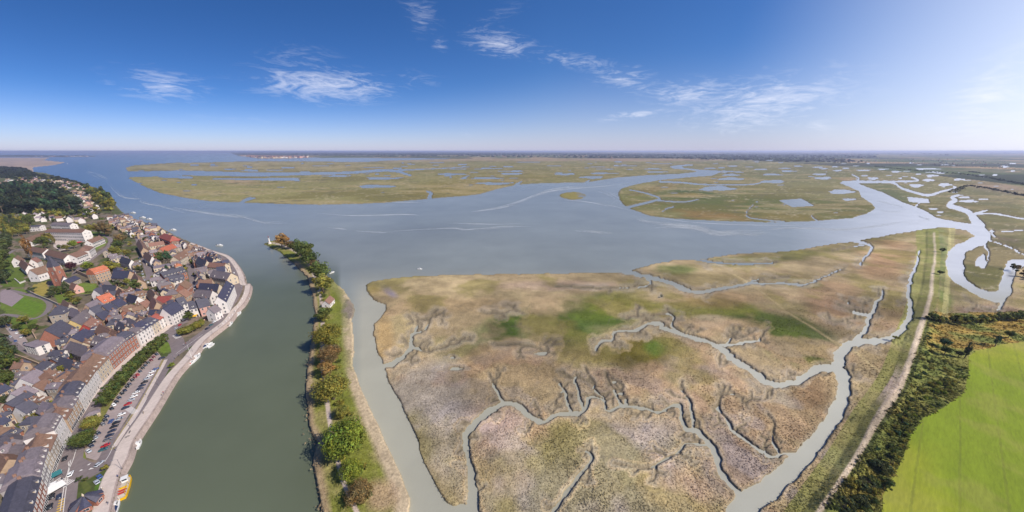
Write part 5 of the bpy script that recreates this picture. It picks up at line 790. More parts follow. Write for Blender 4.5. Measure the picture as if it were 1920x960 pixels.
for (p, q, Wd, ev, rg, wl, rf, kd, st, dm, ch, sh, lb) in [
    ((343, 584), (334, 593), 9, 9.5, 13, 'white', 'slate', 'mansard', 3, 2, 1, 0, 'tall white slate house at the inner corner of the junction, end of the seafront row'), ((334, 593), (326, 601), 9, 9, 13, 'white', 'slate', 'gable', 3, 1, 1, 0, 'second white house from the junction end of the seafront row'), ((326, 601), (315, 609), 9, 8.5, 12, 'cream', 'slate', 'gable', 3, 2, 1, 0, 'cream house with grey slate between the white pair and the red roof'), ((315, 609), (304, 617), 9, 8, 11.5, 'white', 'red', 'gable', 3, 0, 1, 0, 'white seafront house with the only bright red roof in its row'),
    ((304, 617), (291, 628), 9, 8.5, 12, 'cream', 'slate', 'gable', 3, 2, 1, 0, 'cream slate house just nearer than the red roofed one'), ((291, 628), (278, 639), 10, 9.5, 14, 'white', 'blue', 'gable', 3, 2, 1, 0, 'white house with a steep dark blue slate roof behind front garden trees'), ((278, 639), (266, 648), 9, 9.5, 13, 'white', 'grey', 'mansard', 3, 2, 1, 0, 'narrow white house with grey mansard next to the striped brick house'),
    ((263, 650), (247, 662), 10, 10, 14.5, 'brick', 'slate', 'mansard', 3, 3, 2, 0, 'brick house with white bands and three dormers at the far end of the lime row'), ((247, 662), (214, 693), 12, 10.5, 15.5, 'brick', 'lilac', 'mansard', 3, 6, 2, 0, 'longest seafront building, brick and pale stone under a lilac grey mansard'), ((214, 693), (193, 717), 10, 9.5, 14, 'cream', 'brown', 'gable', 3, 3, 1, 0, 'cream building with brown roof and three dormers beside the longest one'), ((193, 717), (174, 747), 10, 9.5, 14, 'white', 'brown', 'mansard', 3, 3, 1, 0, 'white building with a dark balcony band and brown mansard'),
    ((174, 747), (160, 771), 8, 10.5, 14.5, 'white', 'slate', 'mansard', 3, 3, 1, 0, 'white house with arched dormers in dark slate before the round tree'), ((160, 771), (148, 791), 9, 9, 13, 'tan', 'grey', 'mansard', 3, 2, 1, 1, 'tan house over shops, the farther of two'), ((148, 791), (137, 810), 7.5, 8.5, 12, 'tan', 'brown', 'gable', 3, 2, 1, 1, 'tan house over shops, the nearer of two beside the tall white one'), ((135, 814), (121, 842), 8.5, 11.5, 16, 'white', 'grey', 'mansard', 3, 4, 1, 0, 'tallest bright white house with four long dormers opposite the leafy car park tree'),
    ((121, 842), (109, 873), 8, 9, 12.5, 'stone', 'brown', 'gable', 3, 2, 1, 1, 'stone fronted house above a teal awning'), ((109, 873), (102, 896), 8, 10, 14, 'cream', 'grey', 'mansard', 3, 2, 1, 1, 'cream house beside the white van on the corner'), ((102, 896), (95, 926), 9, 10, 14, 'grey', 'lilac', 'mansard', 3, 2, 1, 1, 'pale grey house behind the pedestrian crossing'), ((95, 926), (76, 1008), 8, 9, 13, 'brick', 'slate', 'mansard', 3, 4, 1, 1, 'shaded brick house at the bottom end of the seafront row')]:
    hbase(p, q, Wd, ev, rg, wl, rf, kd, 'seafront_house', lb, 'house', SF, dm, 2, st, bool(sh))
TWN = 'houses of the old town'
for (p, q, Wd, ev, rg, wl, rf, kd, st, dm, ch, lb) in [
    ((166, 505), (194, 497), 10, 9, 13.5, 'tan', 'orange', 'mansard', 3, 6, 2, 'orange roofed mansion with a row of white dormers above a garden wall'), ((213, 507), (243, 508), 10, 5, 10.5, 'tan', 'blue', 'gable', 1, 0, 0, 'dark slate roofed hall with tan walls beside the mansion'), ((228, 481), (246, 487), 8, 5.5, 9.5, 'white', 'slate', 'gable', 2, 0, 1, 'white gabled house left of the street lined with cars'), ((40, 487), (53, 497), 8, 6, 10, 'white', 'brown', 'gable', 2, 0, 1, 'white house with brown roof left of the chapel'), ((26, 483), (34, 480), 8, 6, 10, 'white', 'brown', 'gable', 2, 0, 1, 'small white brown roofed house at the park edge'), ((58, 486), (67, 482), 7, 6, 9.5, 'white', 'terracotta', 'gable', 2, 0, 0, 'white house with terracotta roof behind the chapel nave'),
    ((192, 534), (219, 536), 9, 6.5, 11, 'tan', 'slate', 'gable', 2, 1, 2, 'slate roofed house with brick gables at the lane above the orange roof'), ((222, 540), (230, 546), 8, 6, 10, 'brick', 'brown', 'gable', 2, 0, 1, 'brown roofed brick gable by the lane'), ((176, 543), (190, 537), 8, 6, 10, 'white', 'slate', 'gable', 2, 0, 1, 'white gabled slate house at the end of the walled lawn'), ((181, 557), (204, 549), 9, 6.5, 11, 'cream', 'orange', 'gable', 2, 2, 1, 'bright orange roofed house amid slate roofs'), ((160, 571), (180, 561), 9, 7, 11.5, 'tan', 'lilac', 'gable', 2, 0, 1, 'house with weathered lilac slate below the olive trees'), ((168, 578), (188, 570), 8, 7, 11, 'white', 'slate', 'gable', 2, 0, 1, 'slate house with a white front beside the lilac roof'),
    ((192, 573), (208, 567), 8, 6.5, 10.5, 'tan', 'blue', 'gable', 2, 0, 1, 'left one of two blue slate houses below the orange roof'), ((208, 566), (224, 559), 9, 7, 11, 'cream', 'blue', 'gable', 2, 0, 1, 'right one of two blue slate houses below the orange roof'), ((180, 589), (198, 582), 8, 5, 9, 'tan', 'blue', 'gable', 2, 0, 0, 'low dark blue slate house in the middle of the old town'), ((132, 600), (161, 579), 10, 6.5, 12, 'yellow', 'grey', 'gable', 2, 1, 1, 'large grey roofed house with a yellow gable wall'), ((156, 608), (173, 595), 9, 7, 12, 'red', 'terracotta', 'gable', 2, 3, 1, 'red timber framed house with a terracotta roof'), ((133, 632), (158, 616), 10, 6, 11, 'tan', 'blue', 'gable', 2, 0, 1, 'big plain dark slate roof beside the tan courtyard'),
    ((84, 619), (113, 600), 13, 6, 14, 'brick', 'slate', 'gable', 1, 0, 0, 'large dark slate hall with a red brick side near the upper lane'), ((98, 576), (116, 567), 10, 6.5, 12, 'stone', 'slate', 'hip', 2, 2, 2, 'dark slate turreted villa above the hall'), ((186, 608), (207, 619), 9, 6, 10.5, 'tan', 'brown', 'gable', 2, 0, 1, 'left brown tiled house behind the seafront'), ((208, 620), (224, 623), 8, 6, 10, 'tan', 'brown', 'gable', 2, 0, 1, 'right brown tiled house behind the seafront'), ((178, 630), (214, 637), 9, 7.5, 12, 'tan', 'grey', 'gable', 2, 6, 0, 'long grey roof with a row of small dormers behind the seafront'), ((132, 640), (166, 653), 9, 6.5, 11, 'tan', 'grey', 'gable', 2, 0, 1, 'tan walled wing on the shaded courtyard'),
    ((56, 641), (79, 646), 8, 6.5, 7, 'white', 'lilac', 'flat', 3, 0, 0, 'pale flat roofed house with red and white walls beside the upper lane'), ((108, 667), (141, 679), 8, 5.5, 10, 'white', 'slate', 'gable', 2, 0, 1, 'long dark slate house along the garden of the two conifers'), ((38, 709), (66, 692), 10, 6.5, 11.5, 'white', 'lilac', 'gable', 2, 0, 1, 'wide lilac grey roof left of the brown roofed court house'), ((64, 689), (84, 675), 9, 6.5, 11.5, 'tan', 'slate', 'gable', 2, 4, 1, 'slate house with four dormers beside the upper lane'), ((78, 699), (98, 688), 11, 6.5, 11, 'tan', 'brown', 'hip', 2, 2, 2, 'orange brown hipped roof in the block below the lane'), ((20, 737), (48, 722), 10, 6.5, 11, 'white', 'lilac', 'gable', 2, 1, 1, 'lilac grey roof nearer than the wide lilac one at the left'),
    ((62, 723), (83, 710), 8, 5.5, 10, 'white', 'brown', 'gable', 2, 0, 0, 'small brown grey roof inside the left block'), ((108, 706), (138, 717), 8, 6.5, 11, 'white', 'slate', 'gable', 2, 0, 2, 'slate wing behind the white balcony building'), ((93, 735), (127, 747), 9, 6, 10.5, 'tan', 'grey', 'gable', 2, 0, 2, 'grey wing behind the arched dormer house'), ((80, 753), (108, 765), 8, 6, 10, 'stone', 'lilac', 'gable', 2, 1, 1, 'lilac wing behind the tan shops'), ((30, 761), (51, 750), 9, 6.5, 11, 'white', 'slate', 'gable', 2, 0, 1, 'dark slate house with white side at the left garden'), ((58, 818), (80, 797), 11, 7, 12, 'cream', 'slate', 'gable', 2, 0, 1, 'wide dark grey roof behind the tallest white house'),
    ((3, 812), (28, 826), 8, 6, 10, 'cream', 'grey', 'hip', 2, 0, 1, 'grey hipped roof at the left edge of the lower town'), ((58, 862), (78, 850), 9, 7, 11.5, 'white', 'slate', 'gable', 2, 2, 1, 'dark slate house with two pale dormers near the lower left'), ((22, 866), (48, 881), 8, 6.5, 10.5, 'cream', 'lilac', 'gable', 2, 2, 1, 'long lilac wing near the lower left corner'), ((48, 882), (63, 874), 8, 6, 10, 'white', 'slate', 'gable', 2, 0, 1, 'small dark slate roof next to the long lilac wing'), ((0, 851), (15, 861), 8, 6, 10, 'tan', 'brown', 'gable', 2, 0, 1, 'brown roof at the left edge above the lilac wing'), ((43, 905), (59, 898), 8, 7, 11, 'tan', 'brown', 'hip', 2, 0, 1, 'brown hipped roof behind the crossing houses'), ((45, 927), (63, 932), 9, 7, 11.5, 'tan', 'slate', 'gable', 2, 2, 1, 'dark slate roof with skylights at the bottom left'), ((0, 942), (15, 953), 8, 7, 11, 'cream', 'grey', 'gable', 2, 0, 1, 'grey roof in the bottom left corner'), ((25, 960), (48, 972), 8, 7, 11, 'cream', 'slate', 'gable', 2, 0, 1, 'slate roof cut by the bottom edge at the left'),
    ((408, 556), (425, 526), 10, 9.5, 14, 'white', 'blue', 'gable', 3, 5, 1, 'large white quayside hotel with a dark slate roof and many roof windows'), ((400, 507), (433, 512), 12, 7, 11, 'cream', 'grey', 'gable', 2, 2, 1, 'broad grey roofed cream building facing the quay bend'), ((406, 501), (421, 499), 8, 7, 10.5, 'white', 'blue', 'gable', 2, 0, 1, 'blue slate house behind the broad grey roof'), ((368, 543), (398, 545), 9, 6.5, 10.5, 'white', 'grey', 'gable', 2, 1, 1, 'long grey roofed white house beside the hotel'), ((375, 531), (411, 533), 8, 6.5, 10.5, 'cream', 'blue', 'gable', 2, 1, 1, 'long blue slate roof behind the hotel'), ((372, 526), (397, 523), 8, 6.5, 10.5, 'tan', 'brown', 'gable', 2, 0, 1, 'brown roof behind the long blue slate one'), ((393, 492), (423, 494), 9, 7, 10, 'cream', 'terracotta', 'gable', 2, 0, 1, 'long terracotta roof facing the quay near the estuary'), ((371, 482), (388, 489), 9, 7, 11.5, 'cream', 'slate', 'gable', 2, 0, 1, 'pale gabled house near the head of the quay'), ((386, 480), (401, 485), 8, 7, 11, 'cream', 'blue', 'gable', 2, 0, 1, 'dark slate house beside the pale gable at the quay head'),
    ((368, 563), (388, 558), 9, 7.5, 12, 'pink', 'slate', 'gable', 2, 0, 1, 'pink sided slate house above the red awnings'), ((391, 578), (404, 571), 8, 6.5, 10, 'white', 'grey', 'gable', 2, 0, 1, 'white quayside house right of the red awnings'), ((352, 566), (366, 563), 9, 7.5, 11.5, 'white', 'slate', 'gable', 2, 1, 1, 'white house left of the red awnings at the street mouth'), ((301, 511), (342, 500), 9, 7.5, 11.5, 'brick', 'slate', 'gable', 2, 7, 1, 'long brick row house with a line of dormers between the two streets'), ((315, 519), (343, 514), 7, 6, 9.5, 'white', 'slate', 'gable', 2, 3, 1, 'slate house just nearer than the long brick row'), ((294, 533), (318, 527), 8, 5, 9, 'stone', 'grey', 'gable', 2, 0, 1, 'grey roofed stone house in the middle of the block'), ((310, 543), (333, 540), 10, 5, 8.5, 'tan', 'grey', 'hip', 1, 0, 1, 'low grey roof beside the dark street'), ((287, 500), (322, 494), 16, 4, 4.6, 'cream', 'lilac', 'flat', 1, 0, 0, 'flat grey roofed hall in the walled yard'), ((325, 481), (345, 470), 10, 7.5, 11.5, 'cream', 'brown', 'gable', 3, 2, 1, 'brown roofed house with a cream gable at the street curve'),
    ((272, 472), (285, 481), 8, 6, 10.5, 'white', 'brown', 'gable', 2, 0, 1, 'plain white gable right of the street lined with cars'), ((260, 449), (269, 464), 9, 7, 11.5, 'tan', 'brown', 'gable', 2, 0, 1, 'long brown roof right of the street lined with cars'), ((278, 456), (306, 452), 8, 7, 10, 'cream', 'terracotta', 'gable', 2, 0, 1, 'long cream house with many windows in the upper block'), ((299, 466), (323, 457), 9, 6, 10, 'tan', 'orange', 'gable', 2, 0, 1, 'orange roofed house in the upper block'), ((305, 436), (326, 443), 14, 8, 13, 'red', 'red', 'hip', 2, 0, 0, 'big bright red roofed building by the estuary shore'), ((305, 578), (328, 565), 10, 8, 13, 'white', 'blue', 'gable', 3, 0, 1, 'tall dark blue slate house behind the junction'), ((281, 581), (300, 581), 9, 5.5, 9.5, 'white', 'blue', 'gable', 2, 0, 0, 'low blue slate house behind the red roofed seafront house'), ((286, 557), (294, 566), 9, 6.5, 11.5, 'tan', 'terracotta', 'gable', 2, 0, 1, 'tan stone gable beside the terracotta roofs'), ((293, 556), (322, 555), 8, 5, 8.5, 'tan', 'red', 'gable', 2, 0, 1, 'long red roof in the block behind the junction'),
    ((281, 541), (291, 551), 8, 6.5, 11, 'stone', 'brown', 'gable', 2, 0, 1, 'weathered stone gable by the street bend'), ((252, 512), (260, 523), 8, 6, 10, 'tan', 'brown', 'gable', 2, 0, 1, 'brown roof left of the street bend'), ((241, 551), (258, 556), 8, 5.5, 9.5, 'white', 'blue', 'gable', 2, 0, 0, 'blue slate roof below the street bend'), ((262, 568), (275, 562), 7, 5, 8.5, 'tan', 'terracotta', 'gable', 2, 0, 1, 'small terracotta roof below the street bend'), ((330, 560), (343, 556), 9, 7.5, 11.5, 'white', 'slate', 'gable', 3, 1, 1, 'slate house on the left of the dark street mouth'), ((337, 533), (347, 525), 9, 7.5, 11.5, 'brick', 'brown', 'gable', 2, 0, 2, 'brick house with tall chimneys beside the dark street'), ((335, 548), (346, 541), 9, 7.5, 11.5, 'tan', 'terracotta', 'gable', 2, 0, 1, 'terracotta roof beside the dark street'), ((242, 596), (258, 606), 8, 6, 10, 'yellow', 'grey', 'gable', 2, 2, 1, 'yellow fronted house in the block behind the seafront'), ((222, 602), (236, 612), 8, 6, 10, 'cream', 'slate', 'gable', 2, 1, 1, 'cream slate house next to the yellow front'), ((262, 603), (280, 592), 8, 6.5, 10.5, 'white', 'slate', 'gable', 2, 2, 1, 'slate roofed white house behind the garden trees'),
    ((118, 562), (130, 570), 7, 5, 9, 'stone', 'brown', 'gable', 1, 0, 0, 'little stone lodge below the turreted villa'), ((134, 577), (150, 583), 7, 5, 9, 'tan', 'lilac', 'gable', 2, 0, 1, 'lilac roofed cottage above the yellow gable'), ((134, 530), (143, 533), 7, 4.5, 8, 'pink', 'terracotta', 'gable', 1, 0, 0, 'little pink cottage below the chapel tower'), ((113, 514), (120, 519), 6, 6, 9, 'white', 'grey', 'gable', 2, 0, 0, 'narrow white house right of the chapel tower'), ((120, 526), (140, 517), 7, 4.5, 7, 'stone', 'blue', 'gable', 1, 0, 0, 'low dark slate shed beside the school lane')]:
    hridge(p, q, Wd, ev, rg, wl, rf, kd, 'town_house', lb, 'house', TWN, dm, ch, st)
SCH = 'school buildings'
hridge((91, 429), (160, 430), 13, 13, 15.5, 'white', 'brown', 'gable', 'school_block', 'long white three storey school block with window bands and a brown roof', 'school', SCH, 0, 0, 3, False, 'wide')
for (p, q, Wd, ev, rg, lb) in [((33 + 24, 462), (88, 467), 12, 8, 11, 'left straight wing of the curved white school'), ((92, 468), (128, 477), 12, 8, 11.5, 'middle wing of the curved white school, behind the chapel tower'), ((129, 477), (151, 469), 12, 8, 11.5, 'right wing of the curved white school by the copper tree'), ((45, 448), (78, 436), 14, 5, 10, 'wide brown roofed school hall behind the orange tree'), ((163, 451), (186, 442), 9, 7, 10, 'brown roofed school annexe by the lane bend'), ((152, 465), (163, 458), 12, 9, 12.5, 'square hipped school pavilion with white front'), ((100, 417), (136, 418), 12, 7, 9.5, 'low pale school building behind the long white block'), ((58, 423), (78, 422), 12, 7, 8, 'dark modern roof left of the long white school block')]:
    hridge(p, q, Wd, ev, rg, 'white', 'grey' if 'pale' in lb else 'slate' if 'dark' in lb else 'brown', 'hip' if 'hipped' in lb else 'gable', 'school_wing', lb, 'school', SCH, 0, 1 if 'hall' not in lb else 0, 2, False, 'wide')
def chapel():
    x, y = G(97, 493, ZT + 26); o = thing('chapel', 'brick chapel with a tall slender tower and white nave beside the school', 'chapel', (x, y, ZT), .15); m = MB(); m.box(-3, 3, -3, 3, -.4, 17)
    for sx in (-1, 1):
        for sy in (-1, 1): m.box(sx * 3 - .5, sx * 3 + .5, sy * 3 - .5, sy * 3 + .5, -.4, 14)
    o.scale = (1, 1, 1.3); obj('tower', m.mesh('tower'), W['brick'], o); m = MB(); m.add([(-3.2, -3.2, 17), (3.2, -3.2, 17), (3.2, 3.2, 17), (-3.2, 3.2, 17), (0, 0, 26)], [(0, 1, 4), (1, 2, 4), (2, 3, 4), (3, 0, 4), (0, 3, 2, 1)]); obj('spire', m.mesh('spire'), R['slate'], o)
    for k in range(4): q = obj('pinnacle', PIN, W['stone'], o); q.location = ((-1) ** k * 3, (-1) ** (k // 2) * 3, 14)
    for s, (lx, ly, r) in enumerate(((0, -3.02, 0), (-3.02, 0, -math.pi / 2), (3.02, 0, math.pi / 2))):
        for z in (6, 12): q = obj('window', WIN['tall'], [GLASS, FRAME], o); q.location = (lx, ly, z); q.rotation_euler = (0, 0, r)
    hridge((56, 506), (88, 497), 10, 7, 11.5, 'white', 'brown', 'gable', 'chapel_nave', 'white chapel nave with a brown roof and a row of windows left of the tower', 'chapel', None, 0, 0, 1)
PIN = (lambda m: (m.box(-.5, .5, -.5, .5, 0, 1.6), m.add([(-.55, -.55, 1.6), (.55, -.55, 1.6), (.55, .55, 1.6), (-.55, .55, 1.6), (0, 0, 4)], [(0, 1, 4), (1, 2, 4), (2, 3, 4), (3, 0, 4), (0, 3, 2, 1)]), m.mesh('pinnacle'))[-1])(MB())
chapel()
def pavilion():
    x, y = G(157, 932, ZT + 4.6); o = thing('star_pavilion', 'star shaped pavilion of folded slate roof wings on red brick walls by the water', 'pavilion', (x, y, ZT), .3); o.scale = (.62, .62, .72)
    for k in range(6):
        a = k * math.pi / 3; L_, w = 7.4, 3.0; c, s = math.cos(a), math.sin(a); T = lambda p: (p[0] * c - p[1] * s, p[0] * s + p[1] * c, p[2])
        m = MB(); v = [(0.2, 0, 7.6), (L_, 0, 4.0), (L_ * .92, -w, 3.1), (L_ * .92, w, 3.1), (1.6, -.9, 5.4), (1.6, .9, 5.4)]
        m.add([T(p) for p in v] + [T((p[0], p[1], p[2] - .25)) for p in v], [(0, 1, 2, 4), (0, 5, 3, 1), (6, 10, 8, 7), (6, 7, 9, 11), (1, 7, 8, 2), (1, 3, 9, 7), (2, 8, 10, 4), (3, 5, 11, 9), (0, 4, 10, 6), (0, 6, 11, 5)]); obj('roof_wing', m.mesh('roof_wing'), R['blue'] if k % 2 else R['slate'], o)
        m = MB(); q = [(1.2, -1.1), (L_ * .88, -w * .86), (L_ * .88, w * .86), (1.2, 1.1)]; m.add([T((p[0], p[1], -.3)) for p in q] + [T((p[0], p[1], 2.95 + (1.7 if i in (0, 3) else 0))) for i, p in enumerate(q)], [(0, 1, 5, 4), (1, 2, 6, 5), (2, 3, 7, 6), (3, 0, 4, 7), (4, 5, 6, 7)]); obj('wall', m.mesh('wall'), W['brick'], o)
        g = obj('window', WIN['wide'], [GLASS, FRAME], o); g.location = T((L_ * .88 + .01, 0, 1.7)); g.rotation_euler = (0, 0, a + math.pi / 2)
    m = MB(); m.tube((0, 0, 5), (0, 0, 7.9), .55, .5, 8); m.tube((0, 0, 7.9), (0, 0, 9.2), .5, .02, 8); obj('finial', m.mesh('finial'), W['cream'], o)
    m = MB(); m.box(-4, 4, -9.6, -7.2, 2.6, 2.8); [m.box(i - .08, i + .08, -9.5, -9.3, -.2, 2.6) for i in (-3.8, -1.9, 0, 1.9, 3.8)]; obj('porch', m.mesh('porch'), W['brick'], o)
pavilion()
def dykehouse():
    A = G(614, 560, ZD + 7); o = house(A[0], A[1], math.pi / 2 + .12, 11, 7, 4, 7.5, 'white', 'terracotta', 'gable', 'dyke_house', 'white cottage with a brownish tiled roof standing alone on the dyke', 'house', None, 0, 1, 1, z0=ZD)
dykehouse()
def lighttower():
    x, y = G(506, 457, ZD); o = thing('light_tower', 'slender white light tower at the tip of the dyke', 'lighthouse', (x, y, ZD - .3)); m = MB(); m.tube((0, 0, 0), (0, 0, 2.2), 2.4, 2.2, 10); obj('base', m.mesh('base'), W['white'], o)
    m = MB(); m.tube((0, 0, 2.2), (0, 0, 9.5), 1.15, .75, 12); m.tube((0, 0, 9.5), (0, 0, 9.8), 1.3, 1.3, 12); obj('tower', m.mesh('tower'), W['white'], o); m = MB(); m.tube((0, 0, 9.8), (0, 0, 11.4), .6, .6, 8); obj('lantern', m.mesh('lantern'), GLASS, o); m = MB(); m.tube((0, 0, 11.4), (0, 0, 12.4), .8, .05, 8); m.tube((0, 0, 12.4), (0, 0, 15), .06, .04, 5); obj('cap', m.mesh('cap'), W['red'], o)
lighttower()
# awnings of the quayside restaurant
AWN = {c: mat('awning_' + c, rgb, rough=.7, var=.06) for c, rgb in dict(red=(196, 44, 52), yellow=(226, 176, 50), teal=(48, 110, 116), white=(226, 222, 220)).items()}
def awning(px, py, L_, D_, col, label, rz=0., h=2.6):
    x, y = G(px, py, ZT + h); m = MB(); m.add([(-L_ / 2, -D_, h - .5), (L_ / 2, -D_, h - .5), (L_ / 2, 0, h + .3), (-L_ / 2, 0, h + .3), (-L_ / 2, -D_, h - .8), (L_ / 2, -D_, h - .8)], [(0, 1, 2, 3), (0, 4, 5, 1)])
    o = thing('awning', label, 'awning', (x, y, ZT), rz); obj('canopy', m.mesh('canopy'), AWN[col], o); m = MB(); [m.tube((s * L_ / 2 * .95, -D_ * .95, 0), (s * L_ / 2 * .95, -D_ * .95, h - .5), .05, .05, 6) for s in (-1, 1)]; obj('posts', m.mesh('posts'), LEAD, o)
awning(380, 582, 7, 4, 'red', 'larger red restaurant awning under the pink house', .5); awning(363, 581, 4.5, 3.5, 'red', 'smaller red awning at the left of the restaurant front', .3); awning(368, 588, 3, 4.5, 'yellow', 'yellow awning between the two red restaurant awnings', .4); awning(152, 453, 6, 5, 'red', 'red canopy in the school yard corner', 0); awning(96, 889, 5, 2, 'teal', 'teal shop awning at the stone fronted house', 1.1); awning(99, 910, 5, 3.2, 'white', 'white cafe awning on the seafront pavement', 1.2)
# walls of gardens
def gwall(P, h, label, m=None, w=.45):
    S = [(*G(x, y, ZT), 0) for x, y in P]; mb = MB()
    for a, b in zip(S[:-1], S[1:]):
        a, b = np.array(a[:2]), np.array(b[:2]); d = (b - a) / np.linalg.norm(b - a); e = np.array((-d[1], d[0])) * w / 2; q = [a + e, a - e, b - e, b + e]
        mb.add([(*p, ZT - .2) for p in q] + [(*p, ZT + h) for p in q], [(0, 1, 2, 3), (4, 7, 6, 5), (0, 4, 5, 1), (1, 5, 6, 2), (2, 6, 7, 3), (3, 7, 4, 0)])
    o = obj('garden_wall', mb.mesh('garden_wall'), m or W['stone']); tag(o, label, 'wall', 'garden walls')
gwall([(50, 546), (70, 556), (95, 566), (108, 572), (130, 583)], 2.5, 'pale stone wall curving above the running track'); gwall([(145, 512), (165, 521), (185, 530), (196, 540)], 4, 'tall brick terrace wall below the orange roofed mansion', W['tan']); gwall([(28, 524), (38, 532), (48, 528)], 1.5, 'low white garden wall in the park', W['white']); gwall([(0, 655), (20, 665), (50, 675), (75, 685)], 2, 'tan wall below the upper lane', W['tan']); gwall([(68, 635), (62, 625), (72, 612)], 2.5, 'tan wall left of the slate hall', W['tan']); gwall([(5, 790), (25, 800), (60, 838)], 3, 'tan wall of the shaded garden at the left', W['tan']); gwall([(0, 768), (20, 745)], 3, 'tan wall at the left edge', W['tan']); gwall([(5, 915), (25, 930), (60, 958)], 3, 'pale capped wall of the bottom left garden', W['cream']); gwall([(215, 525), (240, 536), (262, 530), (272, 520)], 2, 'curved stone wall at the street bend'); gwall([(275, 498), (325, 490), (325, 500)], 3, 'cream wall of the yard between the streets', W['cream']); gwall([(385, 600), (362, 614), (345, 625)], 1, 'pink low wall of the clipped limes', W['pink'])

# ---------------------------------------------------------------- the remaining houses of the town, each by itself
LM = [('brick chapel tower', 97, 500), ('orange roofed mansion', 180, 505), ('running track', 50, 570), ('star roofed pavilion', 157, 935), ('red awnings', 378, 582), ('large quayside hotel', 416, 545), ('big red shore roof', 315, 442), ('white school block', 125, 435), ('copper tree', 131, 500), ('street bend', 270, 525), ('walled yard', 300, 490), ('slate hall by the upper lane', 98, 612), ('longest seafront building', 225, 665), ('tallest white house', 115, 815), ('dense wood', 80, 380), ('quay head', 410, 475), ('school lane bend', 205, 460), ('grove left of the school', 30, 432), ('estuary slope trees', 195, 385)]
LMG = [(n, *G(x, y, ZT)) for n, x, y in LM]
WN = dict(white='white', cream='cream', tan='tan', brick='brick', stone='stone', pink='pinkish', grey='grey walled', yellow='yellow'); RN = dict(slate='dark slate', blue='blue slate', grey='grey', lilac='lilac grey', brown='brown', red='red', orange='orange', terracotta='terracotta')
AUTO = []
def free(x, y, r, k=.78): return all((x - a) ** 2 + (y - b) ** 2 > ((r + c) * k) ** 2 for a, b, c, _ in HOUSES)
ROADS = [[(364, 595), (364, 550), (362, 525), (356, 500), (345, 475), (325, 455), (300, 440), (270, 425)], [(240, 548), (262, 530), (280, 520), (276, 500), (269, 478), (261, 455), (253, 435), (235, 415)], [(232, 548), (210, 540), (190, 522), (160, 505), (165, 490), (185, 475), (203, 462), (207, 448)], [(-20, 627), (10, 634), (40, 648), (70, 664), (90, 672), (104, 655), (120, 632), (140, 606)], [(437, 562), (446, 540), (444, 520), (433, 499), (412, 482), (385, 474)]]
RG = [np.array([G(x, y, ZT) for x, y in smooth_line([(a, b, 0) for a, b in P], 6)[:, :2]]) for P in ROADS]
def roadinfo(x, y):
    best = (1e9, 0)
    for g in RG:
        d = np.hypot(g[:, 0] - x, g[:, 1] - y); i = int(d.argmin())
        if d[i] < best[0]: j = min(i + 1, len(g) - 1); k = max(j - 1, 0); best = (d[i], math.atan2(g[j, 1] - g[k, 1], g[j, 0] - g[k, 0]))
    return best
def fillhouses(poly, n, seed, size, roofs, walls, tag_, wins=True, ang=None, far=False):
    rr = random.Random(seed); k = 0
    for (x, y) in scatter(poly, n * 14, seed, 0):
        if k >= n: break
        L_ = rr.uniform(size * .8, size * 1.5); Wd = rr.uniform(size * .65, size * .85); r = math.hypot(L_, Wd) / 2
        d, a = roadinfo(x, y)
        if not free(x, y, r, .66) or d < Wd / 2 + 3: continue
        if any((x - tx) ** 2 + (y - ty) ** 2 < (r * .4 + tr * .8) ** 2 for tx, ty, tr in TREES): continue
        if ang is not None: a = ang
        a += rr.choice((0, 0, math.pi / 2)) + rr.gauss(0, .09); ev = rr.uniform(5.2, 8.0); wl, rf = rr.choice(walls), rr.choice(roofs)
        o = house(x, y, a, L_, Wd, ev, ev + Wd * rr.uniform(.45, .62), wl, rf, rr.choice(('gable', 'gable', 'gable', 'hip')), 'town_house', '', 'house', tag_, rr.choice((0, 0, 1, 2)) if wins else 0, rr.choice((1, 1, 2)) if not far else rr.choice((0, 1)), 2, wins=wins); o['_look'] = f'{RN[rf]} roofed {WN[wl]}'; AUTO.append(o); k += 1
SL = ['slate', 'slate', 'blue', 'grey', 'grey', 'slate', 'brown', 'lilac', 'lilac', 'brown']; WL = ['white', 'cream', 'cream', 'tan', 'stone', 'brick']
fillhouses([(305, 440), (345, 460), (372, 476), (390, 500), (372, 560), (368, 500), (350, 470)], 34, 11, 7.2, SL, WL, 'small houses between the dark street and the quay'); fillhouses([(370, 478), (405, 476), (430, 490), (440, 520), (430, 520), (395, 520), (372, 545)], 22, 12, 7.2, SL, WL, 'small houses between the dark street and the quay'); fillhouses([(270, 430), (300, 445), (335, 465), (352, 495), (355, 560), (330, 575), (300, 550), (285, 520), (280, 490)], 44, 13, 7.2, SL + ['terracotta', 'orange'], WL, 'small houses between the two long streets'); fillhouses([(195, 540), (240, 552), (275, 560), (300, 560), (325, 590), (290, 618), (255, 645), (225, 640), (200, 600)], 40, 14, 6.8, SL + ['terracotta', 'brown'], WL, 'small houses behind the seafront')
fillhouses([(110, 640), (130, 600), (170, 590), (215, 640), (200, 690), (165, 720), (120, 720)], 14, 15, 6.2, SL, WL, 'small houses behind the seafront'); fillhouses([(40, 690), (90, 700), (150, 740), (130, 790), (90, 840), (60, 850), (0, 830), (0, 730)], 16, 16, 6.2, SL, WL, 'houses of the lower left blocks'); fillhouses([(0, 850), (60, 860), (80, 890), (60, 960), (0, 960)], 6, 17, 6, SL, WL, 'houses of the lower left blocks'); fillhouses([(200, 480), (255, 480), (262, 510), (250, 540), (215, 520)], 9, 18, 7.5, SL, WL, 'houses by the street bend')
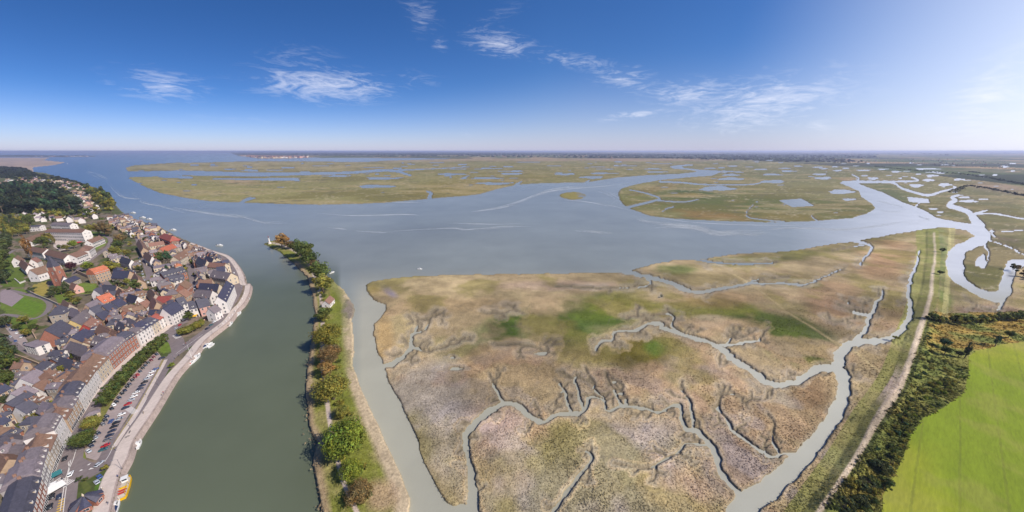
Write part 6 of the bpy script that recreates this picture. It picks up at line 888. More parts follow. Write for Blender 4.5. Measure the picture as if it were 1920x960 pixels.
fillhouses([(205, 412), (240, 408), (275, 424), (300, 430), (290, 436), (255, 450), (240, 440), (215, 428)], 70, 19, 6.6, ['slate', 'grey', 'lilac', 'slate', 'brown', 'terracotta'], ['white', 'cream', 'stone', 'tan'], 'crowded small houses near the estuary shore', False, far=True); fillhouses([(25, 408), (60, 402), (120, 404), (165, 408), (200, 412), (165, 420), (100, 414), (40, 420)], 24, 20, 9.5, ['slate', 'brown', 'slate', 'terracotta', 'grey', 'lilac'], ['white', 'cream', 'white'], 'villas below the dark wood', False, far=True); fillhouses([(150, 366), (165, 362), (185, 392), (190, 404), (165, 400), (155, 380)], 22, 21, 9, ['slate', 'brown', 'lilac', 'grey'], ['white', 'cream', 'pink', 'tan'], 'houses beside the wood towards the estuary', False, far=True)
def gardentrees(poly, n, seed):
    rr = random.Random(seed); k = 0; info = []
    for (x, y) in scatter(poly, n * 20, seed, 0):
        if k >= n: break
        r = rr.uniform(1.6, 3.6)
        if not free(x, y, r, .62) or roadinfo(x, y)[0] < 4 or any((x - a) ** 2 + (y - b) ** 2 < (r + c) ** 2 * .5 for a, b, c in TREES): continue
        lf = rr.choice(['green', 'olive', 'dark', 'green', 'gold', 'olive']); bu = rr.random() < .4; o = tree(0, 0, r, 'bushlow' if bu else 'low', lf, '', 'shrub' if bu else 'tree', 'garden trees and shrubs of the town', rr.uniform(.9, 1.3), at=(x, y), crown_up=.8 if bu else 1.3); k += 1
        d, nm = min((math.hypot(x - a, y - b), q) for q, a, b in LMG); info.append((d, nm, LN[lf] + (' garden shrub' if bu else ' garden tree'), o))
    return info
GI = gardentrees([(200, 405), (300, 440), (360, 470), (430, 500), (440, 550), (370, 600), (330, 600), (250, 660), (190, 730), (110, 850), (60, 960), (0, 960), (0, 700), (60, 690), (60, 630), (100, 570), (150, 560), (200, 540), (230, 520), (215, 470), (190, 430)], 78, 55) + gardentrees([(0, 400), (60, 402), (200, 405), (240, 440), (215, 500), (160, 505), (120, 540), (60, 530), (0, 600), (60, 700), (0, 700)], 50, 56)
SEEN = {}
for d, nm, lk, o in sorted(GI, key=lambda t: t[0]): k = SEEN[(nm, lk)] = SEEN.get((nm, lk), 0) + 1; o['label'] = f'{lk}, ' + ('nearest' if k == 1 else ORD(k) + ' nearest') + f' such to the {nm}'
def autolabels():
    info = []
    for o in AUTO:
        d, n = min((math.hypot(o.location.x - x, o.location.y - y), n) for n, x, y in LMG); info.append((n, o['_look'], d, o))
    seen = {}
    for n, lk, d, o in sorted(info, key=lambda t: t[2]):
        k = seen[(n, lk)] = seen.get((n, lk), 0) + 1; o['label'] = f'{lk} house, ' + ('nearest' if k == 1 else ORD(k) + ' nearest') + f' such to the {n}'; del o['_look']
autolabels()
def far_houses():
    r = random.Random(4); mb = MB()
    def one_(x, y, s, z0, ang):
        c, q = math.cos(ang), math.sin(ang); T = lambda p: (x + p[0] * c - p[1] * q, y + p[0] * q + p[1] * c, z0 + p[2]); a, b, e, g = s, s * .6, s * .7, s * 1.15
        mb.add([T(p) for p in [(-a, -b, 0), (a, -b, 0), (a, b, 0), (-a, b, 0), (-a, -b, e), (a, -b, e), (a, b, e), (-a, b, e), (-a, 0, g), (a, 0, g)]], [(0, 1, 5, 4), (1, 2, 6, 9, 5), (2, 3, 7, 6), (3, 0, 4, 8, 7)], r.choice((0, 1, 5, 6)))
        mb.add([T(p) for p in [(-a, -b, e), (a, -b, e), (a, b, e), (-a, b, e), (-a, 0, g), (a, 0, g)]], [(0, 1, 5, 4), (2, 3, 4, 5)], r.choice((2, 2, 3, 4)))
    for P, n, s in (([(28, 336), (60, 332), (95, 332), (140, 344), (165, 358), (152, 370), (118, 360), (60, 350), (30, 348)], 210, 5.2), ([(0, 336), (20, 337), (22, 350), (0, 352)], 24, 5.2), ([(450, 292), (475, 293), (530, 294), (578, 293.6), (575, 295.4), (540, 296.8), (488, 296.8)], 320, 26), ([(600, 291), (780, 291), (1100, 291), (1250, 293), (1250, 296), (1000, 296), (700, 294)], 200, 11), ([(60, 292.4), (170, 293.2), (165, 293.6), (60, 293.4)], 40, 12), ([(1500, 294), (1900, 300), (1900, 318), (1600, 300)], 60, 9)):
        for x, y in scatter(P, n, int(r.random() * 1e6)): one_(x, y, s * r.uniform(.7, 1.3), 1.0 if s > 6 else ZT - .5, r.random() * 6.28)
    obj('far_houses', mb.mesh('far_houses'), [W['white'], W['pink'], R['slate'], R['brown'], R['terracotta'], W['cream'], W['tan']], kind='stuff')
far_houses()

# ---------------------------------------------------------------- cars
def carmeshes():
    def prof(pts, w, inset): return pts, w, inset
    m = MB(); secs = [(-2.1, .45, .62, .74), (-1.95, .28, .9, .84), (-1.2, .25, .96, .88), (0, .25, .97, .89), (1.1, .25, .92, .88), (1.85, .28, .78, .82), (2.12, .42, .6, .68)]; rings = []
    for x, z0, z1, w in secs: rings.append([(x, -w + .08, z0), (x, w - .08, z0), (x, w, z0 + .15), (x, w, z1 - .12), (x, w - .1, z1), (x, -w + .1, z1), (x, -w, z1 - .12), (x, -w, z0 + .15)])
    m.loft(rings); body = m.mesh('body', True)
    m = MB(); rings = []
    for x, z, w in ((-1.75, .92, .72), (-1.25, 1.4, .62), (-.2, 1.47, .62), (.35, 1.4, .62), (1.05, .94, .72)): rings.append([(x, -w - (.0 if z > 1 else .02), .88), (x, w + (.0 if z > 1 else .02), .88), (x, w, z), (x, -w, z)])
    m.loft(rings); cab = m.mesh('cabin')
    m = MB(); m.loft([[(-1.3, -.6, 1.4), (-1.3, .6, 1.4), (-1.2, .58, 1.47), (-1.2, -.58, 1.47)], [(-.2, -.62, 1.46), (-.2, .62, 1.46), (-.2, .58, 1.53), (-.2, -.58, 1.53)], [(.4, -.6, 1.38), (.4, .6, 1.38), (.34, .58, 1.46), (.34, -.58, 1.46)]]); roof = m.mesh('car_roof')
    m = MB(); m.tube((0, -.11, 0), (0, .11, 0), .32, .32, 10); wh = m.mesh('wheel'); m = MB(); m.box(-.03, .05, -.17, .17, -.07, .07); hl = m.mesh('headlight'); return body, cab, roof, wh, hl
CB, CC, CR, CW, CH = carmeshes(); TYRE = mat('tyre', lin=(.02, .02, .02), var=0); CGL = mat('car_glass', lin=(.02, .025, .035), rough=.08, spec=.7, var=0); HL = mat('headlight_glass', (220, 220, 216), rough=.2, var=0)
CP = {k: mat('car_paint_' + k, lin=c, rough=.25, spec=.6, var=0) for k, c in dict(navy=(.02, .028, .06), black=(.015, .016, .02), white=(.7, .7, .7), silver=(.36, .38, .42), red=(.4, .02, .025), maroon=(.16, .02, .03), blue=(.05, .09, .24), grey=(.12, .12, .14), teal=(.03, .1, .12)).items()}
def car(px, py, rz, colour, label, group, s=1., name='parked_car'):
    x, y = G(px, py, ZT + .6); o = thing(name, label, 'car', (x, y, ZT + .02), rz, group); o.scale = (s, s, s); obj('body', CB, CP[colour], o); obj('cabin', CC, CGL, o); obj('car_roof', CR, CP[colour], o)
    for sx in (-1.3, 1.32):
        for sy in (-.78, .78): obj('wheel', CW, TYRE, o, (sx, sy, .32))
    for sy in (-.55, .55): obj('headlight', CH, HL, o, (2.06, sy, .58))
    return o
def gang(p, q): a, b = np.array(G(*p, ZT)), np.array(G(*q, ZT)); return math.atan2(b[1] - a[1], b[0] - a[0])
c4 = lambda L_: [(x / 4, y / 4 + 600) for x, y in L_]; c5 = lambda L_: [(x / 4, y / 4 + 720) for x, y in L_]
left = c4([(1175, 255), (1152, 275), (1132, 298), (1110, 318), (1090, 338), (1070, 358), (1050, 382), (1030, 408), (1012, 426), (992, 448), (970, 478), (953, 498), (935, 525), (915, 548), (893, 580), (873, 610), (853, 634), (836, 662), (800, 720), (785, 748), (770, 778)]) + c5([(735, 365), (714, 398), (697, 430), (682, 460), (664, 500)])
lc = ['navy', 'maroon', 'maroon', 'black', 'navy', 'black', 'navy', 'red', 'maroon', 'black', 'navy', 'black', 'navy', 'black', 'navy', 'black', 'white', 'black', 'navy', 'black', 'grey', 'navy', 'silver', 'black', 'navy', 'silver']
right = c4([(1168, 365), (1140, 387), (1122, 415), (1098, 440), (1082, 465), (1065, 490), (1048, 514), (1020, 542), (1003, 570), (982, 598), (957, 628), (940, 656), (910, 705), (890, 740), (872, 768), (855, 797), (838, 830), (822, 862), (806, 893), (788, 938)]) + c5([(772, 490)])
rcx = ['blue', 'white', 'white', 'silver', 'black', 'navy', 'navy', 'white', 'white', 'silver', 'red', 'navy', 'white', 'silver', 'black', 'black', 'navy', 'navy', 'grey', 'red', 'teal']
aL = gang((203, 745), (250, 690)) - math.radians(62); aR = gang((230, 775), (275, 710)) - math.radians(58)
for i, ((x, y), c) in enumerate(zip(left, lc)): car(x, y, gang((x, y), (x + 8, y + 6.5)) + math.pi * (i % 5 == 2) + random.gauss(0, .03), c, f'{c} car, {ORD(i + 1)} from the far end of the hedge side car park row', 'cars in the hedge side row', .8)
for i, ((x, y), c) in enumerate(zip(right, rcx)): car(x, y, gang((x, y), (x + 10, y - 3.5)) + math.pi * (i % 3 == 1) + random.gauss(0, .03), c, f'{c} car, {ORD(i + 1)} from the far end of the road side car park row', 'cars in the road side row', .76)
cr2 = lambda x, y: (240 + x / 4, 380 + y / 4)
for (px, py, a, b, c, lb) in [
    (121, 859, (118, 890), (133, 850), 'black', 'black car parked by the kerb opposite the leafy corner tree'), (111, 886, (112, 905), (122, 860), 'silver', 'silver car driving up to the pedestrian crossing from above'), (132, 888, (125, 900), (138, 875), 'white', 'white car waiting at the painted triangle'), (186, 869, (178, 876), (196, 862), 'silver', 'pale car leaving the car park exit'), (186, 893, (196, 902), (178, 884), 'blue', 'upper blue grey car on the grass beside the star pavilion'), (181, 903, (190, 912), (174, 895), 'silver', 'lower blue grey car on the grass beside the star pavilion'), (97, 930, (92, 955), (100, 905), 'black', 'black car on the pavement side just below the white van'), (110, 930, (106, 955), (114, 905), 'navy', 'navy car driving below the crossing'), (93, 949, (90, 965), (97, 930), 'black', 'black car at the bottom of the kerb row'), (208, 789, (200, 800), (216, 778), 'blue', 'blue car in the middle island of the car park'), (303, 671, (296, 674), (310, 668), 'navy', 'navy car by the island at the top of the car park'),
    (*cr2(785, 672), cr2(760, 720), cr2(800, 640), 'silver', 'silver car behind the black one beside the large hotel'), (*cr2(750, 770), cr2(720, 800), cr2(770, 745), 'black', 'black car in front of the hotel on the quay road'), (*cr2(717, 815), cr2(700, 845), cr2(735, 790), 'white', 'white car below the black one in front of the hotel'), (*cr2(650, 890), cr2(610, 910), cr2(680, 870), 'white', 'white car by the corner of the short clipped row'), (*cr2(623, 916), cr2(600, 930), cr2(650, 900), 'teal', 'greenish car on the quay road behind the navy one'), (*cr2(594, 942), cr2(570, 955), cr2(620, 925), 'navy', 'navy car on the quay road near the junction'), (*cr2(388, 915), cr2(350, 945), cr2(410, 890), 'red', 'red car in the street left of the short clipped row'), (*cr2(360, 940), cr2(330, 960), cr2(385, 915), 'silver', 'silver car parked behind the red car'), (*cr2(418, 876), cr2(400, 900), cr2(430, 850), 'white', 'white car near the round green tree at the awnings'), (*cr2(795, 525), cr2(800, 560), cr2(785, 500), 'white', 'white van like car at the quay bend'), (*cr2(810, 573), cr2(812, 610), cr2(806, 545), 'silver', 'pale car at the quay bend below the white one'), (*cr2(770, 490), cr2(780, 520), cr2(755, 470), 'navy', 'dark car at the top of the quay bend'),
    (20, 617, (14, 612), (26, 622), 'silver', 'first pale car at the top of the lane car park'), (31, 624, (26, 632), (36, 616), 'white', 'white car at the right of the lane car park'), (40, 631, (36, 638), (44, 624), 'white', 'white car second from the right in the lane car park'), (19, 631, (14, 624), (24, 638), 'silver', 'silver car at the left of the lane car park'), (29, 639, (24, 632), (34, 646), 'blue', 'bluish car in the middle of the lane car park'), (46, 643, (42, 650), (50, 636), 'grey', 'grey car at the lowest corner of the lane car park'), (116, 653, (110, 656), (122, 650), 'white', 'white car in the small yard among roofs'), (114, 660, (108, 663), (120, 657), 'maroon', 'maroon car in the small yard among roofs'), (8, 645, (0, 641), (16, 650), 'navy', 'dark car on the upper lane at the left edge')]:
    car(px, py, gang(a, b), c, lb, 'cars in the streets', .82)
for i, (x, y, c) in enumerate([(88, 440, 'white'), (92, 465, 'silver'), (97, 490, 'navy'), (103, 515, 'white'), (110, 535, 'silver'), (116, 558, 'white'), (120, 580, 'silver'), (150, 598, 'white'), (82, 415, 'navy')]): car(*cr2(x, y), gang(cr2(90, 440), cr2(118, 560)), c, f'{c} car, {ORD([2, 3, 4, 5, 6, 7, 8, 9, 1][i])} from the top in the line parked in the long straight street', 'cars parked in the long straight street')
for i, (x, y, c) in enumerate([(500, 445, 'silver'), (512, 470, 'white'), (520, 495, 'black'), (528, 565, 'grey'), (515, 600, 'navy'), (505, 625, 'silver'), (500, 650, 'white'), (478, 420, 'navy')]): car(*cr2(x, y), gang(cr2(525, 560), cr2(505, 640)), c, f'{c} car, {ORD([2, 3, 4, 5, 6, 7, 8, 1][i])} from the top along the right side of the dark street', 'cars parked in the dark street')
def van():
    x, y = G(100, 912, ZT + 1); o = thing('white_van', 'white delivery van at the kerb above the pedestrian crossing', 'van', (x, y, ZT + .02), gang((96, 925), (104, 895))); m = MB(); m.loft([[(-2.6, -.95, .35), (-2.6, .95, .35), (-2.6, .9, 2.2), (-2.6, -.9, 2.2)], [(1.2, -.98, .3), (1.2, .98, .3), (1.2, .9, 2.25), (1.2, -.9, 2.25)], [(1.9, -.95, .3), (1.9, .95, .3), (1.75, .85, 1.35), (1.75, -.85, 1.35)], [(2.6, -.85, .35), (2.6, .85, .35), (2.55, .8, 1.0), (2.55, -.8, 1.0)]]); obj('body', m.mesh('body'), CP['white'], o)
    m = MB(); m.add([(1.27, -.82, 2.1), (1.27, .82, 2.1), (1.78, .8, 1.4), (1.78, -.8, 1.4)], [(0, 1, 2, 3)]); obj('windscreen', m.mesh('windscreen'), CGL, o)
    for sx in (-1.7, 1.7):
        for sy in (-.9, .9): obj('wheel', CW, TYRE, o, (sx, sy, .32))
van()
def kiosk():
    x, y = G(174, 776, ZT + 2); o = thing('kiosk', 'small grey roofed kiosk between the lime row and the olive tree', 'kiosk', (x, y, ZT), .9); m = MB(); m.box(-2.4, 2.4, -1.6, 1.6, -.2, 2.6); obj('wall', m.mesh('wall'), W['cream'], o); m = MB(); m.add([(-2.8, -2, 2.6), (2.8, -2, 2.6), (2.8, 2, 2.6), (-2.8, 2, 2.6), (-1, 0, 3.5), (1, 0, 3.5)], [(0, 1, 5, 4), (1, 2, 5), (2, 3, 4, 5), (3, 0, 4), (0, 3, 2, 1)]); obj('roof', m.mesh('roof'), R['lilac'], o); q = obj('window', WIN['wide'], [GLASS, FRAME], o); q.location = (0, -1.61, 1.5)
kiosk()

# ---------------------------------------------------------------- boats
def hull(L_, B, Hh, name='hull'):
    m = MB(); rings = []
    for t in np.linspace(0, 1, 9):
        x = (t - .5) * L_; w = B / 2 * (1 - max(0, (t - .45) / .55) ** 2.2) * (.92 + .08 * min(1, t * 4)) + .02; up = Hh * (1 + .35 * max(0, t - .5)); lo = -.3 + .35 * max(0, t - .8)
        rings.append([(x, -w * .5, lo), (x, w * .5, lo), (x, w * .92, .15), (x, w, up), (x, w * .86, up), (x, w * .8, up - .28), (x, -w * .8, up - .28), (x, -w * .86, up), (x, -w, up), (x, -w * .92, .15)])
    m.loft(rings); return m.mesh(name)
BW = mat('boat_white', (228, 226, 224), rough=.35, var=.03); BY = mat('boat_yellow', (224, 176, 24), rough=.4, var=.06); BD = mat('boat_deck', (186, 178, 166), rough=.7, var=.1); BN = mat('boat_navy', (40, 56, 92), rough=.5, var=.05); BO = mat('outboard_black', lin=(.02, .02, .02), rough=.4, var=0); BR = mat('boat_red', (176, 60, 50), rough=.5, var=.05)
HUL = hull(6.2, 2.3, .8); CAB = (lambda m: (m.loft([[(-.6, -.75, .5), (-.6, .75, .5), (-.6, .65, 1.5), (-.6, -.65, 1.5)], [(.9, -.7, .6), (.9, .7, .6), (.5, .6, 1.5), (.5, -.6, 1.5)], [(1.9, -.45, .75), (1.9, .45, .75), (1.6, .4, 1.0), (1.6, -.4, 1.0)]]), m.mesh('cabin'))[-1])(MB()); WSC = (lambda m: (m.add([(.52, -.55, 1.45), (.52, .55, 1.45), (.93, .6, .95), (.93, -.6, .95)], [(0, 1, 2, 3)]), m.box(-.45, .4, -.77, -.72, 1.0, 1.35), m.box(-.45, .4, .72, .77, 1.0, 1.35), m.mesh('windscreen'))[-1])(MB()); MOT = (lambda m: (m.box(-3.45, -3.05, -.2, .2, .5, 1.1), m.box(-3.3, -3.15, -.08, .08, -.4, .5), m.mesh('outboard_motor'))[-1])(MB()); COV = (lambda m: (m.loft([[(-2.4, -.8, .55), (-2.4, .8, .55), (-2.4, .6, .85), (-2.4, -.6, .85)], [(-.6, -.85, .55), (-.6, .85, .55), (-.6, .5, 1.2), (-.6, -.5, 1.2)]]), m.mesh('cover'))[-1])(MB())
def boat(px, py, a, b, label, s=1., cover=None, group='small motor boats along the quay', z=-.02, hullm=None):
    x, y = G(px, py, .5); o = thing('motor_boat', label, 'boat', (x, y, z), gang(a, b), group); o.scale = (s * 1.2,) * 3; obj('hull', HUL, hullm or BW, o); obj('cabin', CAB, BW, o); obj('windscreen', WSC, CGL, o); obj('outboard_motor', MOT, BO, o)
    if cover: obj('cover', COV, cover, o)
for args in [((253, 834, (246, 850), (262, 815), 'left one of the two white boats moored side by side below the promenade', 1.0)), ((259, 833, (252, 848), (268, 815), 'right one of the two white boats moored side by side below the promenade', .95)), ((214, 950, (208, 968), (220, 930), 'white launch with a dark hatch at the bottom of the quay', 1.25, BN)), ((358, 681, (345, 690), (372, 672), 'white boat with a red stripe, lowest of the cluster at the mast', 1.15, BR)), ((368, 671, (355, 684), (380, 658), 'long white boat in the middle of the cluster at the mast', 1.4)), ((388, 648, (375, 655), (402, 641), 'white boat with a blue cover, above the cluster at the mast', 1.1, BN)), ((396, 648, (384, 656), (408, 640), 'small white boat outside the blue covered one', .8)), ((432, 607, (424, 616), (440, 598), 'white boat alone below the upper bend of the quay', 1.1)), ((447, 589, (438, 596), (456, 582), 'white boat alone just below the stone jetty', 1.15)), ((465, 561, (458, 568), (472, 554), 'white boat at the foot of the stone jetty', 1.0))]: boat(*args)
for args in [((412, 460, (404, 460), (420, 460), 'white boat moored in midstream off the quay head', 1.35)), ((325, 431, (318, 431), (332, 431), 'white boat moored off the big red shore roof', 1.5)), ((280, 411, (273, 411), (288, 411), 'white boat moored nearest the shore houses of the far pair', 1.7)), ((268, 408, (261, 408), (276, 408), 'white boat moored second of the far pair', 1.7)), ((250, 399, (244, 399), (256, 399), 'white boat moored farthest up the estuary', 1.6)), ((622, 511, (616, 513), (628, 509), 'small white boat beside the dyke trees', .9)), ((787, 504, (781, 504), (793, 504), 'tiny white boat off the tip of the marsh', .8))]: boat(*args, group='boats moored in the estuary')
def sail():
    x, y = G(127, 307.5, 0); o = thing('sailing_boat', 'tiny white sail far off by the sand flat', 'boat', (x, y, 0)); obj('hull', hull(14, 4, 1.5), BW, o); m = MB(); m.add([(0, 0, 2), (-6, .2, 2.4), (0, 0, 20), (0, .08, 2), (-6, .28, 2.4), (0, .08, 20)], [(0, 1, 2), (3, 5, 4), (0, 3, 4, 1), (1, 4, 5, 2), (0, 2, 5, 3)]); obj('sail', m.mesh('sail'), BW, o); m = MB(); m.tube((.2, 0, 1), (.2, 0, 21), .15, .1, 6); obj('mast', m.mesh('mast'), LEAD, o)
sail()
def tourboat():
    x, y = G(229, 915, 1); o = thing('tour_boat', 'yellow tour boat with grey deck moored at the quay', 'boat', (x, y, 0), gang((222, 935), (236, 890))); m = MB(); rings = []
    for t, w in ((0, 2.0), (.06, 2.25), (.5, 2.4), (.8, 2.2), (.95, 1.7), (1, 1.3)):
        X = (t - .5) * 13; rings.append([(X, -w * .8, -.4), (X, w * .8, -.4), (X, w, .3), (X, w, 1.35), (X, w - .22, 1.35), (X, w - .22, .95), (X, -w + .22, .95), (X, -w + .22, 1.35), (X, -w, 1.35), (X, -w, .3)])
    m.loft(rings); obj('hull', m.mesh('hull'), BY, o); m = MB(); m.box(-6.1, 5.4, -1.9, 1.9, .9, .97); obj('deck', m.mesh('deck'), BD, o); m = MB(); m.box(3.2, 5.0, -1.3, .6, .97, 2.7); m.box(3.0, 5.2, -1.45, .75, 2.7, 2.85); obj('wheelhouse', m.mesh('wheelhouse'), BW, o); m = MB(); m.box(5.0, 5.03, -1.1, .4, 1.8, 2.5); m.box(3.17, 3.2, -1.1, .4, 1.8, 2.5); obj('window', m.mesh('window'), CGL, o)
    for i in range(5): m = MB(); m.box(-5 + i * 1.5, -4.55 + i * 1.5, -1.55, 1.2, .97, 1.4); m.box(-5.1 + i * 1.5, -5.0 + i * 1.5, -1.55, 1.2, .97, 1.85); obj('bench', m.mesh('bench'), BR if i in (1, 2) else BY if i == 3 else BD, o)
    m = MB(); [m.tube((x_, s * 2.0, 1.3), (x_, s * 2.0, 3.0), .05, .05, 5) for x_ in (-5.5, -2.5, .5) for s in (-1, 1)]; [m.tube((-5.5, s * 2.0, 3.0), (.5, s * 2.0, 3.0), .05, .05, 5) for s in (-1, 1)]; obj('rail', m.mesh('rail'), BY, o)
tourboat()

# ---------------------------------------------------------------- quay furniture and people
def lamps():
    m = MB(); m.tube((0, 0, 0), (0, 0, .8), .14, .1, 8); m.tube((0, 0, .8), (0, 0, 6), .08, .06, 7); po = m.mesh('pole'); m = MB(); m.tube((0, 0, 6), (0, 1.3, 6.4), .05, .04, 6); ar = m.mesh('arm'); m = MB(); m.box(-.16, .16, 1.1, 1.8, 6.3, 6.48); hd = m.mesh('lamp_head')
    for i, (px, py, a) in enumerate([(218, 845, 2.2), (229, 880, 2.2), (244, 800, 2.2), (274, 741, 2.2), (298, 722, 2.2), (328, 678, 2.2), (361, 659, 2.0), (398, 625, 1.9), (440, 585, 1.8), (456, 535, 1.6), (440, 497, 1.3)]):
        o = thing('street_lamp', f'tall grey street lamp, {ORD(i + 1)} from the tour boat along the promenade', 'street lamp', (*G(px, py, ZT), ZT + .03), a, 'street lamps along the promenade')
        for n, me in (('pole', po), ('arm', ar), ('lamp_head', hd)): obj(n, me, LEAD, o)
lamps()
m = MB(); m.tube((0, 0, 0), (0, 0, 11), .12, .05, 7); m.tube((-1.6, 0, 7), (1.6, 0, 7), .05, .05, 5); o = thing('flag_mast', 'white mast with a yard on the promenade above the boat cluster', 'mast', (*G(360, 672, ZT), ZT)); obj('pole', m.mesh('pole'), FRAME, o); m = MB(); [m.tube((s * 1.5, 0, 7), (0, 0, 10.5), .02, .02, 4) for s in (-1, 1)]; obj('stay', m.mesh('stay'), LEAD, o)
m = MB(); m.tube((0, 0, 0), (0, 0, .75), .16, .13, 8); m.tube((0, 0, .75), (0, 0, .95), .2, .2, 8); bol = m.mesh('bollard')
for i, (px, py) in enumerate([(458, 551), (454, 561), (450, 569), (446, 577), (441, 584), (436, 591), (430, 597), (424, 603), (418, 608)]): o = tag(obj('bollard', bol, FRAME, None, (*G(px, py, ZT), ZT + .04)), f'white bollard, {ORD(i + 1)} from the stone jetty on the promenade edge', 'bollard', 'white bollards on the promenade'); o.scale = (1.8, 1.8, 1.2)
def bikes():
    m = MB(); n = 14
    for i in range(n): a, b = i / n * 6.2832, (i + 1) / n * 6.2832; m.tube((.33 * math.cos(a), 0, .33 * math.sin(a)), (.33 * math.cos(b), 0, .33 * math.sin(b)), .03, .03, 4)
    for i in range(4): a = i * .785; m.tube((-.31 * math.cos(a), 0, -.31 * math.sin(a)), (.31 * math.cos(a), 0, .31 * math.sin(a)), .008, .008, 3)
    wh = m.mesh('wheel'); m = MB(); [m.tube(a, b, .025, .025, 5) for a, b in (((-.5, 0, .33), (-.1, 0, .3)), ((-.1, 0, .3), (-.25, 0, .8)), ((-.1, 0, .3), (.42, 0, .78)), ((-.22, 0, .72), (.42, 0, .8)), ((-.5, 0, .33), (-.24, 0, .75)), ((.42, 0, .8), (.53, 0, .33)))]; fr = m.mesh('frame'); m = MB(); m.tube((.4, 0, .78), (.38, 0, 1.0), .02, .02, 5); m.tube((.38, -.28, 1.0), (.38, .28, 1.0), .02, .02, 5); hb = m.mesh('handlebar'); m = MB(); m.box(-.38, -.12, -.07, .07, .84, .9); sd_ = m.mesh('saddle')
    for i, (px, py, lb) in enumerate([(239, 820, 'left bicycle of the pair leaning on the promenade wall'), (244, 811, 'right bicycle of the pair leaning on the promenade wall')]):
        o = thing('bicycle', lb, 'bicycle', (*G(px, py, ZT), ZT + .06), 1.0 + i, 'bicycles on the promenade')
        for x_ in (-.5, .53): obj('wheel', wh, TYRE, o, (x_, 0, .34))
        for nm, me in (('frame', fr), ('handlebar', hb), ('saddle', sd_)): obj(nm, me, BO, o)
bikes()
def personmesh(stride, seed):
    V = [(0, 0, .95), (0, 0, 1.2), (0, 0, 1.42), (0, 0, 1.52), (0.01, 0, 1.66), (.0, 0, 1.77)]; E = [(0, 1), (1, 2), (2, 3), (3, 4), (4, 5)]; Rr = [(.15, .12), (.14, .1), (.15, .1), (.055, .055), (.1, .09), (.06, .06)]
    for s in (-1, 1):
        i = len(V); k = stride * s; V += [(0, s * .09, .9), (k * .22, s * .1, .5), (k * .3 - .05, s * .1, .08), (k * .3 + .12, s * .11, .04)]; E += [(0, i), (i, i + 1), (i + 1, i + 2), (i + 2, i + 3)]; Rr += [(.09, .09), (.06, .06), (.045, .045), (.035, .045)]
        j = len(V); V += [(0, s * .2, 1.4), (-k * .12, s * .25, 1.12), (-k * .2 + .1, s * .26, .88), (-k * .22 + .13, s * .26, .79)]; E += [(2, j), (j, j + 1), (j + 1, j + 2), (j + 2, j + 3)]; Rr += [(.06, .06), (.045, .045), (.033, .033), (.035, .025)]
    me = bpy.data.meshes.new('person_skin'); me.from_pydata(V, E, []); o = bpy.data.objects.new('person_skin', me); C.objects.link(o); md = o.modifiers.new('s', 'SKIN')
    for i, r in enumerate(Rr): me.skin_vertices[0].data[i].radius = r
    me.skin_vertices[0].data[0].use_root = True; sb = o.modifiers.new('b', 'SUBSURF'); sb.levels = 1; dg = bpy.context.evaluated_depsgraph_get(); out = bpy.data.meshes.new_from_object(o.evaluated_get(dg)); bpy.data.objects.remove(o); out.name = 'person'
    return out
SKIN = mat('skin', (206, 160, 130), var=.03); CL = {k: mat('cloth_' + k, c, var=.08) for k, c in dict(black=(50, 50, 56), blue=(60, 80, 130), white=(216, 214, 210), red=(170, 60, 56), grey=(120, 116, 116), jeans=(66, 78, 104), beige=(190, 170, 140)).items()}; HAIR = mat('hair', (70, 54, 44), var=.1)
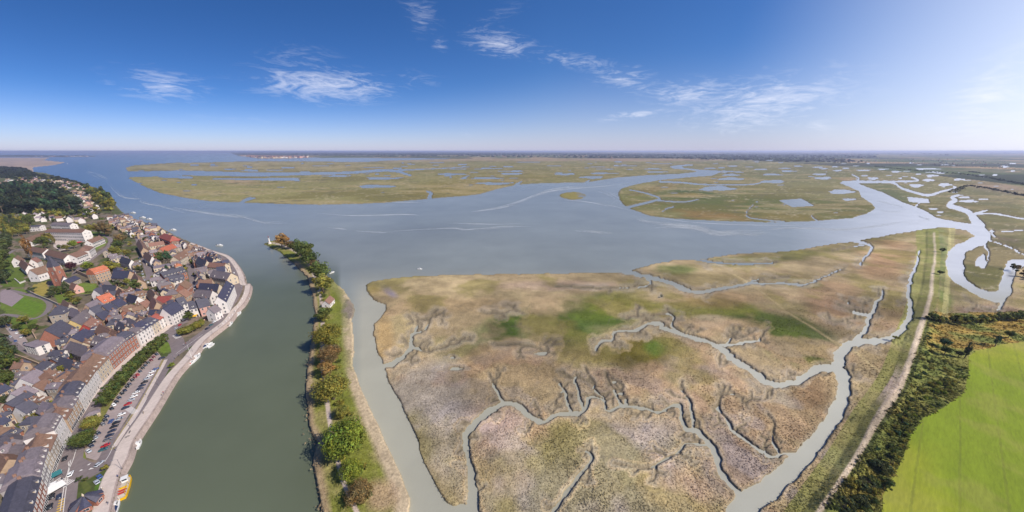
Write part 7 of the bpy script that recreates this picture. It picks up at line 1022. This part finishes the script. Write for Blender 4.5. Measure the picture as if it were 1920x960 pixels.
def people():
    pm = [personmesh(.9, 1), personmesh(.3, 2)]
    for me in pm:
        for q in (CL['jeans'], CL['blue'], SKIN, HAIR): me.materials.append(q)
        for p in me.polygons: z = p.center.z; y = abs(p.center.y); p.material_index = 0 if z < .93 and y < .2 else 2 if z < .9 else 1 if z < 1.5 else 3 if z > 1.72 or (z > 1.6 and p.center.x < -.02) else 2
    data = [(345, 648, 'white', 'jeans', 1.2, 'person in a white top crossing near the promenade junction'), (349, 646, 'red', 'black', 1.3, 'person in a red top walking beside the one in white at the junction'), (336, 668, 'black', 'jeans', 2.4, 'person in a black top standing above the planted island'), (328, 673, 'grey', 'black', 2.2, 'person in grey beside the planted island'), (356, 640, 'blue', 'beige', 1.0, 'person in a blue top on the road side of the mast'), (413, 611, 'white', 'black', .8, 'person in white on the promenade below the bollards'), (410, 614, 'black', 'black', .8, 'person all in black on the promenade below the bollards'), (304, 742, 'beige', 'jeans', 2.0, 'person in beige on the pale promenade halfway down'), (307, 738, 'red', 'jeans', 2.0, 'person in red beside the one in beige halfway down the promenade'), (222, 895, 'blue', 'black', 2.2, 'person in blue above the yellow tour boat'), (203, 945, 'grey', 'jeans', 1.6, 'person in grey near the bottom of the promenade'), (453, 540, 'white', 'jeans', 1.5, 'person in white beside the stone jetty'), (192, 918, 'white', 'beige', .3, 'person in white on the lawn beside the star pavilion'), (118, 900, 'black', 'jeans', .4, 'person in black on the pedestrian crossing'), (270, 776, 'black', 'beige', 2.0, 'person in a black top above the bicycles'), (445, 505, 'red', 'black', 1.4, 'person in red at the upper quay bend')]
    for i, (px, py, top, leg, a, lb) in enumerate(data):
        o = obj('person', pm[i % 2], None, None, (*G(px, py, ZT), ZT + .05), a); tag(o, lb, 'person', 'people on the promenade')
        for k, q in ((0, CL[leg]), (1, CL[top])): o.material_slots[k].link = 'OBJECT'; o.material_slots[k].material = q
people()

# ---------------------------------------------------------------- the air
def haze():
    m = bpy.data.materials.new('haze_air'); m.use_nodes = True; nt = m.node_tree; nt.nodes.clear(); out = nt.nodes.new('ShaderNodeOutputMaterial'); v = nt.nodes.new('ShaderNodeVolumePrincipled'); v.inputs['Color'].default_value = (.66, .72, 1, 1); v.inputs['Density'].default_value = 4.6e-5; v.inputs['Anisotropy'].default_value = .2; nt.links.new(v.outputs[0], out.inputs['Volume'])
    mb = MB(); mb.box(-190000, 190000, -2000, 190000, -3, 152); obj('haze', mb.mesh('haze'), m, kind='stuff')
haze()
print('OBJECTS', len(bpy.data.objects), 'houses', len(HOUSES), 'auto', len(AUTO), 'trees', len(TREES), 'tris', sum(len(m.polygons) for m in bpy.data.meshes))
